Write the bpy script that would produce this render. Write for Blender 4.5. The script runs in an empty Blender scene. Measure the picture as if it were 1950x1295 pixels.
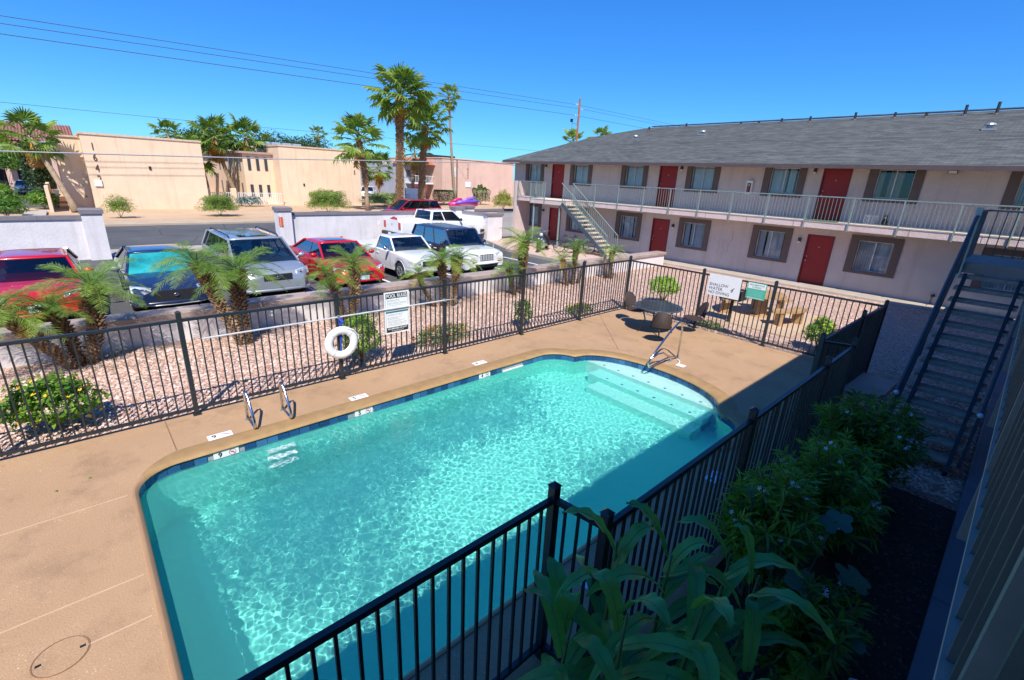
import bpy, bmesh, math, random
import numpy as np
from mathutils import Vector, Matrix, Euler
random.seed(7); np.random.seed(7)
PI = math.pi; R = math.radians
scn = bpy.context.scene
col = scn.collection

# ------------------------------------------------------------ camera, sky, sun, exposure
CAM_H = 3.7
cd = bpy.data.cameras.new('camera'); cam = bpy.data.objects.new('camera', cd); col.objects.link(cam)
cd.sensor_width = 36; cd.lens = 16.463; cd.clip_end = 3000; cd.clip_start = 0.02
def cam_axes(pit, rol, yaw):
    c, s = math.cos(yaw), math.sin(yaw)
    fw = Vector((-s*math.cos(pit), c*math.cos(pit), -math.sin(pit)))
    r0 = Vector((c, s, 0)); u0 = r0.cross(fw)
    r = math.cos(rol)*r0 + math.sin(rol)*u0; u = -math.sin(rol)*r0 + math.cos(rol)*u0
    return r, u, fw
r_, u_, f_ = cam_axes(0.331365, 0.0482723, 0.8189943)
m = Matrix((r_, u_, -f_)).transposed().to_4x4(); m.translation = (0, 0, CAM_H)
cam.matrix_world = m
scn.camera = cam
SUN_EL = R(52); SUN_AZ = math.atan2(0.8, -0.6)          # azimuth clockwise from +Y
sun_dir = Vector((math.sin(SUN_AZ)*math.cos(SUN_EL), math.cos(SUN_AZ)*math.cos(SUN_EL), math.sin(SUN_EL)))
w = bpy.data.worlds.new('World'); scn.world = w; w.use_nodes = True
nt = w.node_tree; bg = nt.nodes['Background']
sky = nt.nodes.new('ShaderNodeTexSky'); sky.sky_type = 'NISHITA'; sky.sun_disc = False
sky.sun_elevation = SUN_EL; sky.sun_rotation = SUN_AZ
sky.air_density = 1.0; sky.dust_density = 0.0; sky.ozone_density = 3.0; sky.altitude = 300
hs = nt.nodes.new('ShaderNodeHueSaturation'); hs.inputs['Saturation'].default_value = 1.45; hs.inputs['Hue'].default_value = .505
gm = nt.nodes.new('ShaderNodeGamma'); gm.inputs[1].default_value = .72; hs.inputs['Value'].default_value = 1.5
nt.links.new(sky.outputs[0], gm.inputs[0]); nt.links.new(gm.outputs[0], hs.inputs['Color']); tn = nt.nodes.new('ShaderNodeMix'); tn.data_type = 'RGBA'; tn.blend_type = 'MULTIPLY'; tn.inputs[0].default_value = 1; tn.inputs[7].default_value = (.29,.70,1.15,1)
nt.links.new(hs.outputs[0], tn.inputs[6]); nt.links.new(tn.outputs[2], bg.inputs['Color'])
bg.inputs['Strength'].default_value = 0.115
sd = bpy.data.lights.new('sun', 'SUN'); sd.energy = 4.5; sd.angle = R(0.53); sd.color = (1.0, 0.955, 0.88)
so = bpy.data.objects.new('sun', sd); col.objects.link(so)
so.rotation_euler = (-sun_dir).to_track_quat('-Z', 'Y').to_euler(); so.location = (10, -8, 30)
scn.view_settings.view_transform = 'Standard'; scn.view_settings.look = 'None'
scn.view_settings.exposure = 0.55; scn.view_settings.gamma = 1
scn.render.engine = 'CYCLES'
scn.cycles.max_bounces = 8; scn.cycles.transparent_max_bounces = 24

# ------------------------------------------------------------ helpers
class MB:
    def __init__(s): s.v = []; s.f = []; s.m = []; s.cur = 0; s.sm = False
    def add(s, vs, fs, mi=None):
        o = len(s.v); s.v += [tuple(p) for p in vs]
        s.f += [tuple(i+o for i in f) for f in fs]; s.m += [s.cur if mi is None else mi]*len(fs); return s
    def quad(s, a, b, c, d): return s.add([a, b, c, d], [(0, 1, 2, 3)])
    def poly(s, ps): return s.add(ps, [tuple(range(len(ps)))])
    def box(s, x0, x1, y0, y1, z0, z1):
        return s.add([(x0,y0,z0),(x1,y0,z0),(x1,y1,z0),(x0,y1,z0),(x0,y0,z1),(x1,y0,z1),(x1,y1,z1),(x0,y1,z1)],
            [(0,3,2,1),(4,5,6,7),(0,1,5,4),(1,2,6,5),(2,3,7,6),(3,0,4,7)])
    def cbox(s, x0, x1, y0, y1, z0, z1, c=.02):
        # box with chamfered top edges
        return s.add([(x0,y0,z0),(x1,y0,z0),(x1,y1,z0),(x0,y1,z0),(x0,y0,z1-c),(x1,y0,z1-c),(x1,y1,z1-c),(x0,y1,z1-c),
            (x0+c,y0+c,z1),(x1-c,y0+c,z1),(x1-c,y1-c,z1),(x0+c,y1-c,z1)],
            [(0,3,2,1),(0,1,5,4),(1,2,6,5),(2,3,7,6),(3,0,4,7),(4,5,9,8),(5,6,10,9),(6,7,11,10),(7,4,8,11),(8,9,10,11)])
    def beam(s, p, q, w, h, up=(0,0,1)):
        p = Vector(p); q = Vector(q); d = (q-p).normalized(); up = Vector(up)
        if abs(d.dot(up)) > .98: up = Vector((1,0,0))
        a = d.cross(up).normalized()*(w/2); b = a.cross(d).normalized()*(h/2)
        vs = [p-a-b, p+a-b, p+a+b, p-a+b, q-a-b, q+a-b, q+a+b, q-a+b]
        return s.add(vs, [(0,3,2,1),(4,5,6,7),(0,1,5,4),(1,2,6,5),(2,3,7,6),(3,0,4,7)])
    def tube(s, pts, r, n=6, cap=True):
        pts = [Vector(p) for p in pts]; k = len(pts); rs = r if hasattr(r, '__len__') else [r]*k
        o = len(s.v); ref = None
        for i, p in enumerate(pts):
            d = (pts[min(i+1, k-1)]-pts[max(i-1, 0)]).normalized()
            if ref is None: ref = Vector((0,0,1)) if abs(d.z) < .9 else Vector((1,0,0))
            a = d.cross(ref)
            if a.length < 1e-4: a = d.cross(Vector((0,1,0)))
            a.normalize(); b = d.cross(a); ref = -b if False else ref
            for j in range(n):
                t = 2*PI*j/n; s.v.append(tuple(p+(a*math.cos(t)+b*math.sin(t))*rs[i]))
        for i in range(k-1):
            for j in range(n):
                j2 = (j+1) % n; s.f.append((o+i*n+j, o+i*n+j2, o+(i+1)*n+j2, o+(i+1)*n+j)); s.m.append(s.cur)
        if cap:
            s.f.append(tuple(o+j for j in range(n))[::-1]); s.m.append(s.cur)
            s.f.append(tuple(o+(k-1)*n+j for j in range(n))); s.m.append(s.cur)
        return s
    def cyl(s, p, q, r0, r1=None, n=12): return s.tube([p, q], [r0, r0 if r1 is None else r1], n)
    def prism(s, pts, z0, z1, top=True, bottom=True):
        k = len(pts); o = len(s.v)
        s.v += [(x, y, z0) for x, y in pts]+[(x, y, z1) for x, y in pts]
        for i in range(k):
            j = (i+1) % k; s.f.append((o+i, o+j, o+k+j, o+k+i)); s.m.append(s.cur)
        if top: s.f.append(tuple(o+k+i for i in range(k))); s.m.append(s.cur)
        if bottom: s.f.append(tuple(o+i for i in range(k))[::-1]); s.m.append(s.cur)
        return s
    def ell(s, c, rx, ry, rz, n=10, k=6, jit=0):
        o = len(s.v); 
        for i in range(k+1):
            ph = PI*i/k
            for j in range(n):
                t = 2*PI*j/n; q = 1+random.uniform(-jit, jit)
                s.v.append((c[0]+rx*q*math.sin(ph)*math.cos(t), c[1]+ry*q*math.sin(ph)*math.sin(t), c[2]+rz*q*math.cos(ph)))
        for i in range(k):
            for j in range(n):
                j2 = (j+1) % n; s.f.append((o+i*n+j, o+(i+1)*n+j, o+(i+1)*n+j2, o+i*n+j2)); s.m.append(s.cur)
        return s
    def mesh(s, name, mats, smooth=False, off=(0,0,0)):
        me = bpy.data.meshes.new(name)
        if not isinstance(mats, (list, tuple)): mats = [mats]
        v = np.array(s.v, dtype=float).reshape(-1, 3)-np.array(off)
        me.from_pydata(v.tolist(), [], s.f)
        for m_ in mats: me.materials.append(m_)
        if len(mats) > 1: me.polygons.foreach_set('material_index', s.m)
        if smooth: me.polygons.foreach_set('use_smooth', [True]*len(me.polygons))
        me.update(); return me
    def build(s, name, mats, parent=None, smooth=False, local=False):
        """world-coordinate verts -> object (relative to an unrotated parent); local=True keeps verts as they are"""
        off = (0,0,0)
        if parent is not None and not local: off = wloc(parent)
        return put(name, s.mesh(name, mats, smooth, off), parent)
def wloc(o):
    v = Vector(o.location)
    while o.parent: o = o.parent; v = v+Vector(o.location)
    return v
def put(name, me, parent=None, loc=(0,0,0), rot=(0,0,0), mat4=None):
    o = bpy.data.objects.new(name, me); col.objects.link(o)
    if parent is not None: o.parent = parent
    if mat4 is not None: o.matrix_local = mat4
    else: o.location = loc; o.rotation_euler = rot
    return o
def tag(o, label=None, cat=None, group=None, kind=None):
    if label: o['label'] = label
    if cat: o['category'] = cat
    if group: o['group'] = group
    if kind: o['kind'] = kind
    return o
def thing(name, label, cat, loc=(0,0,0), rz=0, group=None):
    o = bpy.data.objects.new(name, None); col.objects.link(o); o.location = loc; o.rotation_euler = (0,0,rz)
    o.empty_display_size = .2
    return tag(o, label, cat, group)
def struct(o): o['kind'] = 'structure'; return o
def smooth_by_angle(o, ang=35):
    me = o.data
    me.polygons.foreach_set('use_smooth', [True]*len(me.polygons))
    bm = bmesh.new(); bm.from_mesh(me)
    for e in bm.edges:
        if len(e.link_faces) == 2 and e.calc_face_angle(0) > R(ang): e.smooth = False
    bm.to_mesh(me); bm.free(); return o

# ------------------------------------------------------------ materials
def new_mat(name):
    m_ = bpy.data.materials.new(name); m_.use_nodes = True
    n = m_.node_tree.nodes; l = m_.node_tree.links
    return m_, n, l, n['Principled BSDF']
def ncoord(n, l, scale=(1,1,1), kind='Object', rot=(0,0,0)):
    t = n.new('ShaderNodeTexCoord'); mp = n.new('ShaderNodeMapping'); mp.inputs['Scale'].default_value = scale
    mp.inputs['Rotation'].default_value = rot
    l.new(t.outputs[kind], mp.inputs['Vector']); return mp.outputs[0]
def noise(n, l, vec, scale, detail=3, rough=.6):
    t = n.new('ShaderNodeTexNoise'); t.inputs['Scale'].default_value = scale; t.inputs['Detail'].default_value = detail
    t.inputs['Roughness'].default_value = rough; l.new(vec, t.inputs['Vector']); return t
def ramp(n, l, fac, stops):
    r = n.new('ShaderNodeValToRGB'); e = r.color_ramp.elements
    while len(e) < len(stops): e.new(.5)
    for i, (p, c) in enumerate(stops):
        e[i].position = p; e[i].color = (*c, 1) if len(c) == 3 else c
    l.new(fac, r.inputs[0]); return r.outputs[0]
def mixc(n, l, fac, a, b, mode='MIX'):
    x = n.new('ShaderNodeMix'); x.data_type = 'RGBA'; x.blend_type = mode
    for k, v in ((0, fac), (6, a), (7, b)):
        if isinstance(v, (int, float)): x.inputs[k].default_value = v
        elif isinstance(v, tuple): x.inputs[k].default_value = (*v, 1) if len(v) == 3 else v
        else: l.new(v, x.inputs[k])
    return x.outputs[2]
def bump(n, l, h, strength, dist, b):
    x = n.new('ShaderNodeBump'); x.inputs['Strength'].default_value = strength; x.inputs['Distance'].default_value = dist
    l.new(h, x.inputs['Height']); l.new(x.outputs[0], b.inputs['Normal']); return x
def sc(c, k): return tuple(min(1, max(0, x*k)) for x in c)
MC = {}
def M(name, c, rough=.6, metal=0., var=.18, scale=6, bs=0, bscale=60, bdist=.01, spec=.5, dirt=None, coat=0, objrand=0):
    if name in MC: return MC[name]
    m_, n, l, b = new_mat(name); MC[name] = m_
    v = ncoord(n, l); t = noise(n, l, v, scale, 5)
    cc = ramp(n, l, t.outputs[0], [(.3, sc(c, 1-var)), (.7, sc(c, 1+var))])
    if dirt:
        t2 = noise(n, l, v, scale*.23, 6, .7)
        f = ramp(n, l, t2.outputs[0], [(.45, (0,0,0)), (.75, (1,1,1))]); cc = mixc(n, l, f, cc, dirt)
    if objrand:
        oi = n.new('ShaderNodeObjectInfo'); k = ramp(n, l, oi.outputs['Random'], [(0, (1-objrand,)*3), (1, (1+objrand*.0+0,)*3)])
        cc = mixc(n, l, 1.0, cc, k, 'MULTIPLY')
    l.new(cc, b.inputs['Base Color'])
    b.inputs['Roughness'].default_value = rough; b.inputs['Metallic'].default_value = metal
    b.inputs['Specular IOR Level'].default_value = spec
    if coat: b.inputs['Coat Weight'].default_value = coat; b.inputs['Coat Roughness'].default_value = .04
    if bs: 
        t3 = noise(n, l, v, bscale, 4); bump(n, l, t3.outputs[0], bs, bdist, b)
    return m_
def leafmat(name, c1, c2, trans=.35, scale=9, rough=.45, spec=.4):
    if name in MC: return MC[name]
    m_, n, l, b = new_mat(name); MC[name] = m_
    v = ncoord(n, l); t = noise(n, l, v, scale, 2)
    oi = n.new('ShaderNodeObjectInfo')
    ad = n.new('ShaderNodeMath'); ad.operation = 'MULTIPLY_ADD'; ad.inputs[1].default_value = .35; l.new(oi.outputs['Random'], ad.inputs[0])
    sb = n.new('ShaderNodeMath'); sb.operation = 'SUBTRACT'; sb.inputs[1].default_value = .17; l.new(t.outputs[0], sb.inputs[0]); l.new(sb.outputs[0], ad.inputs[2])
    cc = ramp(n, l, ad.outputs[0], [(.3, c1), (.7, c2)])
    l.new(cc, b.inputs['Base Color']); b.inputs['Roughness'].default_value = rough; b.inputs['Specular IOR Level'].default_value = spec
    tr = n.new('ShaderNodeBsdfTranslucent'); cy = mixc(n, l, 1.0, cc, (1.5, 1.6, .7), 'MULTIPLY'); l.new(cy, tr.inputs[0])
    mx = n.new('ShaderNodeMixShader'); mx.inputs[0].default_value = trans
    l.new(b.outputs[0], mx.inputs[1]); l.new(tr.outputs[0], mx.inputs[2]); l.new(mx.outputs[0], n['Material Output'].inputs[0])
    return m_
def glassmat(name, tint=(.55,.65,.68), refl=1.0, dark=.0):
    """thin window pane: part see-through, part mirror"""
    if name in MC: return MC[name]
    m_, n, l, b = new_mat(name); MC[name] = m_
    tr = n.new('ShaderNodeBsdfTransparent'); tr.inputs[0].default_value = (*tint, 1)
    gl = n.new('ShaderNodeBsdfGlossy'); gl.inputs['Roughness'].default_value = .02; gl.inputs[0].default_value = (.9,.95,1,1)
    fr = n.new('ShaderNodeFresnel'); fr.inputs[0].default_value = 1.6
    k = n.new('ShaderNodeMath'); k.operation = 'MULTIPLY'; k.inputs[1].default_value = refl*1.5; l.new(fr.outputs[0], k.inputs[0]); k.use_clamp = True
    mx = n.new('ShaderNodeMixShader'); l.new(k.outputs[0], mx.inputs[0]); l.new(tr.outputs[0], mx.inputs[1]); l.new(gl.outputs[0], mx.inputs[2])
    l.new(mx.outputs[0], n['Material Output'].inputs[0]); return m_

def m_gravel(name, cols, scale=38, bs=1.0, big=(.62,.42,.3)):
    m_, n, l, b = new_mat(name); v = ncoord(n, l)
    wob = noise(n, l, v, 14, 2); vv = mixc(n, l, .06, v, wob.outputs[1])
    vo = n.new('ShaderNodeTexVoronoi'); vo.inputs['Scale'].default_value = scale; l.new(vv, vo.inputs['Vector'])
    sp = n.new('ShaderNodeSeparateColor'); l.new(vo.outputs['Color'], sp.inputs[0])
    c = ramp(n, l, sp.outputs[0], [(i/(len(cols)-1), cc) for i, cc in enumerate(cols)])
    big_ = noise(n, l, v, .5, 4); f = ramp(n, l, big_.outputs[0], [(.55, (0,0,0)), (.8, (1,1,1))])
    c = mixc(n, l, f, c, mixc(n, l, .55, c, big))
    l.new(c, b.inputs['Base Color']); b.inputs['Roughness'].default_value = .85
    h = n.new('ShaderNodeMath'); h.operation = 'SUBTRACT'; h.inputs[0].default_value = 1; l.new(vo.outputs['Distance'], h.inputs[1])
    bump(n, l, h.outputs[0], bs, .03, b); return m_
G_GRAVEL = m_gravel('pink_gravel', [(.30,.16,.115),(.48,.29,.21),(.60,.40,.31),(.54,.36,.28),(.72,.56,.47),(.40,.25,.19)])
G_GRAVEL_SHADE = m_gravel('gravel_shade', [(.16,.09,.07),(.3,.17,.13),(.36,.22,.18),(.24,.16,.13)], 30, .8, (.2,.12,.09))  # darker gravel copy, building shade mixed into its colours
G_SAND = M('tan_sand', (.50,.335,.20), .9, var=.10, scale=.6, bs=.35, bscale=9, bdist=.04, dirt=(.58,.42,.27))
def m_deck():
    m_, n, l, b = new_mat('pool_deck_coating'); v = ncoord(n, l)
    a = noise(n, l, v, .55, 5, .65); c = ramp(n, l, a.outputs[0], [(.3,(.385,.235,.125)),(.55,(.43,.265,.143)),(.75,(.465,.288,.152))])
    s = noise(n, l, v, 1.6, 7, .75); f = ramp(n, l, s.outputs[0], [(.50,(0,0,0)),(.68,(1,1,1))]); c = mixc(n, l, mixc(n,l,.85,(0,0,0),f), c, (.30,.185,.10))
    # worn pale flecks, denser in patches
    vo = n.new('ShaderNodeTexVoronoi'); vo.inputs['Scale'].default_value = 26; l.new(v, vo.inputs['Vector'])
    fl = ramp(n, l, vo.outputs['Distance'], [(.10,(1,1,1)),(.17,(0,0,0))])
    pt = noise(n, l, v, 1.1, 3); pf = ramp(n, l, pt.outputs[0], [(.48,(0,0,0)),(.62,(1,1,1))])
    c = mixc(n, l, mixc(n, l, 1.0, fl, pf, 'MULTIPLY'), c, (.62,.50,.36))
    g = noise(n, l, v, 75, 3, .7); c = mixc(n, l, .38, c, g.outputs[0], 'OVERLAY')
    l.new(c, b.inputs['Base Color']); b.inputs['Roughness'].default_value = .75
    h = noise(n, l, v, 60, 5); bump(n, l, h.outputs[0], .6, .008, b); return m_
G_DECK = m_deck()
def m_coping():
    m_, n, l, b = new_mat('coping'); v = ncoord(n, l); a = noise(n, l, v, 5, 4)
    oc = ramp(n, l, a.outputs[0], [(.3,(.31,.185,.075)),(.7,(.39,.24,.10))]); dk = ramp(n, l, a.outputs[0], [(.3,(.36,.21,.11)),(.7,(.41,.245,.128))])
    sp = n.new('ShaderNodeSeparateXYZ'); l.new(v, sp.inputs[0])
    fx = ramp(n, l, sp.outputs[0], [(0,(1,1,1)),(.001,(0,0,0))]); 
    def lt(o_, t, op):
        k = n.new('ShaderNodeMath'); k.operation = op; k.inputs[1].default_value = t; l.new(o_, k.inputs[0]); return k.outputs[0]
    m1 = n.new('ShaderNodeMath'); m1.operation = 'MULTIPLY'; l.new(lt(sp.outputs[0], -6.35, 'LESS_THAN'), m1.inputs[0]); l.new(lt(sp.outputs[1], .05, 'GREATER_THAN'), m1.inputs[1])
    m2 = n.new('ShaderNodeMath'); m2.operation = 'MAXIMUM'; l.new(m1.outputs[0], m2.inputs[0]); l.new(lt(sp.outputs[1], 6.6, 'GREATER_THAN'), m2.inputs[1])
    l.new(mixc(n, l, m2.outputs[0], dk, oc), b.inputs['Base Color']); b.inputs['Roughness'].default_value = .65
    h = noise(n, l, v, 60, 4); bump(n, l, h.outputs[0], .25, .004, b); return m_
G_COPING = m_coping()
def m_asphalt():
    m_, n, l, b = new_mat('asphalt'); v = ncoord(n, l)
    a = noise(n, l, v, .35, 5, .6); c = ramp(n, l, a.outputs[0], [(.3,(.060,.062,.064)),(.7,(.105,.105,.104))])
    g = noise(n, l, v, 160, 2); c = mixc(n, l, .35, c, g.outputs[0], 'OVERLAY')
    st = noise(n, l, v, 2.2, 4, .7); f = ramp(n, l, st.outputs[0], [(.6,(0,0,0)),(.72,(.7,.7,.7))]); c = mixc(n, l, f, c, (.045,.045,.047))
    wv = n.new('ShaderNodeTexVoronoi'); wv.feature = 'DISTANCE_TO_EDGE'; wv.inputs['Scale'].default_value = .35; 
    wo = noise(n, l, v, 1.2, 4); l.new(mixc(n, l, .25, v, wo.outputs[1]), wv.inputs['Vector'])
    cr = ramp(n, l, wv.outputs['Distance'], [(.004,(1,1,1)),(.010,(0,0,0))]); c = mixc(n, l, mixc(n,l,.7,(0,0,0),cr), c, (.02,.02,.022))
    l.new(c, b.inputs['Base Color']); b.inputs['Roughness'].default_value = .85
    h = noise(n, l, v, 90, 3); bump(n, l, h.outputs[0], .5, .006, b); return m_
G_ASPHALT = m_asphalt()
G_CONC = M('grey_concrete', (.42,.36,.30), .85, var=.12, scale=1.5, bs=.3, bscale=60, bdist=.005, dirt=(.33,.27,.22))
G_CONC_D = M('own_walk_concrete', (.16,.17,.20), .85, var=.12, scale=1.5, bs=.3, bscale=60, bdist=.005)  # concrete copy with the shade under the balcony put into its colour
def m_stucco(name, c, c2=None, sc_=1.2, bs=.55):
    m_, n, l, b = new_mat(name); v = ncoord(n, l)
    a = noise(n, l, v, sc_, 6, .65); cc = ramp(n, l, a.outputs[0], [(.3, sc(c,.90)), (.7, sc(c,1.06))])
    if c2:
        a2 = noise(n, l, ncoord(n, l, (.35,.35,1)), .7, 5); f = ramp(n, l, a2.outputs[0], [(.5,(0,0,0)),(.75,(1,1,1))]); cc = mixc(n, l, mixc(n,l,.6,(0,0,0),f), cc, c2)
    st = noise(n, l, ncoord(n, l, (1.6,1.6,.12)), 2.2, 5, .6); sf = ramp(n, l, st.outputs[0], [(.52,(1,1,1)),(.72,(.84,.82,.80))]); cc = mixc(n, l, .8, cc, sf, 'MULTIPLY')
    l.new(cc, b.inputs['Base Color']); b.inputs['Roughness'].default_value = .9; b.inputs['Specular IOR Level'].default_value = .2
    h = noise(n, l, v, 22, 6, .7); bump(n, l, h.outputs[0], bs, .03, b); return m_
G_PINK = m_stucco('mauve_stucco', (.56,.50,.46), (.51,.43,.40))
G_PINKL = m_stucco('mauve_fascia_stucco', (.62,.50,.47))
G_TAN = m_stucco('tan_stucco', (.80,.60,.42), (.72,.54,.41), .5, .3)
G_SALMON = m_stucco('salmon_stucco', (.68,.46,.37), (.62,.43,.35), .5, .3)
G_WHITEBLK = m_stucco('white_painted_block', (.72,.68,.68), (.64,.60,.60), 1.5, .5)
G_CAP = M('wall_cap_grey', (.20,.175,.185), .8, var=.12, bs=.3, bscale=30)
G_CAPL = M('low_wall_cap', (.36,.29,.26), .85, var=.14, scale=2.5, bs=.3, bscale=30, dirt=(.28,.2,.17))
G_TRIM = M('brown_trim', (.115,.088,.078), .7, var=.08, bs=.15)
G_DOOR = M('red_door', (.25,.006,.006), .5, var=.08, scale=2)
G_FASCIA = M('dark_fascia', (.085,.062,.062), .7, var=.1)
def m_shingle():
    m_, n, l, b = new_mat('asphalt_shingle'); v = ncoord(n, l)
    bt = n.new('ShaderNodeTexBrick'); bt.inputs['Scale'].default_value = 1; bt.inputs['Brick Width'].default_value = .32; bt.inputs['Row Height'].default_value = .14
    bt.inputs['Mortar Size'].default_value = .010; bt.inputs['Bias'].default_value = 0
    bt.inputs['Color1'].default_value = (.045,.052,.054,1); bt.inputs['Color2'].default_value = (.165,.175,.165,1); bt.inputs['Mortar'].default_value = (.022,.024,.026,1)
    l.new(v, bt.inputs['Vector'])
    a = noise(n, l, ncoord(n, l, (1,4,4)), .9, 5, .65); c = mixc(n, l, .55, bt.outputs[0], ramp(n, l, a.outputs[0], [(.34,(.055,.062,.064)),(.66,(.15,.155,.14))]))
    g = noise(n, l, v, 110, 2); c = mixc(n, l, .3, c, g.outputs[0], 'OVERLAY')
    l.new(c, b.inputs['Base Color']); b.inputs['Roughness'].default_value = .9
    bump(n, l, bt.outputs['Fac'], -.5, .02, b); return m_
G_SHINGLE = m_shingle()
G_BLACK = M('black_fence_metal', (.024,.031,.037), .42, metal=.2, var=.15, scale=14, coat=.15)
G_TEALRAIL = M('sage_rail_paint', (.19,.25,.235), .5, var=.12, scale=9)
G_DARKRAIL = M('dark_rail_paint', (.05,.075,.10), .5, var=.12, scale=9)
G_CHROME = M('stainless', (.62,.62,.62), .13, metal=1, var=.06)
G_STRIPE = M('white_paint', (.74,.74,.72), .7, var=.12, scale=5, bs=.2)
G_WHITEP = M('white_plastic', (.80,.80,.80), .4, var=.04)
G_GREYM = M('grey_metal', (.32,.34,.36), .5, metal=.5)
G_DARK = M('dark_void', (.012,.012,.014), .9, var=.05)
G_WOOD = M('weathered_pole_wood', (.30,.13,.055), .85, var=.25, scale=3)
G_PINE = M('pine_bench_wood', (.40,.25,.12), .6, var=.22, scale=4)
G_TRUNK = M('palm_trunk', (.15,.10,.06), .9, var=.4, scale=7, bs=.8, bscale=14, bdist=.05)
G_TRUNKG = M('palm_trunk_grey', (.33,.235,.15), .9, var=.25, scale=5, bs=.8, bscale=9, bdist=.05)
G_BOOT = M('palm_boot', (.15,.088,.048), .9, var=.45, scale=11)
G_BOOTL = M('palm_boot_pale', (.31,.20,.11), .9, var=.4, scale=11)
G_FROND = leafmat('date_frond', (.09,.19,.03), (.27,.40,.08), .40, 7)
G_FRONDY = leafmat('old_date_frond', (.30,.26,.05), (.40,.33,.07), .35, 7)
G_FAN = leafmat('fan_frond', (.07,.14,.02), (.24,.34,.06), .40, 3)
G_FANY = leafmat('fan_frond_yellow', (.50,.30,.03), (.65,.34,.05), .3, 3)
G_DEAD = leafmat('fan_frond_dead', (.32,.17,.06), (.52,.32,.14), .2, 3, .8, .1)
G_LEAF = leafmat('shrub_leaf', (.06,.15,.02), (.20,.36,.05), .35, 8)
G_LEAFB = leafmat('bright_shrub_leaf', (.09,.22,.02), (.30,.46,.06), .35, 8)
G_OLE = leafmat('oleander_leaf', (.028,.085,.012), (.16,.34,.045), .3, 3, .4)
G_CORN = leafmat('corn_leaf', (.05,.26,.065), (.15,.44,.10), .25, 2, .38)
G_SQUASH = leafmat('lobed_leaf', (.05,.13,.09), (.08,.19,.12), .3, 4, .5)
G_YEL = M('yellow_flower', (.75,.50,.02), .6, var=.2)
G_ORG = M('orange_flower', (.75,.22,.03), .6, var=.25, scale=30)
G_WHF = M('white_flower', (.80,.72,.80), .6, var=.1)
G_TREE = leafmat('tree_leaf', (.02,.045,.01), (.07,.12,.03), .2, .8)
G_HEDGE = leafmat('hedge_leaf', (.025,.06,.01), (.09,.17,.025), .25, 3)
G_LIME = leafmat('lime_leaf', (.16,.20,.03), (.38,.38,.06), .35, 3)
G_GLASS = glassmat('window_glass', (.82,.88,.90), .8)
G_CARGL = glassmat('car_glass', (.30,.36,.37), .95); G_CARPRIV = glassmat('privacy_glass', (.08,.09,.10), .28); G_CARSIDE = glassmat('car_side_glass', (.30,.36,.37), .28)
G_BRIGHT = M('bright_trim', (.72,.73,.74), .3, metal=.35)
G_INT = M('car_interior', (.05,.05,.052), .8); G_SEAT = M('car_seat', (.16,.155,.15), .8)
G_TYRE = M('tyre', (.018,.018,.018), .8, var=.1)
G_RIM = M('alloy_rim', (.45,.46,.48), .3, metal=.8, var=.08)
G_BLKPL = M('black_plastic', (.02,.02,.022), .5, var=.1)
G_REDL = M('red_lens', (.45,.01,.01), .15, var=.05, coat=.5)
G_ORGL = M('amber_lens', (.7,.2,.02), .2, var=.05, coat=.5)
G_LAMP = M('headlight_lens', (.74,.76,.74), .12, metal=.3, var=.2, scale=20, coat=1)

# ------------------------------------------------------------ pool outline
def arc(cx, cy, r, a0, a1, n, ry=None):
    ry = r if ry is None else ry
    return [(cx+r*math.cos(R(a0+(a1-a0)*i/n)), cy+ry*math.sin(R(a0+(a1-a0)*i/n))) for i in range(n+1)]
PX0, PX1, PY0 = -6.76, -2.36, -0.06
OUT = (arc(PX0+.5, PY0+.5, .5, 180, 270, 8) + arc(PX1-.5, PY0+.5, .5, 270, 360, 8) + arc(PX1-.62, 7.18, .62, 0, 80, 7)
       + arc(-4.6, 7.86, 1.62, 4, 176, 30, .86) + arc(PX0+.62, 7.18, .62, 100, 180, 7))
def resample(pts, step):
    out = []; k = len(pts)
    for i in range(k):
        a = Vector(pts[i]); b = Vector(pts[(i+1) % k]); d = (b-a).length; n_ = max(1, round(d/step))
        for j in range(n_): out.append(tuple(a.lerp(b, j/n_)))
    return out
def offset(pts, d):
    out = []; k = len(pts)
    for i in range(k):
        a = Vector(pts[i-1]); p = Vector(pts[i]); b = Vector(pts[(i+1) % k])
        t = (b-a); nrm = Vector((t.y, -t.x)); nrm = nrm.normalized() if nrm.length > 1e-6 else Vector((1,0))
        out.append((p.x+nrm.x*d, p.y+nrm.y*d))
    return out
def clipY(pts, y0):
    out = []; k = len(pts)
    for i in range(k):
        a = pts[i]; b = pts[(i+1) % k]; ia = a[1] >= y0; ib = b[1] >= y0
        if ia: out.append(a)
        if ia != ib:
            t = (y0-a[1])/(b[1]-a[1]); out.append((a[0]+t*(b[0]-a[0]), y0))
    return out
def face_with_hole(outer, inner, z):
    bm = bmesh.new(); es = []
    for lp in (outer, inner):
        vs = [bm.verts.new((x, y, z)) for x, y in lp]
        es += [bm.edges.new((vs[i], vs[(i+1) % len(vs)])) for i in range(len(vs))]
    bmesh.ops.triangle_fill(bm, use_beauty=True, use_dissolve=False, edges=es)
    for f in bm.faces:
        if f.normal.z < 0: f.normal_flip()
    me = bpy.data.meshes.new('deck'); bm.to_mesh(me); bm.free(); return me

# ------------------------------------------------------------ ground sheets
WALK_Y0, WALK_Y1, WALL_Y = 21.65, 22.7, 22.7
def sheet(name, pts, z, mat, thick=0):
    b = MB()
    if thick: b.prism(pts, z-thick, z, bottom=False)
    else: b.poly([(x, y, z) for x, y in pts])
    return struct(b.build(name, mat))
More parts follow.
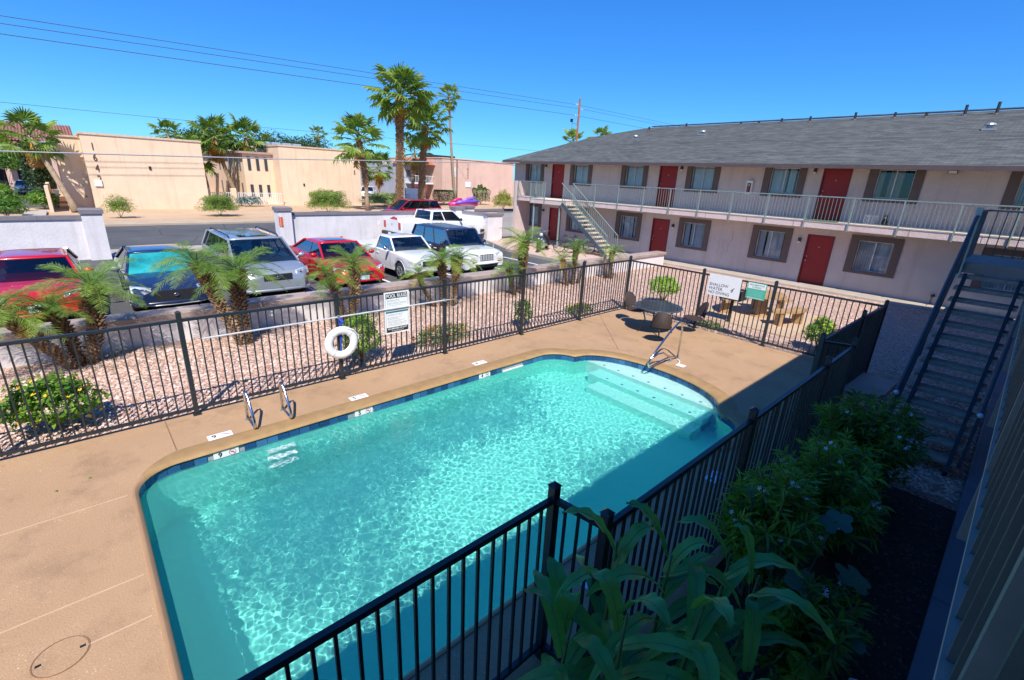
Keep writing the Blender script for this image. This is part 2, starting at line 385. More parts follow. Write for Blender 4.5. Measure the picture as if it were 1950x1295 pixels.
# terrain ring around the pool court
x0, x1, y0, y1 = -8.3, -1.0, -9.0, 12.5; BIG = 900
b = MB()
for q in [((-BIG,-BIG),(BIG,-BIG),(BIG,y0),(-BIG,y0)), ((-BIG,y1),(BIG,y1),(BIG,BIG),(-BIG,BIG)), ((-BIG,y0),(x0,y0),(x0,y1),(-BIG,y1)), ((x1,y0),(BIG,y0),(BIG,y1),(x1,y1))]:
    b.poly([(x, y, -.06) for x, y in q])
struct(b.build('ground', G_SAND))
sheet('gravel_bed', [(-12.2,-9),(-7.96,-9),(-7.96,12.42),(-12.2,12.42)], -.035, G_GRAVEL)
sheet('courtyard_gravel', [(-12.2,12.42),(8,12.42),(8,WALK_Y0),(-12.2,WALK_Y0)], -.034, G_GRAVEL)
sheet('planting_bed_shade', [(-1.5,-9),(.27,-9),(.27,7.6),(-1.5,7.6)], -.03, M('shade_dark_ground', (.028,.022,.018), .95, var=.4, scale=14, bs=.8, bscale=40, bdist=.03))  # foreground shade painted in as a near-black ground colour
sheet('planting_gravel', [(-1.5,7.6),(.27,7.6),(.27,12.42),(-1.5,12.42)], -.03, G_GRAVEL_SHADE)
# parking asphalt, street
sheet('parking_asphalt', [(-26.6,-20),(-12.6,-20),(-12.6,16.9),(-19,17.1),(-22.9,18.6),(-24.7,18.6),(-26.6,17.0)], -.02, G_ASPHALT)
sheet('street', [(-36.6,-200),(-26.9,-200),(-26.9,300),(-36.6,300)], -.05+.034, G_ASPHALT)
sheet('driveway_apron', [(-26.9,.4),(-24.9,.9),(-24.9,7.3),(-26.9,7.9)], -.012, G_CONC)
b = MB()
for a_, c_ in ((-200, .4), (7.9, 300)): b.cbox(-27.05, -26.85, a_, c_, -.06, .10)
struct(b.build('street_kerb', G_CONC))
b = MB(); b.cbox(-36.95, -36.55, -200, 300, -.06, .12); b.box(-38.2, -36.95, -200, 300, -.06, .09); struct(b.build('far_kerb', M('far_kerb_concrete', (.44,.34,.24), .85, var=.1, scale=1)))
sheet('roadside_verge', [(-26.85,7.9),(-24.9,7.9),(-24.9,300),(-26.85,300)], .03, G_SAND)
b = MB(); b.box(-47.5,-36.95+.4-1.6, -2.35, -1.25, -.03, .10); struct(b.build('front_walk', M('walk_conc', (.46,.40,.33), .85)))
sheet('far_parking', [(-110,-14),(-52,-14),(-52,-.6),(-110,-.6)], -.035, G_ASPHALT)
sheet('side_court', [(-24.7,18.62),(-22.9,18.62),(-19,17.12),(-12.6,16.92),(-12.6,21.65),(-24.7,21.65)], -.018, m_stucco('court_paving', (.56,.40,.32), (.50,.32,.24), .8, .3))
# kerb of the side court
b = MB(); P = [(-12.7,16.9),(-19,17.1),(-22.9,18.6)]
for i in range(2): b.beam((*P[i], .03), (*P[i+1], .03), .16, .16)
struct(b.build('court_kerb', G_CONC))
# concrete walk along the far wing, and the picnic slab
b = MB(); xs = -24
while xs < 8:
    b.cbox(xs+.006, xs+1.99, WALK_Y0, WALK_Y1, -.05, .06, .008); xs += 2.0
struct(b.build('courtyard_walk', G_CONC))
sheet('picnic_slab', [(-6.6,13.7),(-3.7,13.7),(-3.7,17.0),(-6.6,17.0)], .01, m_stucco('slab_tan', (.52,.38,.26), None, 1.2, .2), .06)
sheet('fence_pad', [(-1.78,10.6),(-1.15,10.9),(-1.12,12.15),(-1.78,12.2)], .05, G_CONC, .1)
# own walk under the balcony
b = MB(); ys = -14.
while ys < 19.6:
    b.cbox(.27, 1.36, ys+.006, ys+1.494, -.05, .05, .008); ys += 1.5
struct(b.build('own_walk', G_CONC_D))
# stall lines
for yy in (.12, 2.76, 5.36, 8.02, 10.68, 13.3, 15.6):
    tag(MB().box(-17.6, -12.7, yy-.05, yy+.05, -.02, -.014).build('stall_line', G_STRIPE), kind='structure')
# pale pebbles lying loose in the gravel bed
def pebbles(n, boxes, name, mat, smin, smax):
    P_ = []
    tot = sum((b_[1]-b_[0])*(b_[3]-b_[2])*b_[4] for b_ in boxes)
    rs = np.random.RandomState(5)
    for b_ in boxes:
        k = int(n*(b_[1]-b_[0])*(b_[3]-b_[2])*b_[4]/tot)
        P_.append(np.c_[rs.uniform(b_[0], b_[1], k), rs.uniform(b_[2], b_[3], k)])
    P_ = np.concatenate(P_); k = len(P_)
    s = rs.uniform(smin, smax, k); a = rs.uniform(0, 2*PI, k)
    base = np.array([(1,0,0),(.2,.85,.05),(-.9,.3,0),(-.5,-.8,0),(.5,-.75,.05),(.1,0,.75),(0,0,-.5)])
    fc = [(0,1,5),(1,2,5),(2,3,5),(3,4,5),(4,0,5)]
    V = base[None]*s[:, None, None]*rs.uniform(.7, 1.25, (k, 7, 3))
    ca, sa = np.cos(a), np.sin(a)
    X = V[:,:,0]*ca[:,None]-V[:,:,1]*sa[:,None]+P_[:,0:1]; Y = V[:,:,0]*sa[:,None]+V[:,:,1]*ca[:,None]+P_[:,1:2]; Z = V[:,:,2]-.028
    V = np.stack([X,Y,Z], -1).reshape(-1,3)
    F = (np.array(fc)[None]+np.arange(k)[:,None,None]*7).reshape(-1,3)
    me = bpy.data.meshes.new(name); me.vertices.add(len(V)); me.vertices.foreach_set('co', V.ravel())
    me.loops.add(F.size); me.loops.foreach_set('vertex_index', F.ravel().astype(np.int32))
    me.polygons.add(len(F)); me.polygons.foreach_set('loop_start', np.arange(0, F.size, 3, dtype=np.int32)); me.polygons.foreach_set('loop_total', np.full(len(F), 3, dtype=np.int32))
    me.materials.append(mat); me.update(); me.validate()
    o = put(name, me); tag(o, kind='stuff'); return o
def m_pebble():
    m_, n, l, b = new_mat('pebble'); v = ncoord(n, l)
    vo = n.new('ShaderNodeTexVoronoi'); vo.inputs['Scale'].default_value = 19; l.new(v, vo.inputs['Vector'])
    sp = n.new('ShaderNodeSeparateColor'); l.new(vo.outputs['Color'], sp.inputs[0])
    c = ramp(n, l, sp.outputs[0], [(0,(.34,.19,.14)),(.25,(.50,.31,.23)),(.5,(.63,.44,.35)),(.75,(.55,.38,.30)),(1,(.78,.64,.55))])
    l.new(c, b.inputs['Base Color']); b.inputs['Roughness'].default_value = .8; return m_
tag(pebbles(46000, [(-12.05,-8.1,-2.5,6,1.5),(-12.05,-8.1,6,12.4,.9),(-12,-1.5,12.4,21.6,.35)], 'loose_gravel', m_pebble(), .014, .034),
    'loose pink and tan gravel stones covering the bed behind the pool fence', 'gravel')
tag(pebbles(14000, [(-1.45,.25,7.8,12.3,1.2),(-1.5,.25,12.3,21.6,.6)], 'loose_gravel', m_pebble(), .014, .032),
    'loose gravel in the building shade between near fence and walk', 'gravel')
tag(pebbles(2600, [(-1.3,.25,-.5,7.7,1)], 'scattered_chips', M('dark_chip', (.09,.07,.06), .9, var=.5, scale=20), .008, .022),
    'sparse dark stone chips and crumbs on the ground darkened by painted shade', 'soil chips')

# ------------------------------------------------------------ pool deck, coping, shell, water
def cop_f(x, y):
    if y > 6.95: return 1.0
    if x < -6.2: return .12+.88*max(0, min(1, (y-.02)/.45))
    return .12+.88*max(0, min(1, (y-6.45)/.5))
def voffset(pts, d):
    o_ = offset(pts, 1.0); return [(p[0]+(q[0]-p[0])*d*cop_f(*p), p[1]+(q[1]-p[1])*d*cop_f(*p)) if d > 0 else (p[0]+(q[0]-p[0])*d, p[1]+(q[1]-p[1])*d) for p, q in zip(pts, o_)]
COP = voffset(resample(OUT, .12), .29)
DX0, DX1, DY0, DY1 = -8.16, -1.30, -9.0, 12.34
outer = [(DX0,DY0),(DX1,DY0),(DX1,DY1),(DX0,DY1)]
deck = put('pool_deck', face_with_hole(outer, COP, 0.0)); deck.data.materials.append(G_DECK); struct(deck)
b = MB()
for (a_, c_) in zip(outer, outer[1:]+outer[:1]): b.quad((*a_, 0), (*c_, 0), (*c_, -.12), (*a_, -.12))
struct(b.build('pool_deck_edge', G_DECK))
# control joints scored in the deck (pale filler strips), fastened to the deck
JM = M('joint_filler', (.54,.38,.24), .8, var=.1)
for (a_, c_) in [((-8.05,.44),(-7.05,.47)), ((-8.1,11.08),(-5.83,8.98)), ((-2.75,9.12),(-1.6,9.13)), ((-8.1,-1.3),(-6.1,-.36)), ((-5.6,-1.5),(-4.8,-.36)), ((-5.2,-2.6),(-5.05,-1.3)), ((-4.26,-.6),(-4.23,-.36)), ((-9.2+1.2,-2.9),(-5.6,-1.5))]:
    pass
for xx in (-6.3, -4.8): MB().box(xx-.006, xx+.006, -6, -.13, .0, .0035).build('joint', JM, deck)
MB().box(-4.236, -4.224, -.56, -.13, .0, .0035).build('joint', JM, deck)
MB().box(-8.06, -7.06, .45, .465, .0, .003).build('joint', M('joint_dark', (.24,.13,.07), .9), deck)
MB().beam((-8.1,11.08,.001), (-5.93,9.0,.001), .014, .004).build('joint', MC['joint_dark'], deck)
MB().box(-2.7, -1.4, 9.11, 9.125, .0, .003).build('joint', JM, deck)
# coping: rounded bull-nose ring
def ring(prof, pts, mat, name, smooth=True):
    b = MB(); k = len(pts); offs = [voffset(pts, d) for d, z in prof]
    for j, (d, z) in enumerate(prof):
        b.v += [(x, y, z) for x, y in offs[j]]
    for j in range(len(prof)-1):
        for i in range(k):
            i2 = (i+1) % k; b.f.append((j*k+i, j*k+i2, (j+1)*k+i2, (j+1)*k+i)); b.m.append(0)
    o = b.build(name, mat); 
    if smooth: smooth_by_angle(o, 50)
    return o
RS = resample(OUT, .12)
cop = ring([(.295,-.02),(.29,.004),(.27,.012),(.05,.016),(.01,.012),(-.02,-.002),(-.03,-.02),(-.02,-.035),(.02,-.04)], RS, G_COPING, 'pool_coping'); struct(cop)
# plaster: shell, floor with slope, entry steps
def m_plaster():
    m_, n, l, b = new_mat('pool_plaster'); v = ncoord(n, l)
    a = noise(n, l, v, .5, 4); c = ramp(n, l, a.outputs[0], [(.3,(.17,.75,.61)),(.7,(.21,.80,.66))])
    l.new(c, b.inputs['Base Color']); b.inputs['Roughness'].default_value = .8; return m_
G_PLASTER = m_plaster()
shell = MB(); k = len(RS)
shell.v = [(x, y, -.17) for x, y in RS]+[(x, y, -2.6) for x, y in RS]
shell.f = [(i, (i+1) % k, k+(i+1) % k, k+i) for i in range(k)]; shell.m = [0]*k
pool = shell.build('swimming_pool', G_PLASTER); struct(pool)
fl = MB(); ny = 24
def depth(y): return -1.45 if y < 1.5 else (-1.45+(y-1.5)/5.3*.5 if y < 6.8 else -.95)
for i in range(ny):
    a_, c_ = -.3+9.4*i/ny, -.3+9.4*(i+1)/ny
    fl.quad((-7, a_, depth(a_)), (-2.1, a_, depth(a_)), (-2.1, c_, depth(c_)), (-7, c_, depth(c_)))
fl.build('pool_floor', G_PLASTER, pool)
G_STEP2 = M('lower_step_plaster', (.36,.82,.70), .8, var=.05)
G_STEP = M('step_plaster', (.70,.84,.78), .8, var=.05)
for ys_, zt in ((8.12, -.19), (7.74, -.42), (7.34, -.66)):
    pts_ = offset(clipY(OUT, ys_), -.002)
    if zt < -.3:
        xa, xb = (-5.78, -3.14) if zt > -.5 else (-5.5, -3.14)
        sw_ = lambda P_: [(b_, a_) for a_, b_ in P_]
        pts_ = sw_(clipY(sw_(pts_), xa)); pts_ = [(-a_, b_) for a_, b_ in sw_(clipY(sw_([(-a_, b_) for a_, b_ in pts_]), -xb))]
    st = MB(); st.prism(pts_, -1.3, zt, bottom=False); st.build('entry_step', G_STEP if zt > -.3 else G_STEP2, pool)
# dotted tile insets on the steps
for ys_, zt in ((8.2, -.19), (7.82, -.42)):
    for i in range(7):
        xx = -5.75+i*.38
        if ys_ > 8 and (xx < -5.85 or xx > -3.4): continue
        if ys_ < 8 and xx < -5.7: continue
        MB().box(xx, xx+.05, ys_, ys_+.05, zt, zt+.004).build('step_tile', M('navy_tile', (.02,.05,.16), .3), pool)
# under-water ladder treads
for i in range(3): MB().cbox(-6.74+i*.02, -6.64+i*.02, 1.46, 1.86, -.36-.22*i, -.33-.22*i, .01).build('ladder_tread', G_WHITEP, pool)
# waterline tiles
def m_tile(name, c, rnd):
    m_, n, l, b = new_mat(name); oi = n.new('ShaderNodeObjectInfo'); v = ncoord(n, l)
    a = noise(n, l, v, 40, 3); f = n.new('ShaderNodeMath'); f.operation = 'MULTIPLY_ADD'; f.inputs[1].default_value = .5; l.new(oi.outputs['Random'], f.inputs[0]); 
    h_ = n.new('ShaderNodeMath'); h_.operation = 'MULTIPLY'; h_.inputs[1].default_value = .6; l.new(a.outputs[0], h_.inputs[0]); l.new(h_.outputs[0], f.inputs[2])
    l.new(ramp(n, l, f.outputs[0], [(.15,(.008,.022,.07)),(.5,(.015,.07,.20)),(.85,(.05,.17,.34))]), b.inputs['Base Color']); b.inputs['Roughness'].default_value = .18; return m_
G_TILE = m_tile('glazed_blue_tile', None, 1)
TILES = resample(OUT, .152)
tw = [math.dist(TILES[i], TILES[(i+1) % len(TILES)]) for i in range(len(TILES))]
# even walk round the outline, one tile each 0.152 m
dense = resample(OUT, .01); cum = [0]
for i in range(len(dense)): cum.append(cum[-1]+math.dist(dense[i], dense[(i+1) % len(dense)]))
nt_ = round(cum[-1]/.152); stp = cum[-1]/nt_
def at_len(s):
    s %= cum[-1]; i = int(np.searchsorted(cum, s, side='right'))-1; i = min(i, len(dense)-1)
    return Vector(dense[i]).lerp(Vector(dense[(i+1) % len(dense)]), (s-cum[i])/max(1e-6, cum[i+1]-cum[i]))
WHITE_AT = [(.82,1.13),(2.85,3.16),(5.46,5.75)]
tme = MB().cbox(-.5, .5, -.012, .006, -.5, .5, .002).mesh('tile', G_TILE)
backing = ring([(.012,-.03),(.012,-.2)], RS, M('tile_grout', (.30,.34,.38), .8), 'grout', False); backing.parent = pool
for i in range(nt_):
    a_, c_ = at_len(i*stp), at_len((i+1)*stp); mid = (a_+c_)/2
    if abs(mid.x-PX0) < .03 and (any(w0-.07 < mid.y < w1+.07 for w0, w1 in WHITE_AT) or 6.1 < mid.y < 6.68): continue
    d = (c_-a_)
    if d.length < .05: continue
    ang = math.atan2(d.y, d.x)
    mt = Matrix.Translation((mid.x, mid.y, -.115)) @ Matrix.Rotation(ang, 4, 'Z') @ Matrix.Diagonal((d.length*.955, 1, .135, 1))
    put('tile', tme, pool, mat4=mt)
# skimmer opening
MB().box(PX0-.12, PX0-.02, 6.12, 6.66, -.19, -.05).build('skimmer', G_DARK, pool)
MB().box(PX0-.01, PX0+.02, 6.1, 6.68, -.175, -.13).build('skimmer_weir', G_WHITEP, pool)

def m_water():
    m_, n, l, b = new_mat('pool_water')
    v = ncoord(n, l)
    patch = noise(n, l, v, .42, 3, .5); amp = ramp(n, l, patch.outputs[0], [(.38,(.10,.10,.10)),(.58,(1,1,1))])
    vw = mixc(n, l, .10, v, noise(n, l, v, 2.5, 2).outputs[1])
    n1 = noise(n, l, vw, 13, 5, .66); n2 = n.new('ShaderNodeTexVoronoi'); n2.inputs['Scale'].default_value = 11; n2.feature = 'SMOOTH_F1'; l.new(vw, n2.inputs['Vector'])
    h = n.new('ShaderNodeMath'); h.operation = 'ADD'; l.new(n1.outputs[0], h.inputs[0]); 
    k2 = n.new('ShaderNodeMath'); k2.operation = 'MULTIPLY'; k2.inputs[1].default_value = .45; l.new(n2.outputs['Distance'], k2.inputs[0]); l.new(k2.outputs[0], h.inputs[1])
    hh = n.new('ShaderNodeMath'); hh.operation = 'MULTIPLY'; l.new(h.outputs[0], hh.inputs[0]); l.new(amp, hh.inputs[1])
    bp = n.new('ShaderNodeBump'); bp.inputs['Strength'].default_value = 1; bp.inputs['Distance'].default_value = .12; l.new(hh.outputs[0], bp.inputs['Height'])
    tr = n.new('ShaderNodeBsdfTransparent'); tr.inputs[0].default_value = (.66,.965,.97,1)
    df = n.new('ShaderNodeBsdfDiffuse'); df.inputs[0].default_value = (.28,.86,.80,1); l.new(bp.outputs[0], df.inputs['Normal'])
    m1 = n.new('ShaderNodeMixShader'); m1.inputs[0].default_value = WATER_MILK; l.new(tr.outputs[0], m1.inputs[1]); l.new(df.outputs[0], m1.inputs[2])
    gl = n.new('ShaderNodeBsdfGlossy'); gl.inputs['Roughness'].default_value = .06; l.new(bp.outputs[0], gl.inputs['Normal'])
    fr = n.new('ShaderNodeFresnel'); fr.inputs[0].default_value = 1.33; l.new(bp.outputs[0], fr.inputs['Normal'])
    m2 = n.new('ShaderNodeMixShader'); l.new(fr.outputs[0], m2.inputs[0]); l.new(m1.outputs[0], m2.inputs[1]); l.new(gl.outputs[0], m2.inputs[2])
    l.new(m2.outputs[0], n['Material Output'].inputs[0]); return m_
WATER_MILK = .34
def water_mesh():
    # real ripples: a fine grid displaced by summed wave trains, calmer in patches
    rs = np.random.RandomState(3); nx_, ny_ = 460, 880
    X, Y = np.meshgrid(np.linspace(-7.0, -2.1, nx_), np.linspace(-.3, 8.95, ny_)); Z = np.zeros_like(X)
    amp = np.zeros_like(X)
    for _ in range(9):
        k = rs.uniform(.4, 1.3); a = rs.uniform(0, 2*PI); amp += np.sin(k*(X*math.cos(a)+Y*math.sin(a))*1.6+rs.uniform(0, 6))
    amp = .22+.78/(1+np.exp(-amp*1.1))
    for _ in range(70):
        wl = 10**rs.uniform(math.log10(.05), math.log10(.24)); k = 2*PI/wl; a = rs.uniform(0, 2*PI); wob = .25*np.sin(X*rs.uniform(.5,2)+rs.uniform(0,6))+.25*np.sin(Y*rs.uniform(.5,2)+rs.uniform(0,6))
        Z += WAVE*wl**1.0*np.sin(k*(X*math.cos(a)+Y*math.sin(a))+wob*3+rs.uniform(0, 6))
    Z = Z*amp-.145
    V = np.stack([X, Y, Z], -1).reshape(-1, 3); idx = np.arange(nx_*ny_).reshape(ny_, nx_)
    F = np.stack([idx[:-1,:-1], idx[:-1,1:], idx[1:,1:], idx[1:,:-1]], -1).reshape(-1, 4)
    me = bpy.data.meshes.new('pool_water'); me.vertices.add(len(V)); me.vertices.foreach_set('co', V.ravel())
    me.loops.add(F.size); me.loops.foreach_set('vertex_index', F.ravel().astype(np.int32)); me.polygons.add(len(F))
    me.polygons.foreach_set('loop_start', np.arange(0, F.size, 4, dtype=np.int32)); me.polygons.foreach_set('loop_total', np.full(len(F), 4, dtype=np.int32))
    me.polygons.foreach_set('use_smooth', [True]*len(F)); me.materials.append(m_water2()); me.update(); return me
WAVE = .0016
def m_water2():
    m_, n, l, b = new_mat('pool_water')
    b.inputs['Base Color'].default_value = (.93,.997,.997,1); b.inputs['Roughness'].default_value = 0; b.inputs['IOR'].default_value = 1.33
    b.inputs['Transmission Weight'].default_value = 1
    # fine suspended bubbles near the surface give the water a slightly milky body
    df = n.new('ShaderNodeBsdfDiffuse'); df.inputs[0].default_value = (.16,.78,.68,1); mx = n.new('ShaderNodeMixShader'); mx.inputs[0].default_value = .15
    l.new(b.outputs[0], mx.inputs[1]); l.new(df.outputs[0], mx.inputs[2]); l.new(mx.outputs[0], n['Material Output'].inputs[0])
    return m_
water = put('pool_water', water_mesh()); struct(water)
sd.cycles.is_caustics_light = True
water.cycles.is_caustics_caster = True
for o_ in [pool]+list(pool.children): o_.cycles.is_caustics_receiver = True

# ------------------------------------------------------------ text and depth markers
def text_mesh(s, size, mat, align='CENTER', bold=0, ext=.0008, sx=1):
    cu = bpy.data.curves.new('txt', 'FONT'); cu.body = s; cu.size = size; cu.align_x = align; cu.align_y = 'CENTER'; cu.extrude = ext; cu.offset = bold
    o = bpy.data.objects.new('txt', cu); col.objects.link(o)
    dg = bpy.context.evaluated_depsgraph_get(); me = bpy.data.meshes.new_from_object(o.evaluated_get(dg)); 
    bpy.data.objects.remove(o); bpy.data.curves.remove(cu)
    me.materials.clear(); me.materials.append(mat)
    if sx != 1:
        for v in me.vertices: v.co.x *= sx
    return me
def frame4(o, xdir, ydir):
    x = Vector(xdir).normalized(); y = Vector(ydir).normalized(); z = x.cross(y)
    mt = Matrix((x, y, z)).transposed().to_4x4(); mt.translation = Vector(o); return mt
INK = M('black_ink', (.012,.012,.014), .5, var=.02); INKR = M('red_ink', (.55,.03,.03), .5, var=.02)
G_SIGNW = M('sign_white', (.80,.80,.79), .45, var=.02)
def no_dive(parent, mt, r, thick=.006):
    b = MB(); n_ = 20
    for i in range(n_):
        a0, a1 = 2*PI*i/n_, 2*PI*(i+1)/n_
        b.quad((r*math.cos(a0), r*math.sin(a0), .001), (r*math.cos(a1), r*math.sin(a1), .001), ((r-thick)*math.cos(a1), (r-thick)*math.sin(a1), .001), ((r-thick)*math.cos(a0), (r-thick)*math.sin(a0), .001))
    b.beam((-r*.7, r*.7, .001), (r*.7, -r*.7, .001), thick*.9, .0006)
    put('prohibition_symbol', b.mesh('prohibition_symbol', INKR), parent, mat4=mt)
    c = MB(); c.beam((-r*.5, .15*r, .0006), (r*.3, -.05*r, .0006), r*.2, .0006); c.beam((r*.3, -.05*r, .0006), (r*.6, -.45*r, .0006), r*.12, .0006); c.ell((r*.1, .28*r, .001), r*.13, r*.13, .0006, 8, 3)
    put('diver_symbol', c.mesh('diver_symbol', INK), parent, mat4=mt)
def deck_marker(x, y, num, label, big=False):
    # plate lies on the deck, long side along the pool edge; reads from the pool side
    L_, W_ = (.31, .15)
    o = thing('depth_marker', label, 'marker', (x, y, 0), 0, 'depth markers on the pool deck')
    pl = MB().cbox(-W_/2, W_/2, -L_/2, L_/2, .001, .006, .002).build('plate', G_SIGNW, o, local=True)
    tm = text_mesh(num, .125, INK, bold=.002)
    put('numeral', tm, o, mat4=frame4((0, -.075, .0065), (0,1,0), (-1,0,0)))
    no_dive(o, frame4((0, .075, .0062), (0,1,0), (-1,0,0)), .055)
deck_marker(-7.13, .99, '9', 'white depth plate reading 9 with a no diving symbol, left of the ladder rails')
deck_marker(-7.12, 3.09, '5', 'white depth plate reading 5 with a no diving symbol, midway along the far pool edge')
deck_marker(-7.15, 5.78, '4', 'white depth plate reading 4 with a no diving symbol, nearest the skimmer')
for (y_a, y_b), num in zip(WHITE_AT, ('9', '5', '4')):
    mk = MB().cbox(PX0-.008, PX0+.004, y_a, y_b, -.18, -.035, .002).build('marker_tile', G_SIGNW, pool)
    put('numeral', text_mesh(num, .10, INK, bold=.002), pool, mat4=frame4((PX0+.0065, y_a+.08, -.10), (0,1,0), (0,0,1)))
    no_dive(pool, frame4((PX0+.0062, y_b-.08, -.10), (0,1,0), (0,0,1)), .045)
# near side plates, seen between the pickets
for (x, y, lab) in ((-2.03, .98, 'blue-white depth plate in the shade at the bottom edge, beyond the near pickets'), (-2.05, 3.15, 'blue-white depth plate in the shade just past the corner post'), (-2.05, 5.8, 'shaded depth plate under the near fence, farthest from the corner post')):
    o = thing('depth_marker', lab, 'marker', (x, y, 0), R(40) if y < 2 else 0, 'depth markers on the pool deck')
    MB().cbox(-.075, .075, -.155, .155, .001, .006, .002).build('plate', M('pale_blue_plate', (.60,.68,.78), .4), o, local=True)
    no_dive(o, frame4((0, .07, .0062), (0,-1,0), (1,0,0)), .055)
    if y > 2: put('numeral', text_mesh('5' if y < 4 else '4', .12, INK, bold=.002), o, mat4=frame4((0, -.075, .0065), (0,-1,0), (1,0,0)))
# skimmer deck lid, round cover with two black holes, small drain
o = thing('deck_cover', 'round deck-coloured access cover with two small black finger holes', 'cover', (-4.24, -.71, 0))
b = MB(); b.cyl((0,0,0), (0,0,.004), .165, .165, 28); b.build('lid', G_DECK, o, local=True)
b = MB(); 
for i in range(28):
    a0, a1 = 2*PI*i/28, 2*PI*(i+1)/28
    b.quad(*[(r_2*math.cos(a), r_2*math.sin(a), .0045) for r_2, a in ((.168,a0),(.168,a1),(.176,a1),(.176,a0))])
b.build('rim', M('joint_dark', (.2,.1,.05)), o, local=True)
for yy in (-.13, .13): MB().box(-.012, .012, yy-.018, yy+.018, .004, .006).build('finger_hole', INK, o, local=True)

# ------------------------------------------------------------ iron pool fences
def picket_mesh(h0, h1, w=.019, mat=None):
    return MB().box(-w/2, w/2, -w/2, w/2, h0, h1).mesh('picket', mat or G_BLACK)
PK = picket_mesh(.07, 1.50)
def post_mesh(h=1.64, w=.064, mat=None):
    b = MB(); b.box(-w/2, w/2, -w/2, w/2, 0, h); e = w/2+.008
    b.add([(-e,-e,h),(e,-e,h),(e,e,h),(-e,e,h),(0,0,h+.035)], [(0,1,4),(1,2,4),(2,3,4),(3,0,4),(0,3,2,1)]); b.box(-.075,.075,-.055,.055,.0,.012)
    return b.mesh('post', mat or G_BLACK)
PM = post_mesh()
def fence(name, label, runs, posts, pitch=.117, mat=G_BLACK, group='iron fences round the pool'):
    """runs: list of ((x0,y0),(x1,y1)); posts list of (x,y)"""
    p0 = posts[0]; o = thing(name, label, 'fence', (p0[0], p0[1], 0), 0, group); 
    for (x, y) in posts: put('post', PM, o, loc=(x-p0[0], y-p0[1], 0))
    for (a_, c_) in runs:
        a3, c3 = Vector((*a_, 0)), Vector((*c_, 0)); L_ = (c3-a3).length; d = (c3-a3)/L_
        for nm, z, hh in (('top_rail', 1.52, .042), ('bottom_rail', .10, .042)):
            MB().beam(a3+Vector((0,0,z))+d*.03, c3+Vector((0,0,z))-d*.03, .040, hh).build(nm, mat, o)
        n_ = max(1, round(L_/pitch)); ang = math.atan2(d.y, d.x)
        for i in range(1, n_):
            p = a3+d*(L_*i/n_)-Vector((p0[0], p0[1], 0)); put('picket', PK, o, loc=p, rot=(random.uniform(-.004,.004), random.uniform(-.004,.004), ang))
    return o
FX_ = -8.06
ys = [-3.78, -1.46, .87, 3.2, 5.52, 7.83, 10.1, 12.3]
fence('pool_fence', 'long dark iron fence along the far side of the pool, white ring hung on it', [((FX_, a_), (FX_, c_)) for a_, c_ in zip(ys, ys[1:])], [(FX_, y) for y in ys])
xs = [FX_, -5.72, -3.9, -1.72]
fence('pool_fence', 'iron fence across the right end of the pool holding the SHALLOW WATER sign', [((a_, 12.3), (c_, 12.3)) for a_, c_ in zip(xs, xs[1:])], [(x, 12.3) for x in xs[1:]])
fence('pool_fence', 'black iron fence in the near foreground ending at the tall corner post', [((-1.83, a_), (-1.83, c_)) for a_, c_ in ((-2.4,-.1),(-.1,2.2))]+[((-1.83,2.2),(-1.41,2.26))], [(-1.83,-2.4),(-1.83,-.1),(-1.83,2.2)], group='iron fences round the pool')
fence('pool_fence', 'shaded iron fence beside the oleander, from the corner post to the far jog', [((-1.41,a_),(-1.41,c_)) for a_, c_ in ((2.26,4.66),(4.66,7.12),(7.12,8.46))]+[((-1.41,8.46),(-1.80,8.3))], [(-1.41,2.26),(-1.41,4.66),(-1.41,7.12),(-1.41,8.46),(-1.80,8.3)])
fence('pool_fence', 'dark gate-side iron fence closing the far right corner of the pool court', [((-1.80,8.3),(-1.78,10.75)),((-1.78,10.75),(-1.72,12.3))], [(-1.78,10.75)], pitch=.06)

# ------------------------------------------------------------ signs, ring, pole on the fences
def sign_board(label, o, xdir, w_, h_, mat=None):
    t = thing('sign', label, 'sign', o); t.matrix_world = frame4(o, xdir, (0,0,1))
    b = MB(); b.box(-w_/2, w_/2, -h_/2, h_/2, -.004, 0)
    b.build('panel', mat or G_SIGNW, t, local=True)
    return t
def bar(t, x0, x1, y0, y1, mat, nm='print_block', z=.0006): return MB().box(x0, x1, y0, y1, 0, z).build(nm, mat, t, local=True)
S1 = sign_board('white POOL RULES sign with black header and footer bands hung on the far fence', (FX_+.03, 4.38, 1.115), (0,1,0), .54, .84)
bar(S1, -.235, .235, .29, .39, INK, 'header'); put('lettering', text_mesh('POOL RULES', .098, G_SIGNW, bold=.0015, sx=.80), S1, loc=(0, .337, .0012))
bar(S1, -.235, .235, -.39, -.29, INK, 'footer'); put('lettering', text_mesh('NO LIFEGUARD ON DUTY', .044, G_SIGNW, bold=.001, sx=.80), S1, loc=(0, -.322, .0012))
put('lettering', text_mesh('NO LIFEGUARD ON DUTY', .026, G_SIGNW, sx=.85), S1, loc=(0, -.366, .0012))
bar(S1, -.24, .24, .0, .035, M('teal_ink', (.03,.16,.20), .5), 'divider')
fp = MB(); fine = M('fine_print', (.30,.31,.33), .6)
rs = random.Random(3)
for y in (.255,.235,.20,.18,.15,.118,.09,.06,-.03,-.05,-.09,-.11,-.13,-.16,-.18,-.205,-.23,-.255):
    x = -.21; xe = rs.uniform(.0, .21)
    while x < xe:
        w_ = rs.uniform(.012, .045); fp.box(x, min(x+w_, .215), y-.004, y+.004, 0, .0005); x += w_+.008
put('fine_print', fp.mesh('fine_print', fine), S1)
for (a_, c_) in ((-.245,-.24),(.24,.245)): bar(S1, a_, c_, -.39, .29, M('teal_ink', (.03,.16,.20)), 'border')
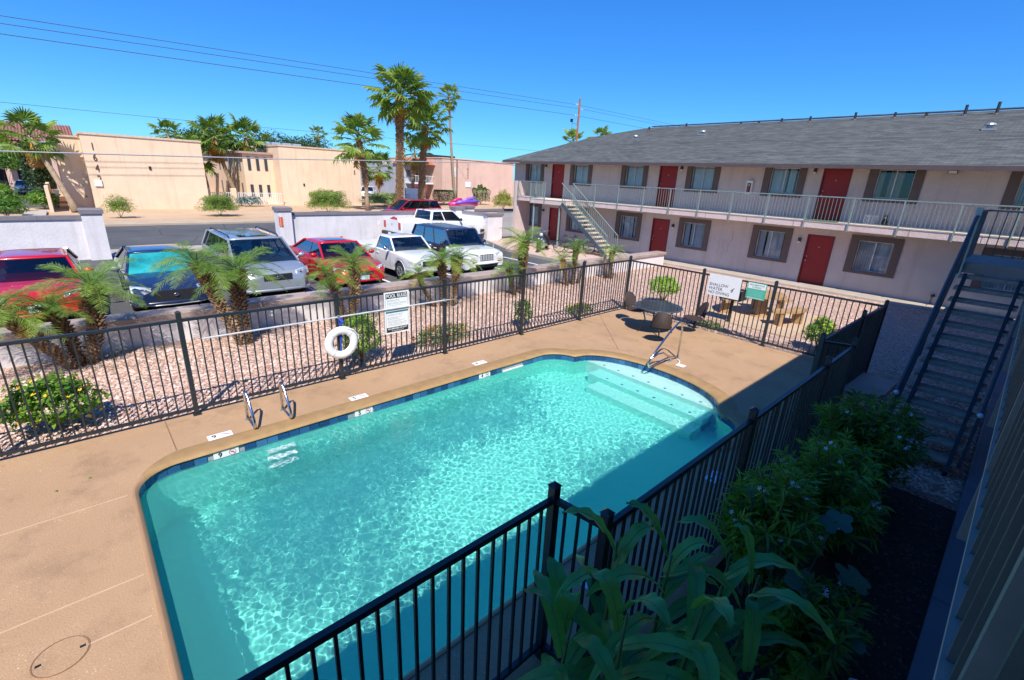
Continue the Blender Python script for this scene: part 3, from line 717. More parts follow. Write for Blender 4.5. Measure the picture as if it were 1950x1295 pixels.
S2 = sign_board('large white sign reading SHALLOW WATER NO DIVING on the end fence', (-5.12, 12.27, 1.29), (1,0,0), .85, .56)
for i, s in enumerate(('SHALLOW', 'WATER', 'NO DIVING')):
    put('lettering', text_mesh(s, .108, INK, 'LEFT', sx=1.0), S2, loc=(-.39, .01-.104*i, .001))
b = MB(); b.beam((.19,-.08,.0008),(.28,.0,.0008),.018,.0006); b.beam((.21,-.12,.0008),(.25,-.06,.0008),.022,.0006); b.ell((.235,-.045,.0008),.016,.016,.0006,8,3); put('diver_symbol', b.mesh('diver_symbol', INK), S2)
S3 = sign_board('small green and white Spanish pool regulations sign beside the big white one', (-4.31, 12.27, 1.33), (1,0,0), .46, .41, M('sign_green_rim', (.05,.42,.30), .4, var=.03))
GR = MC['sign_green_rim']
bar(S3, -.21, .21, .05, .19, G_SIGNW, 'header'); bar(S3, -.205, .205, -.19, -.183, G_SIGNW, 'border'); 
put('lettering', text_mesh('REGLAMENTO DE', .048, GR, bold=.001, sx=.9), S3, loc=(0, .145, .0015)); put('lettering', text_mesh('LA PISCINA', .048, GR, bold=.001, sx=.9), S3, loc=(0, .09, .0015))
fp = MB()
for i in range(9):
    y = .02-.019*i; x = -.19
    while x < .17: w_ = rs.uniform(.01, .04); fp.box(x, x+w_, y-.003, y+.003, 0, .0005); x += w_+.01
fp.box(-.19,.17,-.178,-.165,0,.0005)
put('fine_print', fp.mesh('fine_print', M('pale_print', (.35,.62,.52), .6)), S3)
# life ring on the fence post
o = thing('life_ring', 'white ring buoy hung by a blue rope on the fence post', 'life ring', (FX_+.10, 3.2, .74))
b = MB(); n1, n2 = 28, 12; Rr, rr = .235, .075
for i in range(n1):
    for j in range(n2):
        t, p = 2*PI*i/n1, 2*PI*j/n2; b.v.append((rr*.75*math.sin(p), (Rr+rr*math.cos(p))*math.cos(t), (Rr+rr*math.cos(p))*math.sin(t)))
b.f = [(i*n2+j, ((i+1) % n1)*n2+j, ((i+1) % n1)*n2+(j+1) % n2, i*n2+(j+1) % n2) for i in range(n1) for j in range(n2)]; b.m = [0]*len(b.f)
b.build('ring_body', G_WHITEP, o, True, True)
for a in (45, 135, 225, 315):
    c = Vector((0, Rr*math.cos(R(a)), Rr*math.sin(R(a)))); 
    b = MB(); t3 = Vector((0,-math.sin(R(a)),math.cos(R(a)))); 
    ring_pts = [c+Vector((math.sin(q)*.060, math.cos(R(a))*math.cos(q)*.079, math.sin(R(a))*math.cos(q)*.079)) for q in [2*PI*i/12 for i in range(13)]]
    b.tube(ring_pts, .006, 4, False); b.build('grab_band', M('band_grey', (.6,.6,.58), .6), o, local=True)
b = MB(); pts = []
for i in range(5):
    b.tube([(-.03, -.01+.012*i, .42-.01*i), (-.02, .02-.008*i, .1), (-.03, -.03+.01*i, -.28)], .011, 5)
b.tube([(.0,-.01,.45),(.04,.03,.40),(-.01,.01,.34)], .03, 6)
put('rope', b.mesh('rope', M('blue_rope', (.02,.07,.42), .8)), o)
b = MB(); b.tube([(.05,.10,.26),(.06,.22,.22),(.05,.30,.10),(.04,.31,.02)], .009, 5); put('cord', b.mesh('cord', G_WHITEP), o)
# rescue pole
o = thing('rescue_pole', 'long white reaching pole with hooked end resting across the far fence', 'pole', (FX_+.045, 1.1, 1.21))
b = MB(); b.tube([(0,0,0),(0,4.45,0)], .0145, 8); b.build('shaft', M('pole_white', (.72,.74,.74), .3, metal=.3), o, local=True)
b = MB(); b.tube([(0,4.45,0),(0,4.62,-.01),(0,4.74,-.05),(0,4.78,-.10),(0,4.72,-.16),(0,4.58,-.19)], .011, 8); b.build('hook', G_GREYM, o, True, True)
for y in (2.1, 4.4): MB().box(-.05, .02, y-.02, y+.02, -.03, .03).build('bracket', G_GREYM, o, local=True)

# ------------------------------------------------------------ ladder rails and entry handrail
for y, lab in ((1.42, 'polished ladder grab rail nearest the 9 plate'), (1.93, 'polished ladder grab rail farther from the 9 plate')):
    o = thing('ladder_rail', lab, 'grab rail', (-7.36, y, 0), 0, 'ladder grab rails on the far edge')
    b = MB(); b.tube([(-.02,0,0),(-.02,0,.30),(-.015,0,.44),(.03,0,.51),(.10,0,.52),(.17,0,.46),(.30,0,.28),(.38,0,.16),(.40,0,.08),(.36,0,.03)], .021, 10); b.build('tube', G_CHROME, o, True, True)
    b = MB(); b.tube([(.36,0,.035),(.18,0,.045),(-.02,0,.05)], .02, 8); b.build('cross_tube', G_CHROME, o, True, True)
    MB().cyl((-.02,0,0),(-.02,0,.02),.045,.04,12).build('escutcheon', G_GREYM, o, local=True)
o = thing('pool_handrail', 'looped steel handrail at the curved entry steps', 'handrail', (-4.74, 9.50, 0))
b = MB(); b.tube([(0,.12,0),(.0,.12,.70),(.0,.08,.83),(0,0,.90),(0,-.10,.88),(0,-.42,.72),(0,-.85,.42),(0,-1.06,.26),(0,-1.12,.16),(0,-1.08,.08),(0,-.98,.06),(0,-.62,.10),(0,-.26,.12),(0,-.20,.08),(0,-.2,0)], .021, 10); b.build('tube', G_CHROME, o, True, True)
b = MB(); b.tube([(0,-1.06,.24),(0,-.80,.30),(0,-.56,.28),(0,-.30,.14),(0,.1,.04)], .019, 8); b.build('brace_tube', G_CHROME, o, True, True)
MB().cyl((0,.12,0),(0,.12,.02),.05,.045,12).build('escutcheon', G_GREYM, o, local=True)
MB().cyl((0,-.2,0),(0,-.2,.02),.05,.045,12).build('escutcheon', G_GREYM, o, local=True)
o = thing('pad_plate', 'small white square plate on the deck beside the entry handrail', 'plate', (-4.46, 9.27, 0))
MB().cbox(-.09,.09,-.07,.07,0,.008,.003).build('plate', G_WHITEP, o, local=True); MB().tube([(-.08,.06,.01),(-.12,.16,.02),(-.2,.22,.02)], .012, 6).build('tie', G_WHITEP, o, local=True)

# ------------------------------------------------------------ far wing (two storeys, facing the pool)
WX0, WX1 = -24.8, 8.0
UC = [-22.88, -19.02, -15.33, -11.48, -7.85, -4.05, -.25, 3.6]      # window centres
DC = [-20.84, -13.32, -5.93, 1.5]                                   # door centres
wing = thing('apartment_wing', 'two-storey mauve stucco apartment wing with red doors, balcony and grey shingle roof', 'building', (-8, WALL_Y, 0))
def holed_wall(b, x0, x1, z0, z1, holes, y0, y1):
    xs = sorted({x0, x1, *[h[0] for h in holes], *[h[1] for h in holes]}); zs = sorted({z0, z1, *[h[2] for h in holes], *[h[3] for h in holes]})
    for i in range(len(xs)-1):
        # merge vertical cells
        run = None
        for j in range(len(zs)-1):
            cx, cz = (xs[i]+xs[i+1])/2, (zs[j]+zs[j+1])/2
            inside = any(h[0] < cx < h[1] and h[2] < cz < h[3] for h in holes)
            if not inside: run = (zs[j], zs[j+1]) if run is None else (run[0], zs[j+1])
            if (inside or j == len(zs)-2) and run: b.box(xs[i], xs[i+1], y0, y1, run[0], run[1]); run = None
holes = []
for c in UC: holes += [(c-.55, c+.55, 3.64, 4.66), (c-.56, c+.56, .89, 2.04)]
for c in DC: holes += [(c-.47, c+.47, .04, 2.05), (c-.47, c+.47, 2.68, 4.70)]
b = MB(); holed_wall(b, WX0, WX1, -.1, 5.0, holes, WALL_Y, WALL_Y+.2)
b.box(WX0, WX0+.2, WALL_Y+.2, 38, -.1, 4.9)
b.build('wall', G_PINK, wing)
MB().box(WX0+.2, WX1, WALL_Y+.9, WALL_Y+1.0, 0, 4.9).build('room_back', M('room_dark', (.03,.03,.035), .9), wing)
# windows
G_ALU = M('window_aluminium', (.55,.56,.55), .45, metal=.3)
G_BLIND = M('vertical_blind', (.86,.85,.83), .7, var=.10, scale=3)
G_BLINDT = M('tan_blind', (.58,.48,.36), .7, var=.10, scale=3)
wr = random.Random(11)
def window(c, z0, z1, up, k):
    w_ = .55 if up else .56; Y = WALL_Y
    o = MB()
    # brown surround, proud of the wall
    ow = .83; t0, t1 = (z0-.15, 4.74) if up else (z0-.12, z1+.20)
    holed_wall(o, c-ow, c+ow, t0, t1, [(c-w_, c+w_, z0, z1)], Y-.035, Y+.04)
    win = o.build('window', G_TRIM, wing)
    f = MB(); holed_wall(f, c-w_, c+w_, z0, z1, [(c-w_+.03, c-.018, z0+.03, z1-.03), (c+.018, c+w_-.03, z0+.03, z1-.03)], Y+.08, Y+.12)
    f.build('frame', G_ALU, win, local=False)
    g = MB(); g.quad((c-w_+.02, Y+.10, z0+.02), (c+w_-.02, Y+.10, z0+.02), (c+w_-.02, Y+.10, z1-.02), (c-w_+.02, Y+.10, z1-.02)); g.build('pane', G_GLASS, win)
    bl = MB(); x = c-w_+.03; drawn = wr.random()
    style = {5: 'open'}.get(k, 'full') if up else 'full'
    while x < c+w_-.05:
        rel = (x-c)/w_
        skip = False
        if up and k == 5: skip = (-.75 < rel < -.45) or (.35 < rel < 1)
        if up and k == 4: skip = .05 < rel < .2 or .62 < rel < .75
        if not up and k == 4: skip = -.55 < rel < -.42
        if wr.random() < .03: skip = True
        a = wr.uniform(.15, .5) if (up and k < 4) else wr.uniform(.25, .75)
        if not skip:
            dx, dy = .042*math.cos(a), .042*math.sin(a)
            bl.quad((x-dx+.04, Y+.20-dy, z0+.02), (x+dx+.04, Y+.20+dy, z0+.02), (x+dx+.04, Y+.20+dy, z1-.03), (x-dx+.04, Y+.20-dy, z1-.03))
        x += .082
    bl.build('blind', G_BLINDT if (up and k == 5) else G_BLIND, win)
for k, c in enumerate(UC):
    window(c, 3.64, 4.66, True, k); window(c, .89, 2.04, False, k)
for k, c in enumerate(DC):
    for z in (.06, 2.69):
        d = MB().cbox(c-.455, c+.455, WALL_Y+.05, WALL_Y+.10, z, z+1.97, .003).build('door', G_DOOR, wing)
        f = MB(); holed_wall(f, c-.50, c+.50, z-.02, z+2.02, [(c-.455, c+.455, z-.02, z+1.975)], WALL_Y-.012, WALL_Y+.06); f.build('door_frame', M('door_frame_red', (.16,.012,.014), .5), d)
        kx = c-.37
        MB().ell((kx, WALL_Y+.0, z+.95), .032, .035, .032).build('handle', G_CHROME, d, True); MB().ell((kx, WALL_Y+.03, z+1.12), .028, .025, .028).build('deadbolt', G_CHROME, d, True)
        MB().box(c-.03, c+.03, WALL_Y+.036, WALL_Y+.049, z+1.5, z+1.56).build('peephole_plate', M('door_plate', (.42,.18,.14), .4), d)
# wall lamps, extinguisher, vent
for (x, z) in ((-21.86, 4.60), (-12.6, 4.62), (-6.72, 4.62), (-6.69, 1.86), (-12.6, 1.84), (-21.86,1.9)):
    l_ = MB().box(x-.05, x+.05, WALL_Y-.10, WALL_Y-.002, z-.10, z+.04).build('wall_lamp', G_BLKPL, wing)
    MB().cyl((x, WALL_Y-.06, z-.17), (x, WALL_Y-.06, z-.10), .045, .04, 10).build('lamp_glass', G_WHITEP, l_)
x, z = -2.5, 4.60; fl_ = MB().beam((x-.13, WALL_Y-.10, z), (x+.13, WALL_Y-.10, z), .09, .11).build('floodlight', G_BLKPL, wing)
MB().box(x-.11, x+.11, WALL_Y-.155, WALL_Y-.146, z-.045, z+.045).build('flood_lens', G_WHITEP, fl_)
ext = MB().box(-9.30, -9.06, WALL_Y-.14, WALL_Y-.01, 3.52, 4.10).build('extinguisher_cabinet', G_WHITEP, wing)
MB().box(-9.26, -9.10, WALL_Y-.15, WALL_Y-.141, 3.60, 4.00).build('cabinet_pane', M('dark_pane', (.05,.05,.06), .1), ext)
MB().cyl((-9.18, WALL_Y-.165, 3.64), (-9.18, WALL_Y-.165, 3.86), .035, .035, 8).build('extinguisher', M('red_ext', (.5,.03,.02), .4), ext)
MB().box(-9.22, -9.14, WALL_Y-.16, WALL_Y-.151, 3.88, 3.94).build('yellow_tag', G_YEL, ext)
# balcony slab
BY0, BYE = 21.42, WALL_Y
bal = MB().box(-23.1, WX1, BY0, BYE-.002, 2.42, 2.645).build('balcony_slab', G_PINKL, wing)
MB().box(-23.1, WX1, BY0-.02, BYE-.003, 2.647, 2.675).build('balcony_topping', M('topping_pale', (.72,.62,.50), .8, var=.08), bal)
MB().box(-20.86, -18.30, 20.42, BY0-.022, 2.40, 2.64).build('stair_landing', G_PINKL, bal)
MB().box(-20.88, -18.28, 20.40, BY0-.023, 2.642, 2.67).build('landing_topping', MC['topping_pale'], bal)
xg = -23.1+.02; k = 0
# facing strip joints on the slab edge
for i in range(16):
    xp = -21.5+i*1.85
    MB().box(xp, xp+.012, BY0-.004, BY0-.001, 2.42, 2.64).build('slab_joint', G_FASCIA, bal)
# end fin wall
MB().box(-23.35, -23.15, 21.40, WALL_Y-.003, -.1, 3.60).build('end_wall', G_PINKL, wing)
# red mat by the upstairs door
tag(MB().cbox(-6.4, -5.3, 21.55, 22.1, 2.676, 2.70, .005).build('door_mat', leafmat('green_turf', (.06,.16,.03), (.10,.24,.05), .1, 20, .9)), 'green turf mat on the balcony before an upstairs red door', 'door mat')
# soffit + roof
EZ = 4.74; SL = .30
def rz(y): return EZ+SL*(y-21.38)
def prism_xz():
    pass
rf = MB()
A_ = (-22.85, 21.30, EZ); A2 = (WX1, 21.30, EZ); Rr_ = (WX1, 30.3, rz(30.3)); Rl = (-19.4, 30.3, rz(30.3)); H_ = (-22.45, 27.76, rz(27.76)); Ec = (-24.7, 21.55, EZ+.10); Ec2 = (-22.85, 21.55, EZ+.08)
rf.poly([A_, A2, Rr_, Rl, H_, Ec, Ec2])
Bk = 39.2
rf.poly([Rl, Rr_, (WX1, Bk, EZ), (-22.85, Bk, EZ)]); rf.poly([H_, Rl, (-22.85, Bk, EZ), (-25.5, 33, EZ+.1)]); rf.poly([Ec, H_, (-25.5, 33, EZ+.1)])
roof = rf.build('roof', G_SHINGLE, wing)
def shingle_rows():
    b = MB(); y = 21.30; i = 0
    while y < 30.1:
        z = rz(y)+.004+(EZ-rz(21.30)); z = EZ+SL*(y-21.30)
        xl = -22.85 if y < 21.6 else max(-24.7+(y-21.55)*(2.25/6.21), -24.7) if y < 27.76 else -22.45+(y-27.76)*(3.05/2.54)
        b.add([(xl, y, z+.016), (WX1, y, z+.016), (WX1, y+.145, z+SL*.145+.004), (xl, y+.145, z+SL*.145+.004), (xl, y, z+.002), (WX1, y, z+.002)], [(0,1,2,3), (4,5,1,0)])
        y += .145
    return b
tag(shingle_rows().build('shingle_courses', G_SHINGLE, roof), kind='stuff')
MB().box(-22.87, WX1, 21.27, 21.30, EZ-.13, EZ+.012).build('fascia', G_FASCIA, roof)
MB().beam((-24.72, 21.53, EZ+.02), (-22.87, 21.53, EZ-.0), .03, .15).build('fascia', G_FASCIA, roof)
MB().beam((-24.72, 21.5, EZ+.02), (-25.5, 33, EZ+.02), .03, .15).build('fascia', G_FASCIA, roof)
MB().box(-24.7, WX1, 21.31, WALL_Y+.05, EZ-.075, EZ-.05).build('soffit', M('soffit_paint', (.50,.40,.38), .8), roof)
MB().beam((-19.45, 30.3, rz(30.3)+.06), (WX1, 30.3, rz(30.3)+.06), .3, .04).build('ridge_cap', G_SHINGLE, roof)
# roof furniture: pipes near the ridge, low vents
def pipe(x, y, h):
    h *= .45
    z = EZ+SL*(y-21.30); p = MB().cyl((x, y, z-.05), (x, y, z+h), .055, .055, 8).build('vent_pipe', G_BLKPL, roof); MB().cyl((x, y, z-.02), (x, y, z+.05), .10, .06, 8).build('flashing', G_FASCIA, p)
for x, y, h in ((-19.0,29.2,.5),(-16.6,29.6,.55),(-13.2,29.6,.4),(-11.0,29.6,.55),(-9.6,29.6,.6),(-7.6,29.6,.75),(-6.0,29.6,.55),(-4.8,29.4,.5),(-12.2,29.6,.3),(-3.5,29.4,.95),(-2.5,29.4,1.05)): pipe(x, y, h)
def low_vent(x, y):
    z = EZ+SL*(y-21.30); v_ = MB().cyl((x,y,z-.05),(x,y,z+.18),.10,.09,10).build('roof_vent', G_GREYM, roof); MB().cyl((x,y,z+.17),(x,y,z+.24),.19,.16,12).build('vent_cap', G_GREYM, v_); MB().box(x-.2,x+.2,y-.16,y+.16,z-.02,z+.05).build('flashing', G_GREYM, v_)
for x, y in ((-18.2,26.6),(-14.2,27.2),(-2.3,26.4)): low_vent(x, y)
# cracks in the wall: fine dark lines relief
for (px, zt, zb) in ((-9.55,1.9,.9),(-9.9,1.4,.5),(-4.9,2.1,1.5)):
    b = MB(); pts = [(px, WALL_Y-.002, zt)]
    while pts[-1][2] > zb: pts.append((pts[-1][0]+wr.uniform(-.05,.05), WALL_Y-.002, pts[-1][2]-.09))
    b.tube(pts, .004, 3, False); b.build('wall_crack', M('crack_dark', (.25,.17,.16)), wing)
# balcony railing: posts that run down over the slab edge, pickets, rails
RX = [-22.97,-21.33,-20.8,-19.28]
rail = MB().beam((-23.0, 21.385, 3.60), (-20.8, 21.385, 3.60), .045, .04).build('balcony_railing', G_TEALRAIL, wing)
rp = MB().box(-.022,.022,-.022,.022,-.02,1.22).mesh('rail_post', G_TEALRAIL); rk = MB().box(-.006,.006,-.006,.006,.12,.98).mesh('picket', G_TEALRAIL)
def rail_run(p, q, posts, nm_parent, z=2.62, pitch=.125, top=None, o0=None):
    p, q = Vector(p), Vector(q); o0 = wloc(nm_parent); L_ = (q-p).length; n_ = round(L_/pitch)
    if top: MB().beam(p+Vector((0,0,top)), q+Vector((0,0,top)), .045, .04).build('top_rail', G_TEALRAIL, nm_parent)
    MB().beam(p+Vector((0,0,2.73)), q+Vector((0,0,2.73)), .03, .02).build('bottom_rail', G_TEALRAIL, nm_parent)
    for i in range(1, n_): put('picket', rk, nm_parent, loc=p.lerp(q, i/n_)+Vector((0,0,z))-o0)
    for P_ in posts: put('rail_post', rp, nm_parent, loc=Vector(P_)+Vector((0,0,2.40))-o0)
rail_run((-23.0,21.385,0), (-20.8,21.385,0), [(x,21.385,0) for x in (-22.97,-21.33,-20.8)], rail)
rail_run((-20.82,20.40,0), (-19.62,20.40,0), [(-20.82,20.40,0),(-19.66,20.40,0)], rail, top=3.60)
rail_run((-20.82,20.44,0), (-20.82,21.38,0), [], rail, top=3.60)
PXS = [-18.4,-16.8,-15.27,-13.75,-12.28,-10.79,-9.3,-7.81,-6.32,-4.82,-3.34,-1.85,-.52,1,2.5,4,5.5,7]
rail_run((-18.4,21.385,0), (7.4,21.385,0), [(x,21.385,0) for x in PXS], rail, top=3.60)
for x in (-20.62, -18.55): MB().cyl((x,20.55,0),(x,20.55,2.40),.055,.055,12).build('landing_column', G_TEALRAIL, wing)
# potted thing / box on the balcony floor
o = thing('cat_statue', 'small dark figurine with a yellow face sitting on the balcony floor under an upstairs window', 'figurine', (-3.93, 22.35, 2.68))
b = MB(); b.ell((0,0,.12),.09,.08,.14,8,6); b.ell((0,-.02,.30),.065,.06,.07,8,6); b.cyl((-.035,-.02,.34),(-.045,-.02,.41),.02,.004,5); b.cyl((.035,-.02,.34),(.045,-.02,.41),.02,.004,5); b.build('body', G_BLKPL, o, True, True)
MB().ell((0,-.075,.29),.035,.012,.035,8,4).build('face', G_YEL, o, True, True)
o = thing('wire_rack', 'small white wire rack on the balcony floor beside the dark figurine', 'rack', (-4.35, 22.3, 2.68))
b = MB()
for i in range(6): b.box(-.2+.08*i-.006, -.2+.08*i+.006, -.1, -.088, 0, .32)
b.box(-.21,.21,-.1,-.088,.31,.325); b.box(-.21,.21,-.1,-.088,.0,.012); b.build('front', G_WHITEP, o, local=True)
b = MB()
for i in range(6): b.box(-.2+.08*i-.006, -.2+.08*i+.006, .1, .112, 0, .32)
b.box(-.21,.21,.1,.112,.31,.325); b.build('back', G_WHITEP, o, local=True)
# dryer vent hose at the wall foot
o = thing('pipe_stub', 'short coiled wire and pipe fitting on the wall foot near the walk', 'pipe', (-2.0, WALL_Y-.05, .0))
b = MB(); b.cyl((.02,-.02,.36),(.12,-.02,.40),.05,.05,8); b.tube([(.05+.03*math.sin(i*1.9), -.03+.02*math.cos(i*1.9), .36-.016*i) for i in range(20)], .008, 4); b.build('coil', G_BLKPL, o, True, True)

# staircases ---------------------------------------------------
G_TREADC = M('concrete_tread', (.60,.50,.37), .85, var=.1); 
o = thing('metal_staircase', 'sunlit metal staircase with pale concrete treads climbing to the balcony of the far wing', 'staircase', (-18.3, 20.85, 0))
tm = MB().cbox(-.15,.15,-.45,.45,-.05,0,.008).mesh('tread', G_TREADC); o0 = wloc(o)
N = 13
for i in range(N): put('tread', tm, o, loc=Vector((-18.18+.263*i, 20.88, 2.45-.19*i))-o0)
for y in (20.40, 21.33):
    MB().beam((-18.30, y, 2.50), (-14.86, y, .0), .04, .20).build('stringer', G_DARKRAIL if y < 21 else G_TEALRAIL, o)
    MB().tube([(-18.38, y, 3.60), (-18.28, y, 3.52), (-14.95, y, 1.08)], .022, 6).build('handrail', G_TEALRAIL, o)
    n_ = 24
    for i in range(n_+1):
        t = i/n_; x = -18.25+t*3.3; zt = 3.50-t*2.40; zb = 2.50-t*2.40; big = i in (0, 8, 16, 24)
        MB().box(x-(.02 if big else .008), x+(.02 if big else .008), y-.01, y+.01, zb, zt).build('baluster', G_TEALRAIL, o)
o = thing('metal_staircase', 'dark open-tread metal staircase in the shade rising at the right of the near fence', 'staircase', (-.3, 8.6, 0))
G_TREADD = M('dark_tread', (.38,.31,.24), .9, var=.25, scale=14, bs=.5, bscale=60)
tm = MB().cbox(-.42,.42,-.02,.27,-.055,0,.01).mesh('tread', G_TREADD); o0 = wloc(o)
YT = lambda k: 8.58+.2035*(k-1)
for k in range(1, 15): put('tread', tm, o, loc=Vector((-.30, YT(k), .177*k))-o0)
for x in (-.64, .04):
    MB().beam((x, 8.5, .0), (x, 11.3, 2.44), .045, .20).build('stringer', M('stringer_dark', (.03,.035,.045), .6), o)
for x in (-.76, .15):
    MB().tube([(x, 8.52, 1.0), (x, 11.32, 3.44), (x, 11.5, 3.47)], .024, 6).build('handrail', G_DARKRAIL, o)
    MB().tube([(x, 8.62, .40), (x, 11.35, 2.80)], .016, 5).build('lower_rail', G_DARKRAIL, o)
    MB().ell((x, 8.50, .99), .035,.05,.035, 8, 5).build('end_cap', M('pale_tape', (.62,.76,.88), .4), o, True)
    for i in range(26):
        t = i/25; y = 8.6+t*2.68; zt = 1.05+t*2.36; zb = .43+t*2.36
        big = i in (0, 12, 25); w_ = .02 if big else .0075
        MB().box(x-w_, x+w_, y-w_, y+w_, zb-(.3 if big else 0), zt).build('baluster', G_DARKRAIL, o)
land = MB().box(-.76, 1.36, 11.46, 13.4, 2.50, 2.68).build('landing', M('landing_concrete', (.36,.31,.27), .8, var=.1), o)
MB().cbox(-.80, -.72, 11.42, 11.52, 2.4, 3.60, .005).build('newel_post', M('newel_sage', (.36,.50,.46), .5), o)
MB().beam((-.76,11.47,3.585), (.13,11.47,3.585), .05, .03).build('top_rail', G_TEALRAIL, o) if False else None
for (p, q) in (((-.76, 13.35), (1.2, 13.35)), ((-.76, 11.5), (-.76, 13.35))):
    MB().beam((*p, 3.54), (*q, 3.54), .045, .035).build('top_rail', G_TEALRAIL, o)
    n_ = 14
    for i in range(1, n_):
        x, y = p[0]+(q[0]-p[0])*i/n_, p[1]+(q[1]-p[1])*i/n_; MB().box(x-.008, x+.008, y-.008, y+.008, 2.68, 3.53).build('baluster', G_DARKRAIL, o)

# ------------------------------------------------------------ own building (camera stands at its rail)
own = thing('near_apartment_block', 'near apartment block at the right edge with shade-darkened walkway edge and sage balusters', 'building', (1.5, 3, 0))
MB().box(1.36, 1.56, -14, 19.5, -.1, 4.7).build('wall', G_PINK, own)
ob = MB().box(.155, 1.358, -14, 11.45, 2.46, 2.655).build('balcony_slab', M('own_slab_shade', (.075,.08,.10), .7, var=.1, bs=.3), own)  # dark slab colour carries the walkway shade
MB().box(.150, .158, -14, 11.45, 2.44, 2.66).build('slab_edge', M('edge_dark', (.05,.06,.08), .6), ob) if False else None
oroof = MB(); oroof.v = [(-.04,-14,4.70),(-.04,19.6,4.70),(8,19.6,7.1),(8,-14,7.1),(-.04,-14,4.82),(-.04,19.6,4.82),(8,19.6,7.22),(8,-14,7.22),(16,19.6,4.82),(16,-14,4.82)]
oroof.f = [(0,1,5,4),(0,3,2,1),(4,5,6,7),(7,6,8,9),(0,4,7,3),(1,2,6,5)]; oroof.m = [0]*6
oroof.build('roof', G_SHINGLE, own)
orail = MB().beam((.125,-6,2.725),(.125,11.45,2.725),.03,.022).build('balcony_railing', G_TEALRAIL, own)
MB().beam((.135,-6,3.735),(.135,11.45,3.735),.045,.035).build('top_rail', G_TEALRAIL, orail)
G_OWNP = M('own_picket_shade', (.06,.10,.10), .35, var=.1, coat=.3); pk = MB().box(-.009,.009,-.009,.009,2.73,3.72).mesh('picket', G_OWNP); pw = MB().box(-.016,.016,-.016,.016,2.42,3.72).mesh('rail_post', M('own_post_shade', (.10,.16,.16), .4))  # rail paint darkened here so the colour itself holds the shade
o0 = wloc(orail); y = -3.14; i = 0
MB().box(.50, 1.357, -14, 11.44, 2.657, 2.668).build('floor_pale_strip', M('own_floor', (.42,.36,.31), .8, var=.1, bs=.3), ob)  # added paler floor strip where the painted slab shade stops
while y < 11.4:
    big = i % 9 == 7
    put('rail_post' if big else 'picket', pw if big else pk, orail, loc=Vector((.128, y, 0))-o0); y += .163; i += 1

# ------------------------------------------------------------ parking walls
def wall_run(b, p, q, z, t): b.beam((*p, z/2-.05), (*q, z/2-.05), t, z+.1)
# the low planter wall, blocks drawn as relief in the material, real cap pieces
lw = thing('low_wall', 'low white block wall with brownish cap between gravel bed and parked cars', 'wall', (-12.3, 4, 0))
MB().box(-12.52, -12.12, -9, 21.4, -.1, .50).build('wall_body', G_WHITEBLK, lw)
y = -9
while y < 21.4:
    MB().cbox(-12.60+random.uniform(-.004,.004), -12.05+random.uniform(-.006,.006), y+.004, min(y+1.2,21.45)-.004, .50, .62+random.uniform(-.004,.004), .02).build('cap_block', G_CAPL, lw); y += 1.2
def boundary(name, label, segs, pillars, zt=1.50, t=.22):
    o = thing(name, label, 'wall', (segs[0][0][0], segs[0][0][1], 0), 0, 'white walls along the parking lot')
    for (p, q) in segs:
        MB().beam((*p, zt/2-.05), (*q, zt/2-.05), t, zt+.1).build('wall_body', G_WHITEBLK, o)
        P, Q = Vector((*p, zt+.07)), Vector((*q, zt+.07)); L_ = (Q-P).length; n_ = max(1, round(L_/1.2))
        for i in range(n_):
            a_, c_ = P.lerp(Q, i/n_), P.lerp(Q, (i+1)/n_); d = (c_-a_).normalized()*.003
            MB().beam(a_+d, c_-d, t+.10, .14).build('cap_block', G_CAP, o)
    for (x, y) in pillars:
        s = .31; pl = MB().box(x-s, x+s, y-s, y+s, -.1, 1.72).build('pillar', G_WHITEBLK, o)
        MB().cbox(x-s-.05, x+s+.05, y-s-.05, y+s+.05, 1.72, 1.90, .03).build('pillar_cap', G_CAP, pl)
    return o
boundary('parking_wall', 'white block wall left of the driveway behind the red and blue cars', [((-24.55,-30),(-24.55,.25))], [(-24.5,.55)])
wR = boundary('parking_wall', 'long white block wall right of the driveway behind the parked pickup', [((-24.98,7.9),(-24.98,17.8)),((-24.9,18.3),(-22.95,18.95))], [(-24.98,7.63),(-24.98,18.08)])
MB().box(-24.0+1.0, -22.75, 18.75, 19.95, -.1, 1.50).build('pillar', G_WHITEBLK, wR); MB().cbox(-23.08, -22.68, 18.68, 20.02, 1.50, 1.64, .02).build('cap_block', G_CAP, wR)
MB().box(-24.66, -24.64, 7.4, 7.5, 1.0, 1.45).build('reflector', M('orange_reflector', (.7,.12,.03), .3), wR)
MB().box(-24.70+.06, -24.655+.02, 7.32, 7.36, 1.02, 1.48).build('reflector', MC['orange_reflector'], wR)
wB = boundary('parking_wall', 'short white wall with a pillar behind the metal gate', [((-26.0,19.6),(-26.0,26))], [(-25.9,19.6)], 1.5)
tag(MB().box(-23.5,-23.497,18.62,18.9,.75,1.35).build('paper_notice', G_SIGNW), 'small white and red notice posted on the wall near the gate', 'notice')
gt = thing('metal_gate', 'grey ribbed metal gate between the white wall and the far wing', 'gate', (-23.4, 20.6, 0))
MB().beam((-23.35,20.02,1.65),(-23.35,21.35,1.65),.05,.05).build('gate_frame', G_GREYM, gt)
MB().beam((-23.35,20.02,.12),(-23.35,21.35,.12),.05,.05).build('gate_frame', G_GREYM, gt)
gm = MB().box(-.012,.012,-.035,.035,.1,1.68).mesh('board_panel', M('gate_grey', (.38,.38,.40), .6))
for i in range(15): put('board', gm, gt, loc=(.05+.006*(i%2), -.53+.092*i, 0))
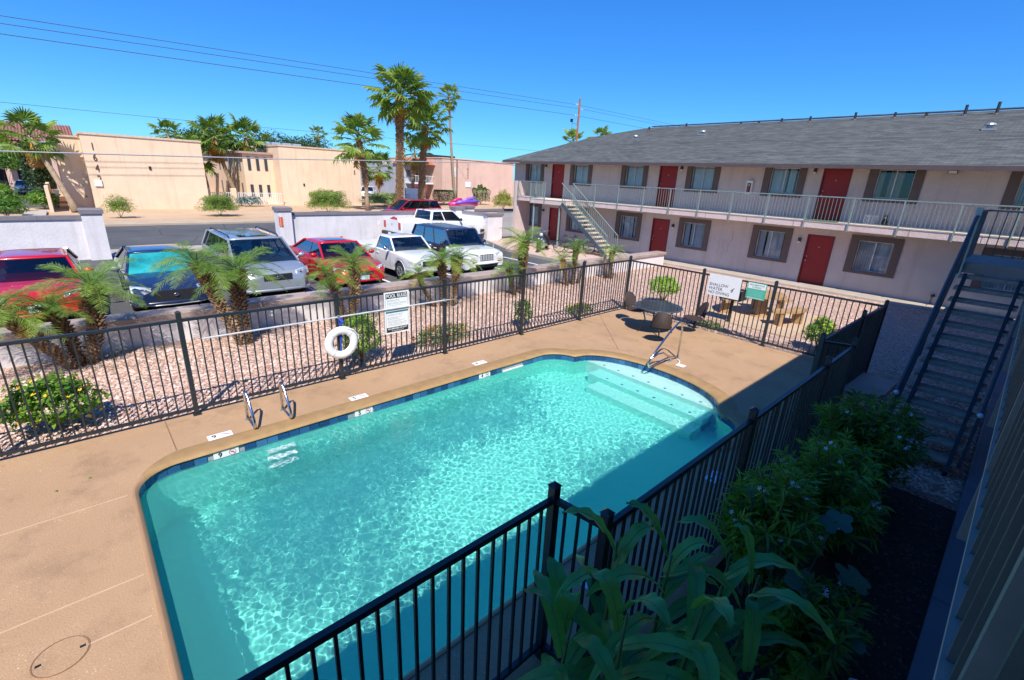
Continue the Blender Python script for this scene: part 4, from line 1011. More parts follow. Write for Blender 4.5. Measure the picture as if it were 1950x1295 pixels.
# trash marks on the wall as small plaster scars
for (y, z, s) in ((12.6,1.05,.16),(14.3,.95,.12)):
    b = MB(); b.poly([(-24.863, y+s*math.cos(a)*wr.uniform(.4,1), z+s*math.sin(a)*wr.uniform(.4,1)) for a in [i*PI/4 for i in range(8)]]); b.build('plaster_patch', M('patch_white', (.80,.80,.80), .8), wR)

# ------------------------------------------------------------ table, chairs, picnic set, grill
G_WICK = M('brown_wicker', (.045,.028,.024), .7, var=.4, scale=45, bs=.8, bscale=70)
G_SILV = M('chair_frame', (.45,.47,.46), .35, metal=.6)
t = thing('patio_table', 'round dark glass-topped patio table at the pool corner', 'table', (-6.15, 10.95, 0))
b = MB(); b.cyl((0,0,.70),(0,0,.725),.58,.58,36); b.build('table_top', M('dark_table_top', (.035,.05,.06), .12, var=.3), t, local=True)
b = MB(); b.tube([(.60*math.cos(a),.60*math.sin(a),.71) for a in [2*PI*i/32 for i in range(33)]], .018, 6, False); b.build('rim', G_DARKRAIL, t, True, True)
for a in (45,135,225,315): MB().tube([(.42*math.cos(R(a)),.42*math.sin(R(a)),.70),(.30*math.cos(R(a)),.30*math.sin(R(a)),.35),(.45*math.cos(R(a)),.45*math.sin(R(a)),0)], .018, 6).build('leg', G_DARKRAIL, t, True, True)
def chair(x, y, rz_, label):
    c = thing('patio_chair', label, 'chair', (x, y, 0), rz_, 'wicker chairs round the patio table')
    b = MB(); b.cyl((0,0,.40),(0,0,.43),.25,.25,18); b.build('seat', G_WICK, c, local=True)
    b = MB(); n_ = 10
    for j in range(n_+1):
        a = R(-48+96*j/n_); rx = .27; hh = .80-.10*abs(j-n_/2)/(n_/2)**1
        hh = .44+.42*math.sqrt(max(0, 1-((j-n_/2)/(n_/2+.6))**2))
        b.v += [(-rx*math.cos(a), rx*math.sin(a), .44), (-(rx+.05)*math.cos(a), (rx+.03)*math.sin(a), hh), (-(rx+.07)*math.cos(a), (rx+.05)*math.sin(a), hh-.005), (-(rx+.02)*math.cos(a), (rx+.02)*math.sin(a), .44)]
    for j in range(n_):
        q = 4*j; b.f += [(q,q+4,q+5,q+1),(q+1,q+5,q+6,q+2),(q+2,q+6,q+7,q+3)]; b.m += [0]*3
    b.build('backrest', G_WICK, c, True, True)
    for (lx, ly) in ((.22,.22),(.22,-.22),(-.22,.23),(-.22,-.23)):
        MB().tube([(lx,ly,.62 if lx>0 else .55),(lx*1.02,ly*1.05,.40),(lx*1.18,ly*1.12,0)], .0155, 6).build('leg', G_SILV, c, True)
    for s in (1,-1): MB().tube([(.24,s*.24,.62),(.1,s*.28,.64),(-.18,s*.25,.62)], .014, 6).build('armrest', G_SILV, c, True)
    for lx in (.25,-.25): MB().tube([(lx,.25,.15),(lx,-.25,.15)], .009, 5).build('stretcher', G_SILV, c, True)
    return c
chair(-6.95, 11.15, R(-10), 'wicker chair left of the round table, turned side-on by the fence corner')
chair(-5.62, 10.30, R(118), 'wicker chair in front of the round table, its back to the pool')
chair(-5.55, 11.75, R(-130), 'wicker chair behind the round table against the end fence')
# picnic set: round concrete-tan table, curved benches
p = thing('picnic_table', 'round tan picnic table on its slab behind the green sign', 'table', (-5.15, 15.35, 0))
b = MB(); b.cyl((0,0,.66),(0,0,.74),.62,.62,32); b.build('table_top', G_PINE, p, local=True); MB().cyl((0,0,0),(0,0,.66),.20,.16,12).build('pedestal', G_PINE, p, local=True); MB().cyl((0,0,0.0),(0,0,.05),.34,.32,12).build('foot', G_PINE, p, local=True)
for i, (a, lab) in enumerate(((-20,'curved tan picnic bench at the right of the round table, nearest the end fence'), (100,'curved tan picnic bench behind the round table, toward the far wing'), (200,'curved tan picnic bench left of the round table behind the white sign'))):
    bn = thing('curved_bench', lab, 'bench', (-5.15, 15.35, 0), R(a), 'curved benches round the picnic table')
    b = MB(); n_ = 10; a0, a1 = R(-36), R(36)
    for j in range(n_+1):
        q = a0+(a1-a0)*j/n_
        for r_2, z in ((.88,.40),(1.22,.40),(1.22,.47),(.88,.47)): b.v.append((r_2*math.cos(q), r_2*math.sin(q), z))
    for j in range(n_):
        for s in range(4): b.f.append((4*j+s, 4*j+(s+1)%4, 4*j+4+(s+1)%4, 4*j+4+s)); b.m.append(0)
    b.f += [(0,3,2,1),(4*n_,4*n_+1,4*n_+2,4*n_+3)]; b.m += [0,0]
    b.build('seat', G_PINE, bn, local=True)
    for q in (a0*.6, a1*.6):
        x, y = 1.05*math.cos(q), 1.05*math.sin(q); mb = MB(); mb.box(-.05,.05,-.14,.14,0,.40); put('support', mb.mesh('support', G_PINE), bn, loc=(x, y, 0), rot=(0,0,q+PI/2))
g = thing('charcoal_grill', 'small black charcoal grill on a post behind the end fence', 'grill', (-5.42, 13.75, 0))
b = MB(); b.cyl((0,0,0),(0,0,.72),.045,.045,8); b.build('post', G_BLKPL, g, local=True)
b = MB(); holed = [( -.30,.30,-.24,-.22),(-.30,.30,.22,.24),(-.30,-.28,-.24,.24),(.28,.30,-.24,.24)]
for (a_,c_,d_,e_) in holed: b.box(a_,c_,d_,e_,.72,.98)
b.box(-.30,.30,-.24,.24,.70,.72); b.build('firebox', G_BLKPL, g, local=True)
b = MB()
for i in range(12): b.box(-.27, .27, -.2+.036*i, -.19+.036*i, .93, .94)
b.build('grate', G_GREYM, g, local=True)
for s in (-1,1): MB().tube([(.30*s,-.1,.95),(.38*s,-.1,.95),(.38*s,.1,.95),(.30*s,.1,.95)], .01, 5).build('handle', G_GREYM, g, True)

# ------------------------------------------------------------ plants
def frond_mesh(L_, lift, droop, seed, mat, leaf=.27, pairs=36, w_=.0125):
    """pinnate frond along +X, rising then drooping"""
    rs = random.Random(seed); b = MB(); n_ = 10; P = []
    for i in range(n_+1):
        t = i/n_; P.append(Vector((L_*(t-.12*t*t*droop), 0, L_*(lift*t-droop*.75*t*t))))
    b.tube(P, [.011*(1-.8*i/n_) for i in range(n_+1)], 4)
    for k in range(pairs):
        t = .12+.86*k/(pairs-1); i = min(n_-1, int(t*n_)); p = P[i].lerp(P[i+1], t*n_-i); d = (P[i+1]-P[i]).normalized()
        ll = leaf*(math.sin(PI*min(1, .18+t*.80))**.6)*rs.uniform(.85,1.1)
        for s in (-1, 1):
            side = Vector((0, s, 0)); dirv = (side*.78+d*.62+Vector((0,0,rs.uniform(-.05,.32)))).normalized()
            tip = p+dirv*ll+Vector((0,0,-ll*ll*.9)); midp = p+dirv*ll*.5+Vector((0,0,-.01))
            wv = d*w_*.5
            b.add([p-wv*.6, p+wv*.6, midp+wv, midp-wv, tip], [(0,1,2,3),(3,2,4)])
    return b.mesh('frond', mat)
DF = [frond_mesh(.95, .75, 1.0, 1, G_FROND), frond_mesh(1.05, .45, .95, 2, G_FROND), frond_mesh(.9, 1.15, .9, 3, G_FROND), frond_mesh(1.0, .18, .8, 4, G_FROND)]
DFY = frond_mesh(.9, .05, .75, 5, G_FRONDY)
def date_palm(base, crown, label, size=1.0, nf=24, seed=0):
    rs = random.Random(seed); base = Vector(base); crown = Vector(crown)
    o = thing('pygmy_date_palm', label, 'palm', base, 0, 'small date palms in the gravel bed'); d = crown-base
    n_ = 9; P = []
    bend = Vector((rs.uniform(-.08,.08), rs.uniform(-.08,.08), 0))
    for i in range(n_+1): t = i/n_; P.append(d*t+bend*math.sin(PI*t))
    r0 = .062*size
    tr = MB().tube(P, [r0*(1.35-.55*i/n_) if i < n_-2 else r0*1.25 for i in range(n_+1)], 9).build('trunk', G_TRUNK, o, True, True)
    bt = MB(); k = int(150*d.length)
    for j in range(k):
        t = j/k; i = min(n_-1, int(t*n_)); p = P[i].lerp(P[i+1], t*n_-i); a = j*2.4; r = r0*(1.05+.15*t)
        dr = Vector((math.cos(a), math.sin(a), .0)); q = p+dr*r*.8; up = Vector((0,0,1)); sd_ = dr.cross(up); s = rs.uniform(.026,.046)*size*(1+.7*t)
        bt.add([q-sd_*s*.6-up*s*.6, q+sd_*s*.6-up*s*.6, q+up*s*.9, q+dr*s*1.9+up*s*.9], [(0,1,3),(1,2,3),(2,0,3)])
    tag(bt.build('leaf_scars', G_BOOTL if seed % 3 == 0 else G_BOOT, o, local=True), kind='stuff')
    for j in range(nf):
        t = j/nf; a = j*2.39996+rs.uniform(-.2,.2)
        v = 2 if t < .3 else (0 if t < .6 else (1 if t < .85 else 3))
        mt = Matrix.Translation(d+Vector((0,0,.03-.10*t))) @ Matrix.Rotation(a, 4, 'Z') @ Matrix.Rotation(rs.uniform(-.15,.15), 4, 'X') @ Matrix.Scale(.86*size*rs.uniform(.8,1.1)*(.75+.25*min(1, t*3)), 4)
        me = DFY if (t > .84 and rs.random() < .7) else DF[v]
        put('frond', me, o, mat4=mt)
    return o
# (base, crown, size)
XP = -11.45
DP = [((-11.42,-.50,-.03),(-11.15,-1.25,1.22),1.1,'leaning date palm at the far left with its crown over the red car'),
      ((-11.5,-.42,-.03),(-11.35,-.62,1.16),1.0,'middle date palm of the left clump, short upright trunk'),
      ((-11.55,-.27,-.03),(-11.5,.02,1.46),1.15,'taller date palm of the left clump beside the red car plate'),
      ((-11.1,2.25,-.03),(-11.4,1.72,1.72),1.15,'date palm in front of the black and blue sedan, trunk leaning left'),
      ((-11.1,2.38,-.03),(-11.25,2.42,1.56),1.25,'thick-trunked date palm between the black sedan and the silver van'),
      ((-11.5,4.72,-.03),(-11.5,4.40,1.26),.95,'date palm by the second fence post, in front of the silver van corner'),
      ((-11.5,4.93,-.03),(-11.45,5.05,1.48),1.15,'full date palm in front of the red sedan'),
      ((-11.5,7.55,-.03),(-11.5,6.98,1.02),.7,'smallest date palm left of the trio before the white pickup'),
      ((-11.4,7.78,-.03),(-11.5,7.75,1.34),1.05,'middle date palm of the trio before the white pickup'),
      ((-11.3,8.05,-.03),(-11.4,8.30,1.36),1.0,'right date palm of the trio in front of the jeep-like car'),
      ((-11.35,10.62,-.03),(-11.45,10.40,.86),.85,'low date palm in front of the light car grille'),
      ((-11.35,10.95,-.03),(-11.5,11.1,1.68),1.25,'tall arching date palm in front of the motorcycle'),
      ((-11.45,13.4,-.03),(-11.5,13.1,.98),.8,'small date palm left of the pair below the metal stairs'),
      ((-11.45,13.75,-.03),(-11.5,13.85,1.38),.9,'taller date palm of the pair below the metal stairs'),
      ((-11.4,16.1,-.03),(-11.5,16.15,1.05),.85,'date palm nearest the far wing at the end of the low wall')]
for i, (bs, cr, s, lab) in enumerate(DP): date_palm(bs, cr, lab, s, 26 if s > 1 else 20, i)
MB().tube([(-11.45,13.8,0),(-11.42,14.0,.5),(-11.45,13.95,1.0)], .05, 7)
o = thing('dead_palm_trunk', 'bare leaning date palm stub in the pair of palms below the metal stairs', 'palm trunk', (-11.5,14.1,-.03)); MB().tube([(0,0,0),(.0,.12,.35),(.02,.34,.85)], [.08,.07,.06], 8).build('trunk', G_TRUNK, o, True, True)
o = thing('dead_palm_trunk', 'dark leaning palm stub left of the last date palm', 'palm trunk', (-11.5,15.9,-.03)); MB().tube([(0,0,0),(.0,-.1,.35),(.02,-.24,.9)], [.07,.06,.06], 8).build('trunk', G_TRUNK, o, True, True)

# dry leaflets and twigs lying under the date palms, small weeds in the gravel
b = MB(); rs = random.Random(77)
for bs, cr, sz, lab in DP:
    for k in range(90):
        x = bs[0]+rs.gauss(.05, .42); y = bs[1]+rs.gauss(0, .5)
        if x < -12.05 or x > -8.2: continue
        a = rs.uniform(0, PI); L_ = rs.uniform(.04, .17); d = Vector((math.cos(a), math.sin(a), rs.uniform(-.05,.15)))*L_; s_ = Vector((-math.sin(a), math.cos(a), 0))*.006; p = Vector((x, y, .0))
        b.add([p-s_, p+s_, p+d+s_*.3, p+d-s_*.3], [(0,1,2,3)])
tag(b.build('dry_leaf_litter', G_BOOTL), 'dry brown palm leaf litter scattered under the small date palms', 'litter', kind='stuff')
b = MB()
for k in range(36):
    x, y = rs.uniform(-11.9,-8.3), rs.uniform(-2,12)
    for j in range(rs.randint(4,9)):
        a = rs.uniform(0, 2*PI); p = Vector((x, y, -.02)); q = p+Vector((math.cos(a)*.05, math.sin(a)*.05, rs.uniform(.01,.05))); s_ = Vector((-math.sin(a), math.cos(a), 0))*.008
        b.add([p, (p+q)/2+s_, q, (p+q)/2-s_], [(0,1,2,3)])
tag(b.build('small_weeds', G_LEAF), 'tiny green weeds dotted through the pink gravel', 'weeds', kind='stuff')

# fan palms
def fan_mesh(seed, mat, R0=.82, pet=1.05, nseg=20, droop=.7, spread=120):
    rs = random.Random(seed); b = MB(); b.beam((0,0,0),(pet,0,0),.045,.025); C = Vector((pet,0,0)); tips = []
    pts = []
    for j in range(nseg+1):
        a = R(-spread+2*spread*j/nseg); rr = R0*(1-.28*abs(a)/PI)*.55; z = (.05 if j % 2 else -.03)
        pts.append(C+Vector((rr*math.cos(a), rr*math.sin(a), z-.06*abs(math.sin(a)))))
    o = len(b.v); b.v += [tuple(C)]+[tuple(p) for p in pts]
    for j in range(nseg): b.f.append((o, o+1+j, o+2+j)); b.m.append(0)
    for j in range(nseg):
        a = R(-spread+2*spread*(j+.5)/nseg); rr = R0*(1-.28*abs(a)/PI)*rs.uniform(.85,1.1)
        dz = -droop*R0*rs.uniform(.25,.55)
        m_ = C+Vector((rr*.82*math.cos(a), rr*.82*math.sin(a), dz*.35)); tp = C+Vector((rr*.98*math.cos(a), rr*.98*math.sin(a), dz))
        p0, p1 = pts[j], pts[j+1]; q0, q1 = m_.lerp(p0, .12), m_.lerp(p1, .12)
        w0 = (p1-p0)*.28
        b.add([p0, p1, m_+w0, m_-w0, tp], [(0,1,2,3),(3,2,4)])
    return b.mesh('fan_frond', mat)
FM = [fan_mesh(1, G_FAN), fan_mesh(2, G_FAN, .78, 1.2, 18, 1.1), fan_mesh(3, G_FAN, .9, .95, 22, .5)]
FMY = [fan_mesh(4, G_FANY, .75, .9, 16, 1.2, 110)]; FMD = [fan_mesh(5, G_DEAD, .8, .8, 14, 1.6, 60), fan_mesh(6, G_DEAD, .9, .7, 14, 1.8, 45)]
def fan_palm(base, top, label, size=1.0, nf=34, trunk_r=.2, skirt=10, yellow=2, boots=0, seed=0, cat='palm', group='fan palms along the street', green=None):
    rs = random.Random(100+seed); base = Vector(base); d = Vector(top)-base
    o = thing('fan_palm', label, cat, base, 0, group)
    n_ = 8; bend = Vector((0, rs.uniform(-.25,.25), 0)); P = [d*(i/n_)+bend*math.sin(PI*i/n_) for i in range(n_+1)]
    MB().tube(P, [trunk_r*(1.45 if i == 0 else 1.0-.25*i/n_) for i in range(n_+1)], 10).build('trunk', G_TRUNKG if boots < 2 else G_TRUNK, o, True, True)
    if boots:
        bt = MB(); k = int(60*d.length*(1 if boots > 1 else .6)); t0 = 0 if boots > 1 else .35
        for j in range(k):
            t = t0+(1-t0)*j/k; i = min(n_-1, int(t*n_)); p = P[i].lerp(P[i+1], t*n_-i); a = j*2.4; r = trunk_r*(1-.2*t)
            dr = Vector((math.cos(a), math.sin(a), 0)); up = Vector((0,0,1)); q = p+dr*r*.85; sd_ = dr.cross(up); s = rs.uniform(.12,.24)
            bt.add([q-sd_*s*.5-up*s*.5, q+sd_*s*.5-up*s*.5, q+sd_*s*.2+dr*s*1.1+up*s*1.0, q-sd_*s*.2+dr*s*1.1+up*s*1.0, q+up*s], [(0,1,2,3),(3,2,4),(1,4,2),(0,3,4)])
        tag(bt.build('leaf_bases', G_BOOTL, o, local=True), kind='stuff')
    T = d
    def place(me, el, az, s, z=0):
        mt = Matrix.Translation(T+Vector((0,0,z))) @ Matrix.Rotation(az, 4, 'Z') @ Matrix.Rotation(-el, 4, 'Y') @ Matrix.Rotation(rs.uniform(-.5,.5), 4, 'X') @ Matrix.Scale(s, 4)
        put('frond', me, o, mat4=mt)
    nf = int(nf*.72)
    for j in range(nf):
        t = (j+.5)/nf; el = R(84-135*t**.85)+rs.uniform(-.14,.14); place(rs.choice(FM), el, j*2.39996, size*1.22*rs.uniform(.78,1.08)*(.8+.2*min(1, 4*t)), .1-.3*t)
    for j in range(yellow): place(FMY[0], R(-58)+rs.uniform(-.2,.15), rs.uniform(0,2*PI) if j else -.3, size*.85, -.3)
    for j in range(skirt): place(rs.choice(FMD), R(-78)+rs.uniform(-.14,.12), j*2.4, size*rs.uniform(.75,1.0), -.25-.6*size*(j/skirt))
    return o
fan_palm((-47.2,.3,0), (-49.5,-1.2,5.0), 'leaning fan palm with orange skirt before the left tan building', 1.0, 34, .2, 24, 7, 0, 1)
fan_palm((-58.2,13.6,0), (-58.2,12.1,6.4), 'left fan palm of the pair between the tan buildings, heavy dead skirt', 1.15, 34, .22, 44, 8, 0, 2)
fan_palm((-58.2,15.3,0), (-58.2,14.9,6.6), 'right fan palm of the pair between the tan buildings', 1.1, 34, .2, 26, 7, 0, 3)
fan_palm((-60.5,11.2,0), (-60.5,10.6,4.6), 'bushy fan palm with skirt right against the left tan building', 1.3, 26, .22, 24, 3, 0, 4)
fan_palm((-46.6,22.5,0), (-46.6,21.9,6.6), 'fan palm with brown booted trunk at the right end of the middle tan building', 1.35, 34, .2, 3, 0, 1, 5)
fan_palm((-47.5,26.6,0), (-47.5,27.0,11.2), 'tallest and fullest fan palm, thick booted trunk behind the white wall', 1.58, 66, .36, 6, 2, 2, 6)
fan_palm((-50.5,31.3,0), (-50.5,32.0,9.0), 'fan palm with booted trunk just right of the tallest palm', 1.4, 54, .32, 6, 2, 2, 7)
fan_palm((-56,33.5,0), (-56,33.8,6.3), 'short fan palm with a pale dead skirt between the two big booted palms', 1.2, 22, .25, 26, 1, 0, 8)
fan_palm((-57.5,41.3,0), (-57.5,40.1,13.7), 'tall slender fan palm with a thin bent trunk before the salmon building', .85, 40, .19, 12, 0, 0, 9)
fan_palm((-62,31.4,0), (-62,31.8,4.4), 'low fan palm with yellow fronds behind the leaning booted trunk', 1.25, 24, .2, 16, 4, 0, 10)
fan_palm((-95,13.4,0), (-95,13.4,8.0), 'distant fan palm showing above the left tan roof', 1.15, 36, .25, 6, 0, 0, 11)
fan_palm((-112,43.4,0), (-112,43.4,11.2), 'tiny distant fan palm above the middle tan roof', .95, 30, .22, 8, 0, 0, 12)
fan_palm((-70,80.2,0), (-70,80.2,11.6), 'fan palm top showing over the grey roof by the power pole', 1.5, 26, .25, 4, 0, 0, 13)
fan_palm((-60,76.8,0), (-60,76.8,11.6), 'palm tips just clearing the grey roof slope', 1.3, 20, .25, 0, 0, 0, 14)

def bush(name, label, cat, c, r, n_, leaf, mat, flowers=None, group=None, stems=6, seed=0, box=0, aspect=2.2, shell=.55, loc=None, fsize=.03, nf=0, build_stem=True):
    rs = np.random.RandomState(seed+9); c = np.array(c, float)
    base = (c[0], c[1], 0) if loc is None else loc
    o = thing(name, label, cat, base, 0, group)
    u = rs.normal(size=(n_, 3)); u /= np.linalg.norm(u, axis=1)[:, None]; u[:,2] = np.where(u[:,2] < -.5, -u[:,2], u[:,2])
    k = rs.uniform(shell, 1, n_)**.7
    lump = 1+.16*np.sin(u[:,0]*5+seed)*np.cos(u[:,1]*4+seed*2)+.12*np.sin(u[:,2]*7+seed)+.10*np.sin(u[:,1]*11+u[:,0]*9)
    if box: u = np.clip(u*1.5, -1, 1); lump = np.ones(n_)
    p = c+u*np.array(r)*(k*lump)[:, None]
    p = p[p[:,2] > .01]; m_ = len(p); u = u[:m_]
    nr = rs.normal(size=(m_,3))*.55+np.clip(p-c, -9, 9)/np.array(r)*.8+np.array([0,0,.4]); nr /= np.linalg.norm(nr, axis=1)[:,None]
    t = rs.normal(size=(m_,3)); t -= nr*(t*nr).sum(1)[:,None]; t /= np.linalg.norm(t, axis=1)[:,None]; s_ = np.cross(nr, t)
    L_ = leaf*rs.uniform(.6,1.25,m_)[:,None]; W_ = L_/aspect
    V = np.stack([p-t*L_*.5, p+s_*W_*.5+nr*L_*.06, p+t*L_*.5, p-s_*W_*.5+nr*L_*.06], 1)-np.array(base)
    def mk(V, nm, mat_):
        k_ = len(V); q = V.shape[1]; F = np.arange(k_*q, dtype=np.int32)
        me = bpy.data.meshes.new(nm); me.vertices.add(k_*q); me.vertices.foreach_set('co', V.ravel()); me.loops.add(k_*q); me.loops.foreach_set('vertex_index', F)
        me.polygons.add(k_); me.polygons.foreach_set('loop_start', np.arange(0, k_*q, q, dtype=np.int32)); me.polygons.foreach_set('loop_total', np.full(k_, q, dtype=np.int32)); me.materials.append(mat_); me.update(); return me
    put('foliage', mk(V, 'foliage', mat), o)
    if flowers:
        nf = nf or 40; idx = rs.choice(m_, min(nf, m_), False); Q = p[idx]; D = (Q-c)/np.array(r); Q = c+D/np.linalg.norm(D, axis=1)[:,None]*np.array(r)*rs.uniform(.85,1.08,(len(Q),1)); Q = Q[Q[:,2] > .02]
        bf = MB()
        for q in Q:
            for _ in range(3):
                a = rs.uniform(0, 2*PI); s = fsize*rs.uniform(.6,1.2); q2 = q+rs.normal(size=3)*fsize*.5-np.array(base); n3 = Vector(rs.normal(size=3)+np.array([0,0,1])).normalized(); tx = n3.orthogonal().normalized(); ty = n3.cross(tx)
                bf.poly([tuple(Vector(q2)+(tx*math.cos(a+i*PI*2/5)+ty*math.sin(a+i*PI*2/5))*s) for i in range(5)])
        tag(put('flowers', bf.mesh('flowers', flowers), o), kind='stuff')
    if build_stem:
        bs = MB()
        for i in range(stems):
            a = 2*PI*i/stems+seed; e = Vector((r[0]*.6*math.cos(a), r[1]*.6*math.sin(a), c[2]+r[2]*.3)); bs.tube([Vector((0,0,0)), e*.5+Vector((0,0,.05)), e], [.018,.012,.006], 5)
        put('stems', bs.mesh('stems', G_TRUNK), o)
    return o
bush('flowering_shrub', 'green shrub with yellow flowers behind the fence at far left', 'shrub', (-8.75,-.72,.36), (.42,.55,.38), 2000, .095, G_LEAFB, G_YEL, seed=1, fsize=.026, nf=50)
bush('round_shrub', 'large bright green shrub behind the life ring', 'shrub', (-8.62,3.85,.48), (.34,.46,.50), 3200, .06, G_LEAFB, seed=2)
bush('lantana', 'low lantana with orange flowers right of the POOL RULES sign', 'flowers', (-8.75,5.95,.16), (.36,.80,.22), 2600, .045, G_LEAF, G_ORG, seed=3, fsize=.018, nf=130, group='lantana along the far fence')
bush('upright_shrub', 'narrow upright shrub behind the middle fence post', 'shrub', (-8.60,8.40,.36), (.24,.28,.36), 1200, .06, G_LEAFB, G_YEL, seed=4, fsize=.014, nf=14)
bush('lantana', 'small patch of lantana with yellow flowers near the fence corner', 'flowers', (-8.60,10.75,.10), (.30,.62,.16), 1300, .045, G_LEAF, G_YEL, seed=5, fsize=.018, nf=40, group='lantana along the far fence')
bush('round_shrub', 'rounded shrub with bare lower stems behind the patio table', 'shrub', (-7.7,13.9,.58), (.52,.52,.36), 3000, .07, G_LEAFB, seed=6)
bush('flowering_shrub', 'shrub with yellow flowers behind the right end of the end fence', 'shrub', (-2.9,13.1,.42), (.36,.34,.40), 1500, .09, G_LEAFB, G_YEL, seed=7, fsize=.03, nf=12)
bush('ground_plant', 'low green plant under the SHALLOW WATER sign', 'plant', (-5.5,12.75,.06), (.42,.22,.11), 600, .05, G_LEAF, seed=8)
for i, (x, y, rx, rz_, lab) in enumerate(((-42.2,2.45,.95,.75,'open wispy desert shrub at the foot of the left tan building'),(-42.7,8.5,1.35,.80,'wide desert shrub at the right end of the left tan building'),(-44.5,17.6,1.9,1.05,'big round feathery desert shrub before the middle tan building'))):
    bush('desert_shrub', lab, 'shrub', (x,y,rz_*.85), (rx*.8,rx,rz_*1.05), [2600,9000,16000][i], [.14,.14,.15][i], M and leafmat('feathery_leaf',(.10,.17,.03),(.26,.36,.07),.35,1.5), seed=20+i, group='desert shrubs across the street', aspect=4, shell=.12, stems=3)
bush('clipped_topiary', 'clipped cone-shaped green bush against the salmon building', 'topiary', (-55.5,44.3,1.2), (1.15,1.2,1.45), 9000, .12, G_HEDGE, seed=30, shell=.88)
bush('clipped_hedge', 'square clipped hedge with red-tinged top beside the salmon building', 'hedge', (-56.5,38.6,.9), (.9,1.3,.9), 7000, .12, G_HEDGE, seed=31, shell=.85, box=1)
bush('yellow_shrub', 'yellow-green loose shrub beyond the metal gate', 'shrub', (-46,40.4,.9), (1.3,1.5,1.3), 5000, .14, G_LIME, seed=32, shell=.3)
bush('cactus_bed', 'dense pale green agave bed behind the red minivan', 'plants', (-52.5,27.6,.6), (1.3,2.6,.8), 3600, .42, leafmat('agave_leaf',(.13,.19,.06),(.34,.42,.16),.2,1.5), seed=33, aspect=7, shell=.2)
bush('blue_agave', 'low blue-grey agave at the fence between the tan buildings', 'plant', (-52.8,13.2,.4), (.7,1.3,.45), 260, .7, M('agave_blue',(.20,.30,.30),.6), seed=34, aspect=8, shell=.2)
bush('vine_tree', 'tall dark leafy vine clump left of the left tan building', 'tree', (-56.5,-1.5,2.4), (1.2,.9,2.7), 7000, .22, G_TREE, seed=35, shell=.3)
bush('leafy_shrub', 'bright green upright shrub in the corner of the left tan building', 'shrub', (-51.8,1.1,1.3), (.6,.45,1.3), 1800, .2, G_LEAFB, seed=36, shell=.3)
bush('leafy_shrub', 'green shrub at the foot of the leaning palm', 'shrub', (-50.5,-1.4,.6), (.9,.9,.8), 1800, .2, G_LEAF, seed=37, shell=.3)
bush('mesquite_tree', 'feathery green tree hanging over the parked blue car at far left', 'tree', (-63,-4.0,3.0), (2.2,2.4,1.5), 7000, .2, G_LEAF, seed=38, shell=.2)
bush('yucca', 'upper low yucca at the left edge beside the walk', 'plant', (-47,-3.5,.8), (1.4,1.3,.95), 1400, .5, G_LEAF, seed=39, aspect=7, shell=.2)
bush('yucca', 'lower small palm-like yucca at the left edge nearest the wall', 'plant', (-43.2,-3.0,.55), (1.0,1.0,.6), 900, .42, G_LEAF, seed=40, aspect=7, shell=.2)
# far trees
for i, (x, y, z, rx, rz_, lab) in enumerate(((-86,17.2,6.0,4.0,3.4,'dark green tree behind the pair of skirted palms'),(-88,26.5,5.4,6.0,3.4,'wide green tree mass above the middle tan roof'),(-92,33.5,5.4,5.0,3.4,'green tree right of the wide tree mass on the skyline'),(-84,41,4.2,4,2.4,'low tree at the right of the skyline group'),(-96,57,2.8,4,3.4,'small round tree far behind the yellow house'))):
    bush('shade_tree', lab, 'tree', (x,y,z), (rx,rx,rz_), 8000, .38, G_TREE, seed=50+i, shell=.3, group='trees on the skyline')
# oleander in the shade: canes with whorls of narrow leaves and pale pink flowers
def oleander(label, base, n_c, h, spread, seed):
    rs = random.Random(seed); o = thing('oleander', label, 'shrub', base, 0, 'oleander bushes by the near fence')
    st = MB(); lf = MB(); fw = MB()
    for i in range(n_c):
        a = rs.uniform(0, 2*PI); r = spread*math.sqrt(rs.random()); e = Vector((r*math.cos(a)*.62, r*math.sin(a), h*rs.uniform(.55,1.0)*(1-.25*(r/spread)**2)))
        b0 = Vector((rs.uniform(-.12,.12), rs.uniform(-.2,.2), 0)); mid = b0.lerp(e, .5)+Vector((0,0,.12))
        st.tube([b0, mid, e], [.012,.009,.005], 4)
        for k in range(11):
            t = .35+.65*k/10; p = (mid.lerp(e, (t-.5)*2) if t > .5 else b0.lerp(mid, t*2)); d = (e-mid).normalized()
            for w_ in range(4):
                aa = rs.uniform(0, 2*PI); u = d.orthogonal().normalized(); v = d.cross(u); dr = (u*math.cos(aa)+v*math.sin(aa)+d*rs.uniform(.3,1.1)).normalized(); L_ = rs.uniform(.10,.19)
                sdv = dr.cross(Vector((rs.uniform(-1,1),rs.uniform(-1,1),1))).normalized()*.014; q = p+dr*L_; q.z -= L_*L_*1.2; m_ = p.lerp(p+dr*L_, .5)
                lf.add([p, m_+sdv, q, m_-sdv], [(0,1,2,3)])
        if rs.random() < .15:
            for _ in range(rs.randint(2,5)):
                c = e+Vector((rs.uniform(-.05,.05),rs.uniform(-.05,.05),rs.uniform(0,.06))); n3 = Vector((rs.uniform(-1,1),rs.uniform(-1,1),1)).normalized(); tx = n3.orthogonal().normalized(); ty = n3.cross(tx)
                for f in range(5):
                    aa = 2*PI*f/5; p1 = tx*math.cos(aa)+ty*math.sin(aa); p2 = tx*math.cos(aa+.8)+ty*math.sin(aa+.8); fw.add([c, c+p1*.018, c+(p1+p2)*.014, c+p2*.014], [(0,1,2,3)])
    put('stems', st.mesh('stems', M('oleander_cane', (.20,.15,.10), .8)), o); put('foliage', lf.mesh('foliage', G_OLE), o); tag(put('flowers', fw.mesh('flowers', G_WHF), o), kind='stuff')
oleander('tall dark oleander nearest the stair foot, white flowers at its tips', (-.75,6.9,0), 150, 1.40, .9, 1)
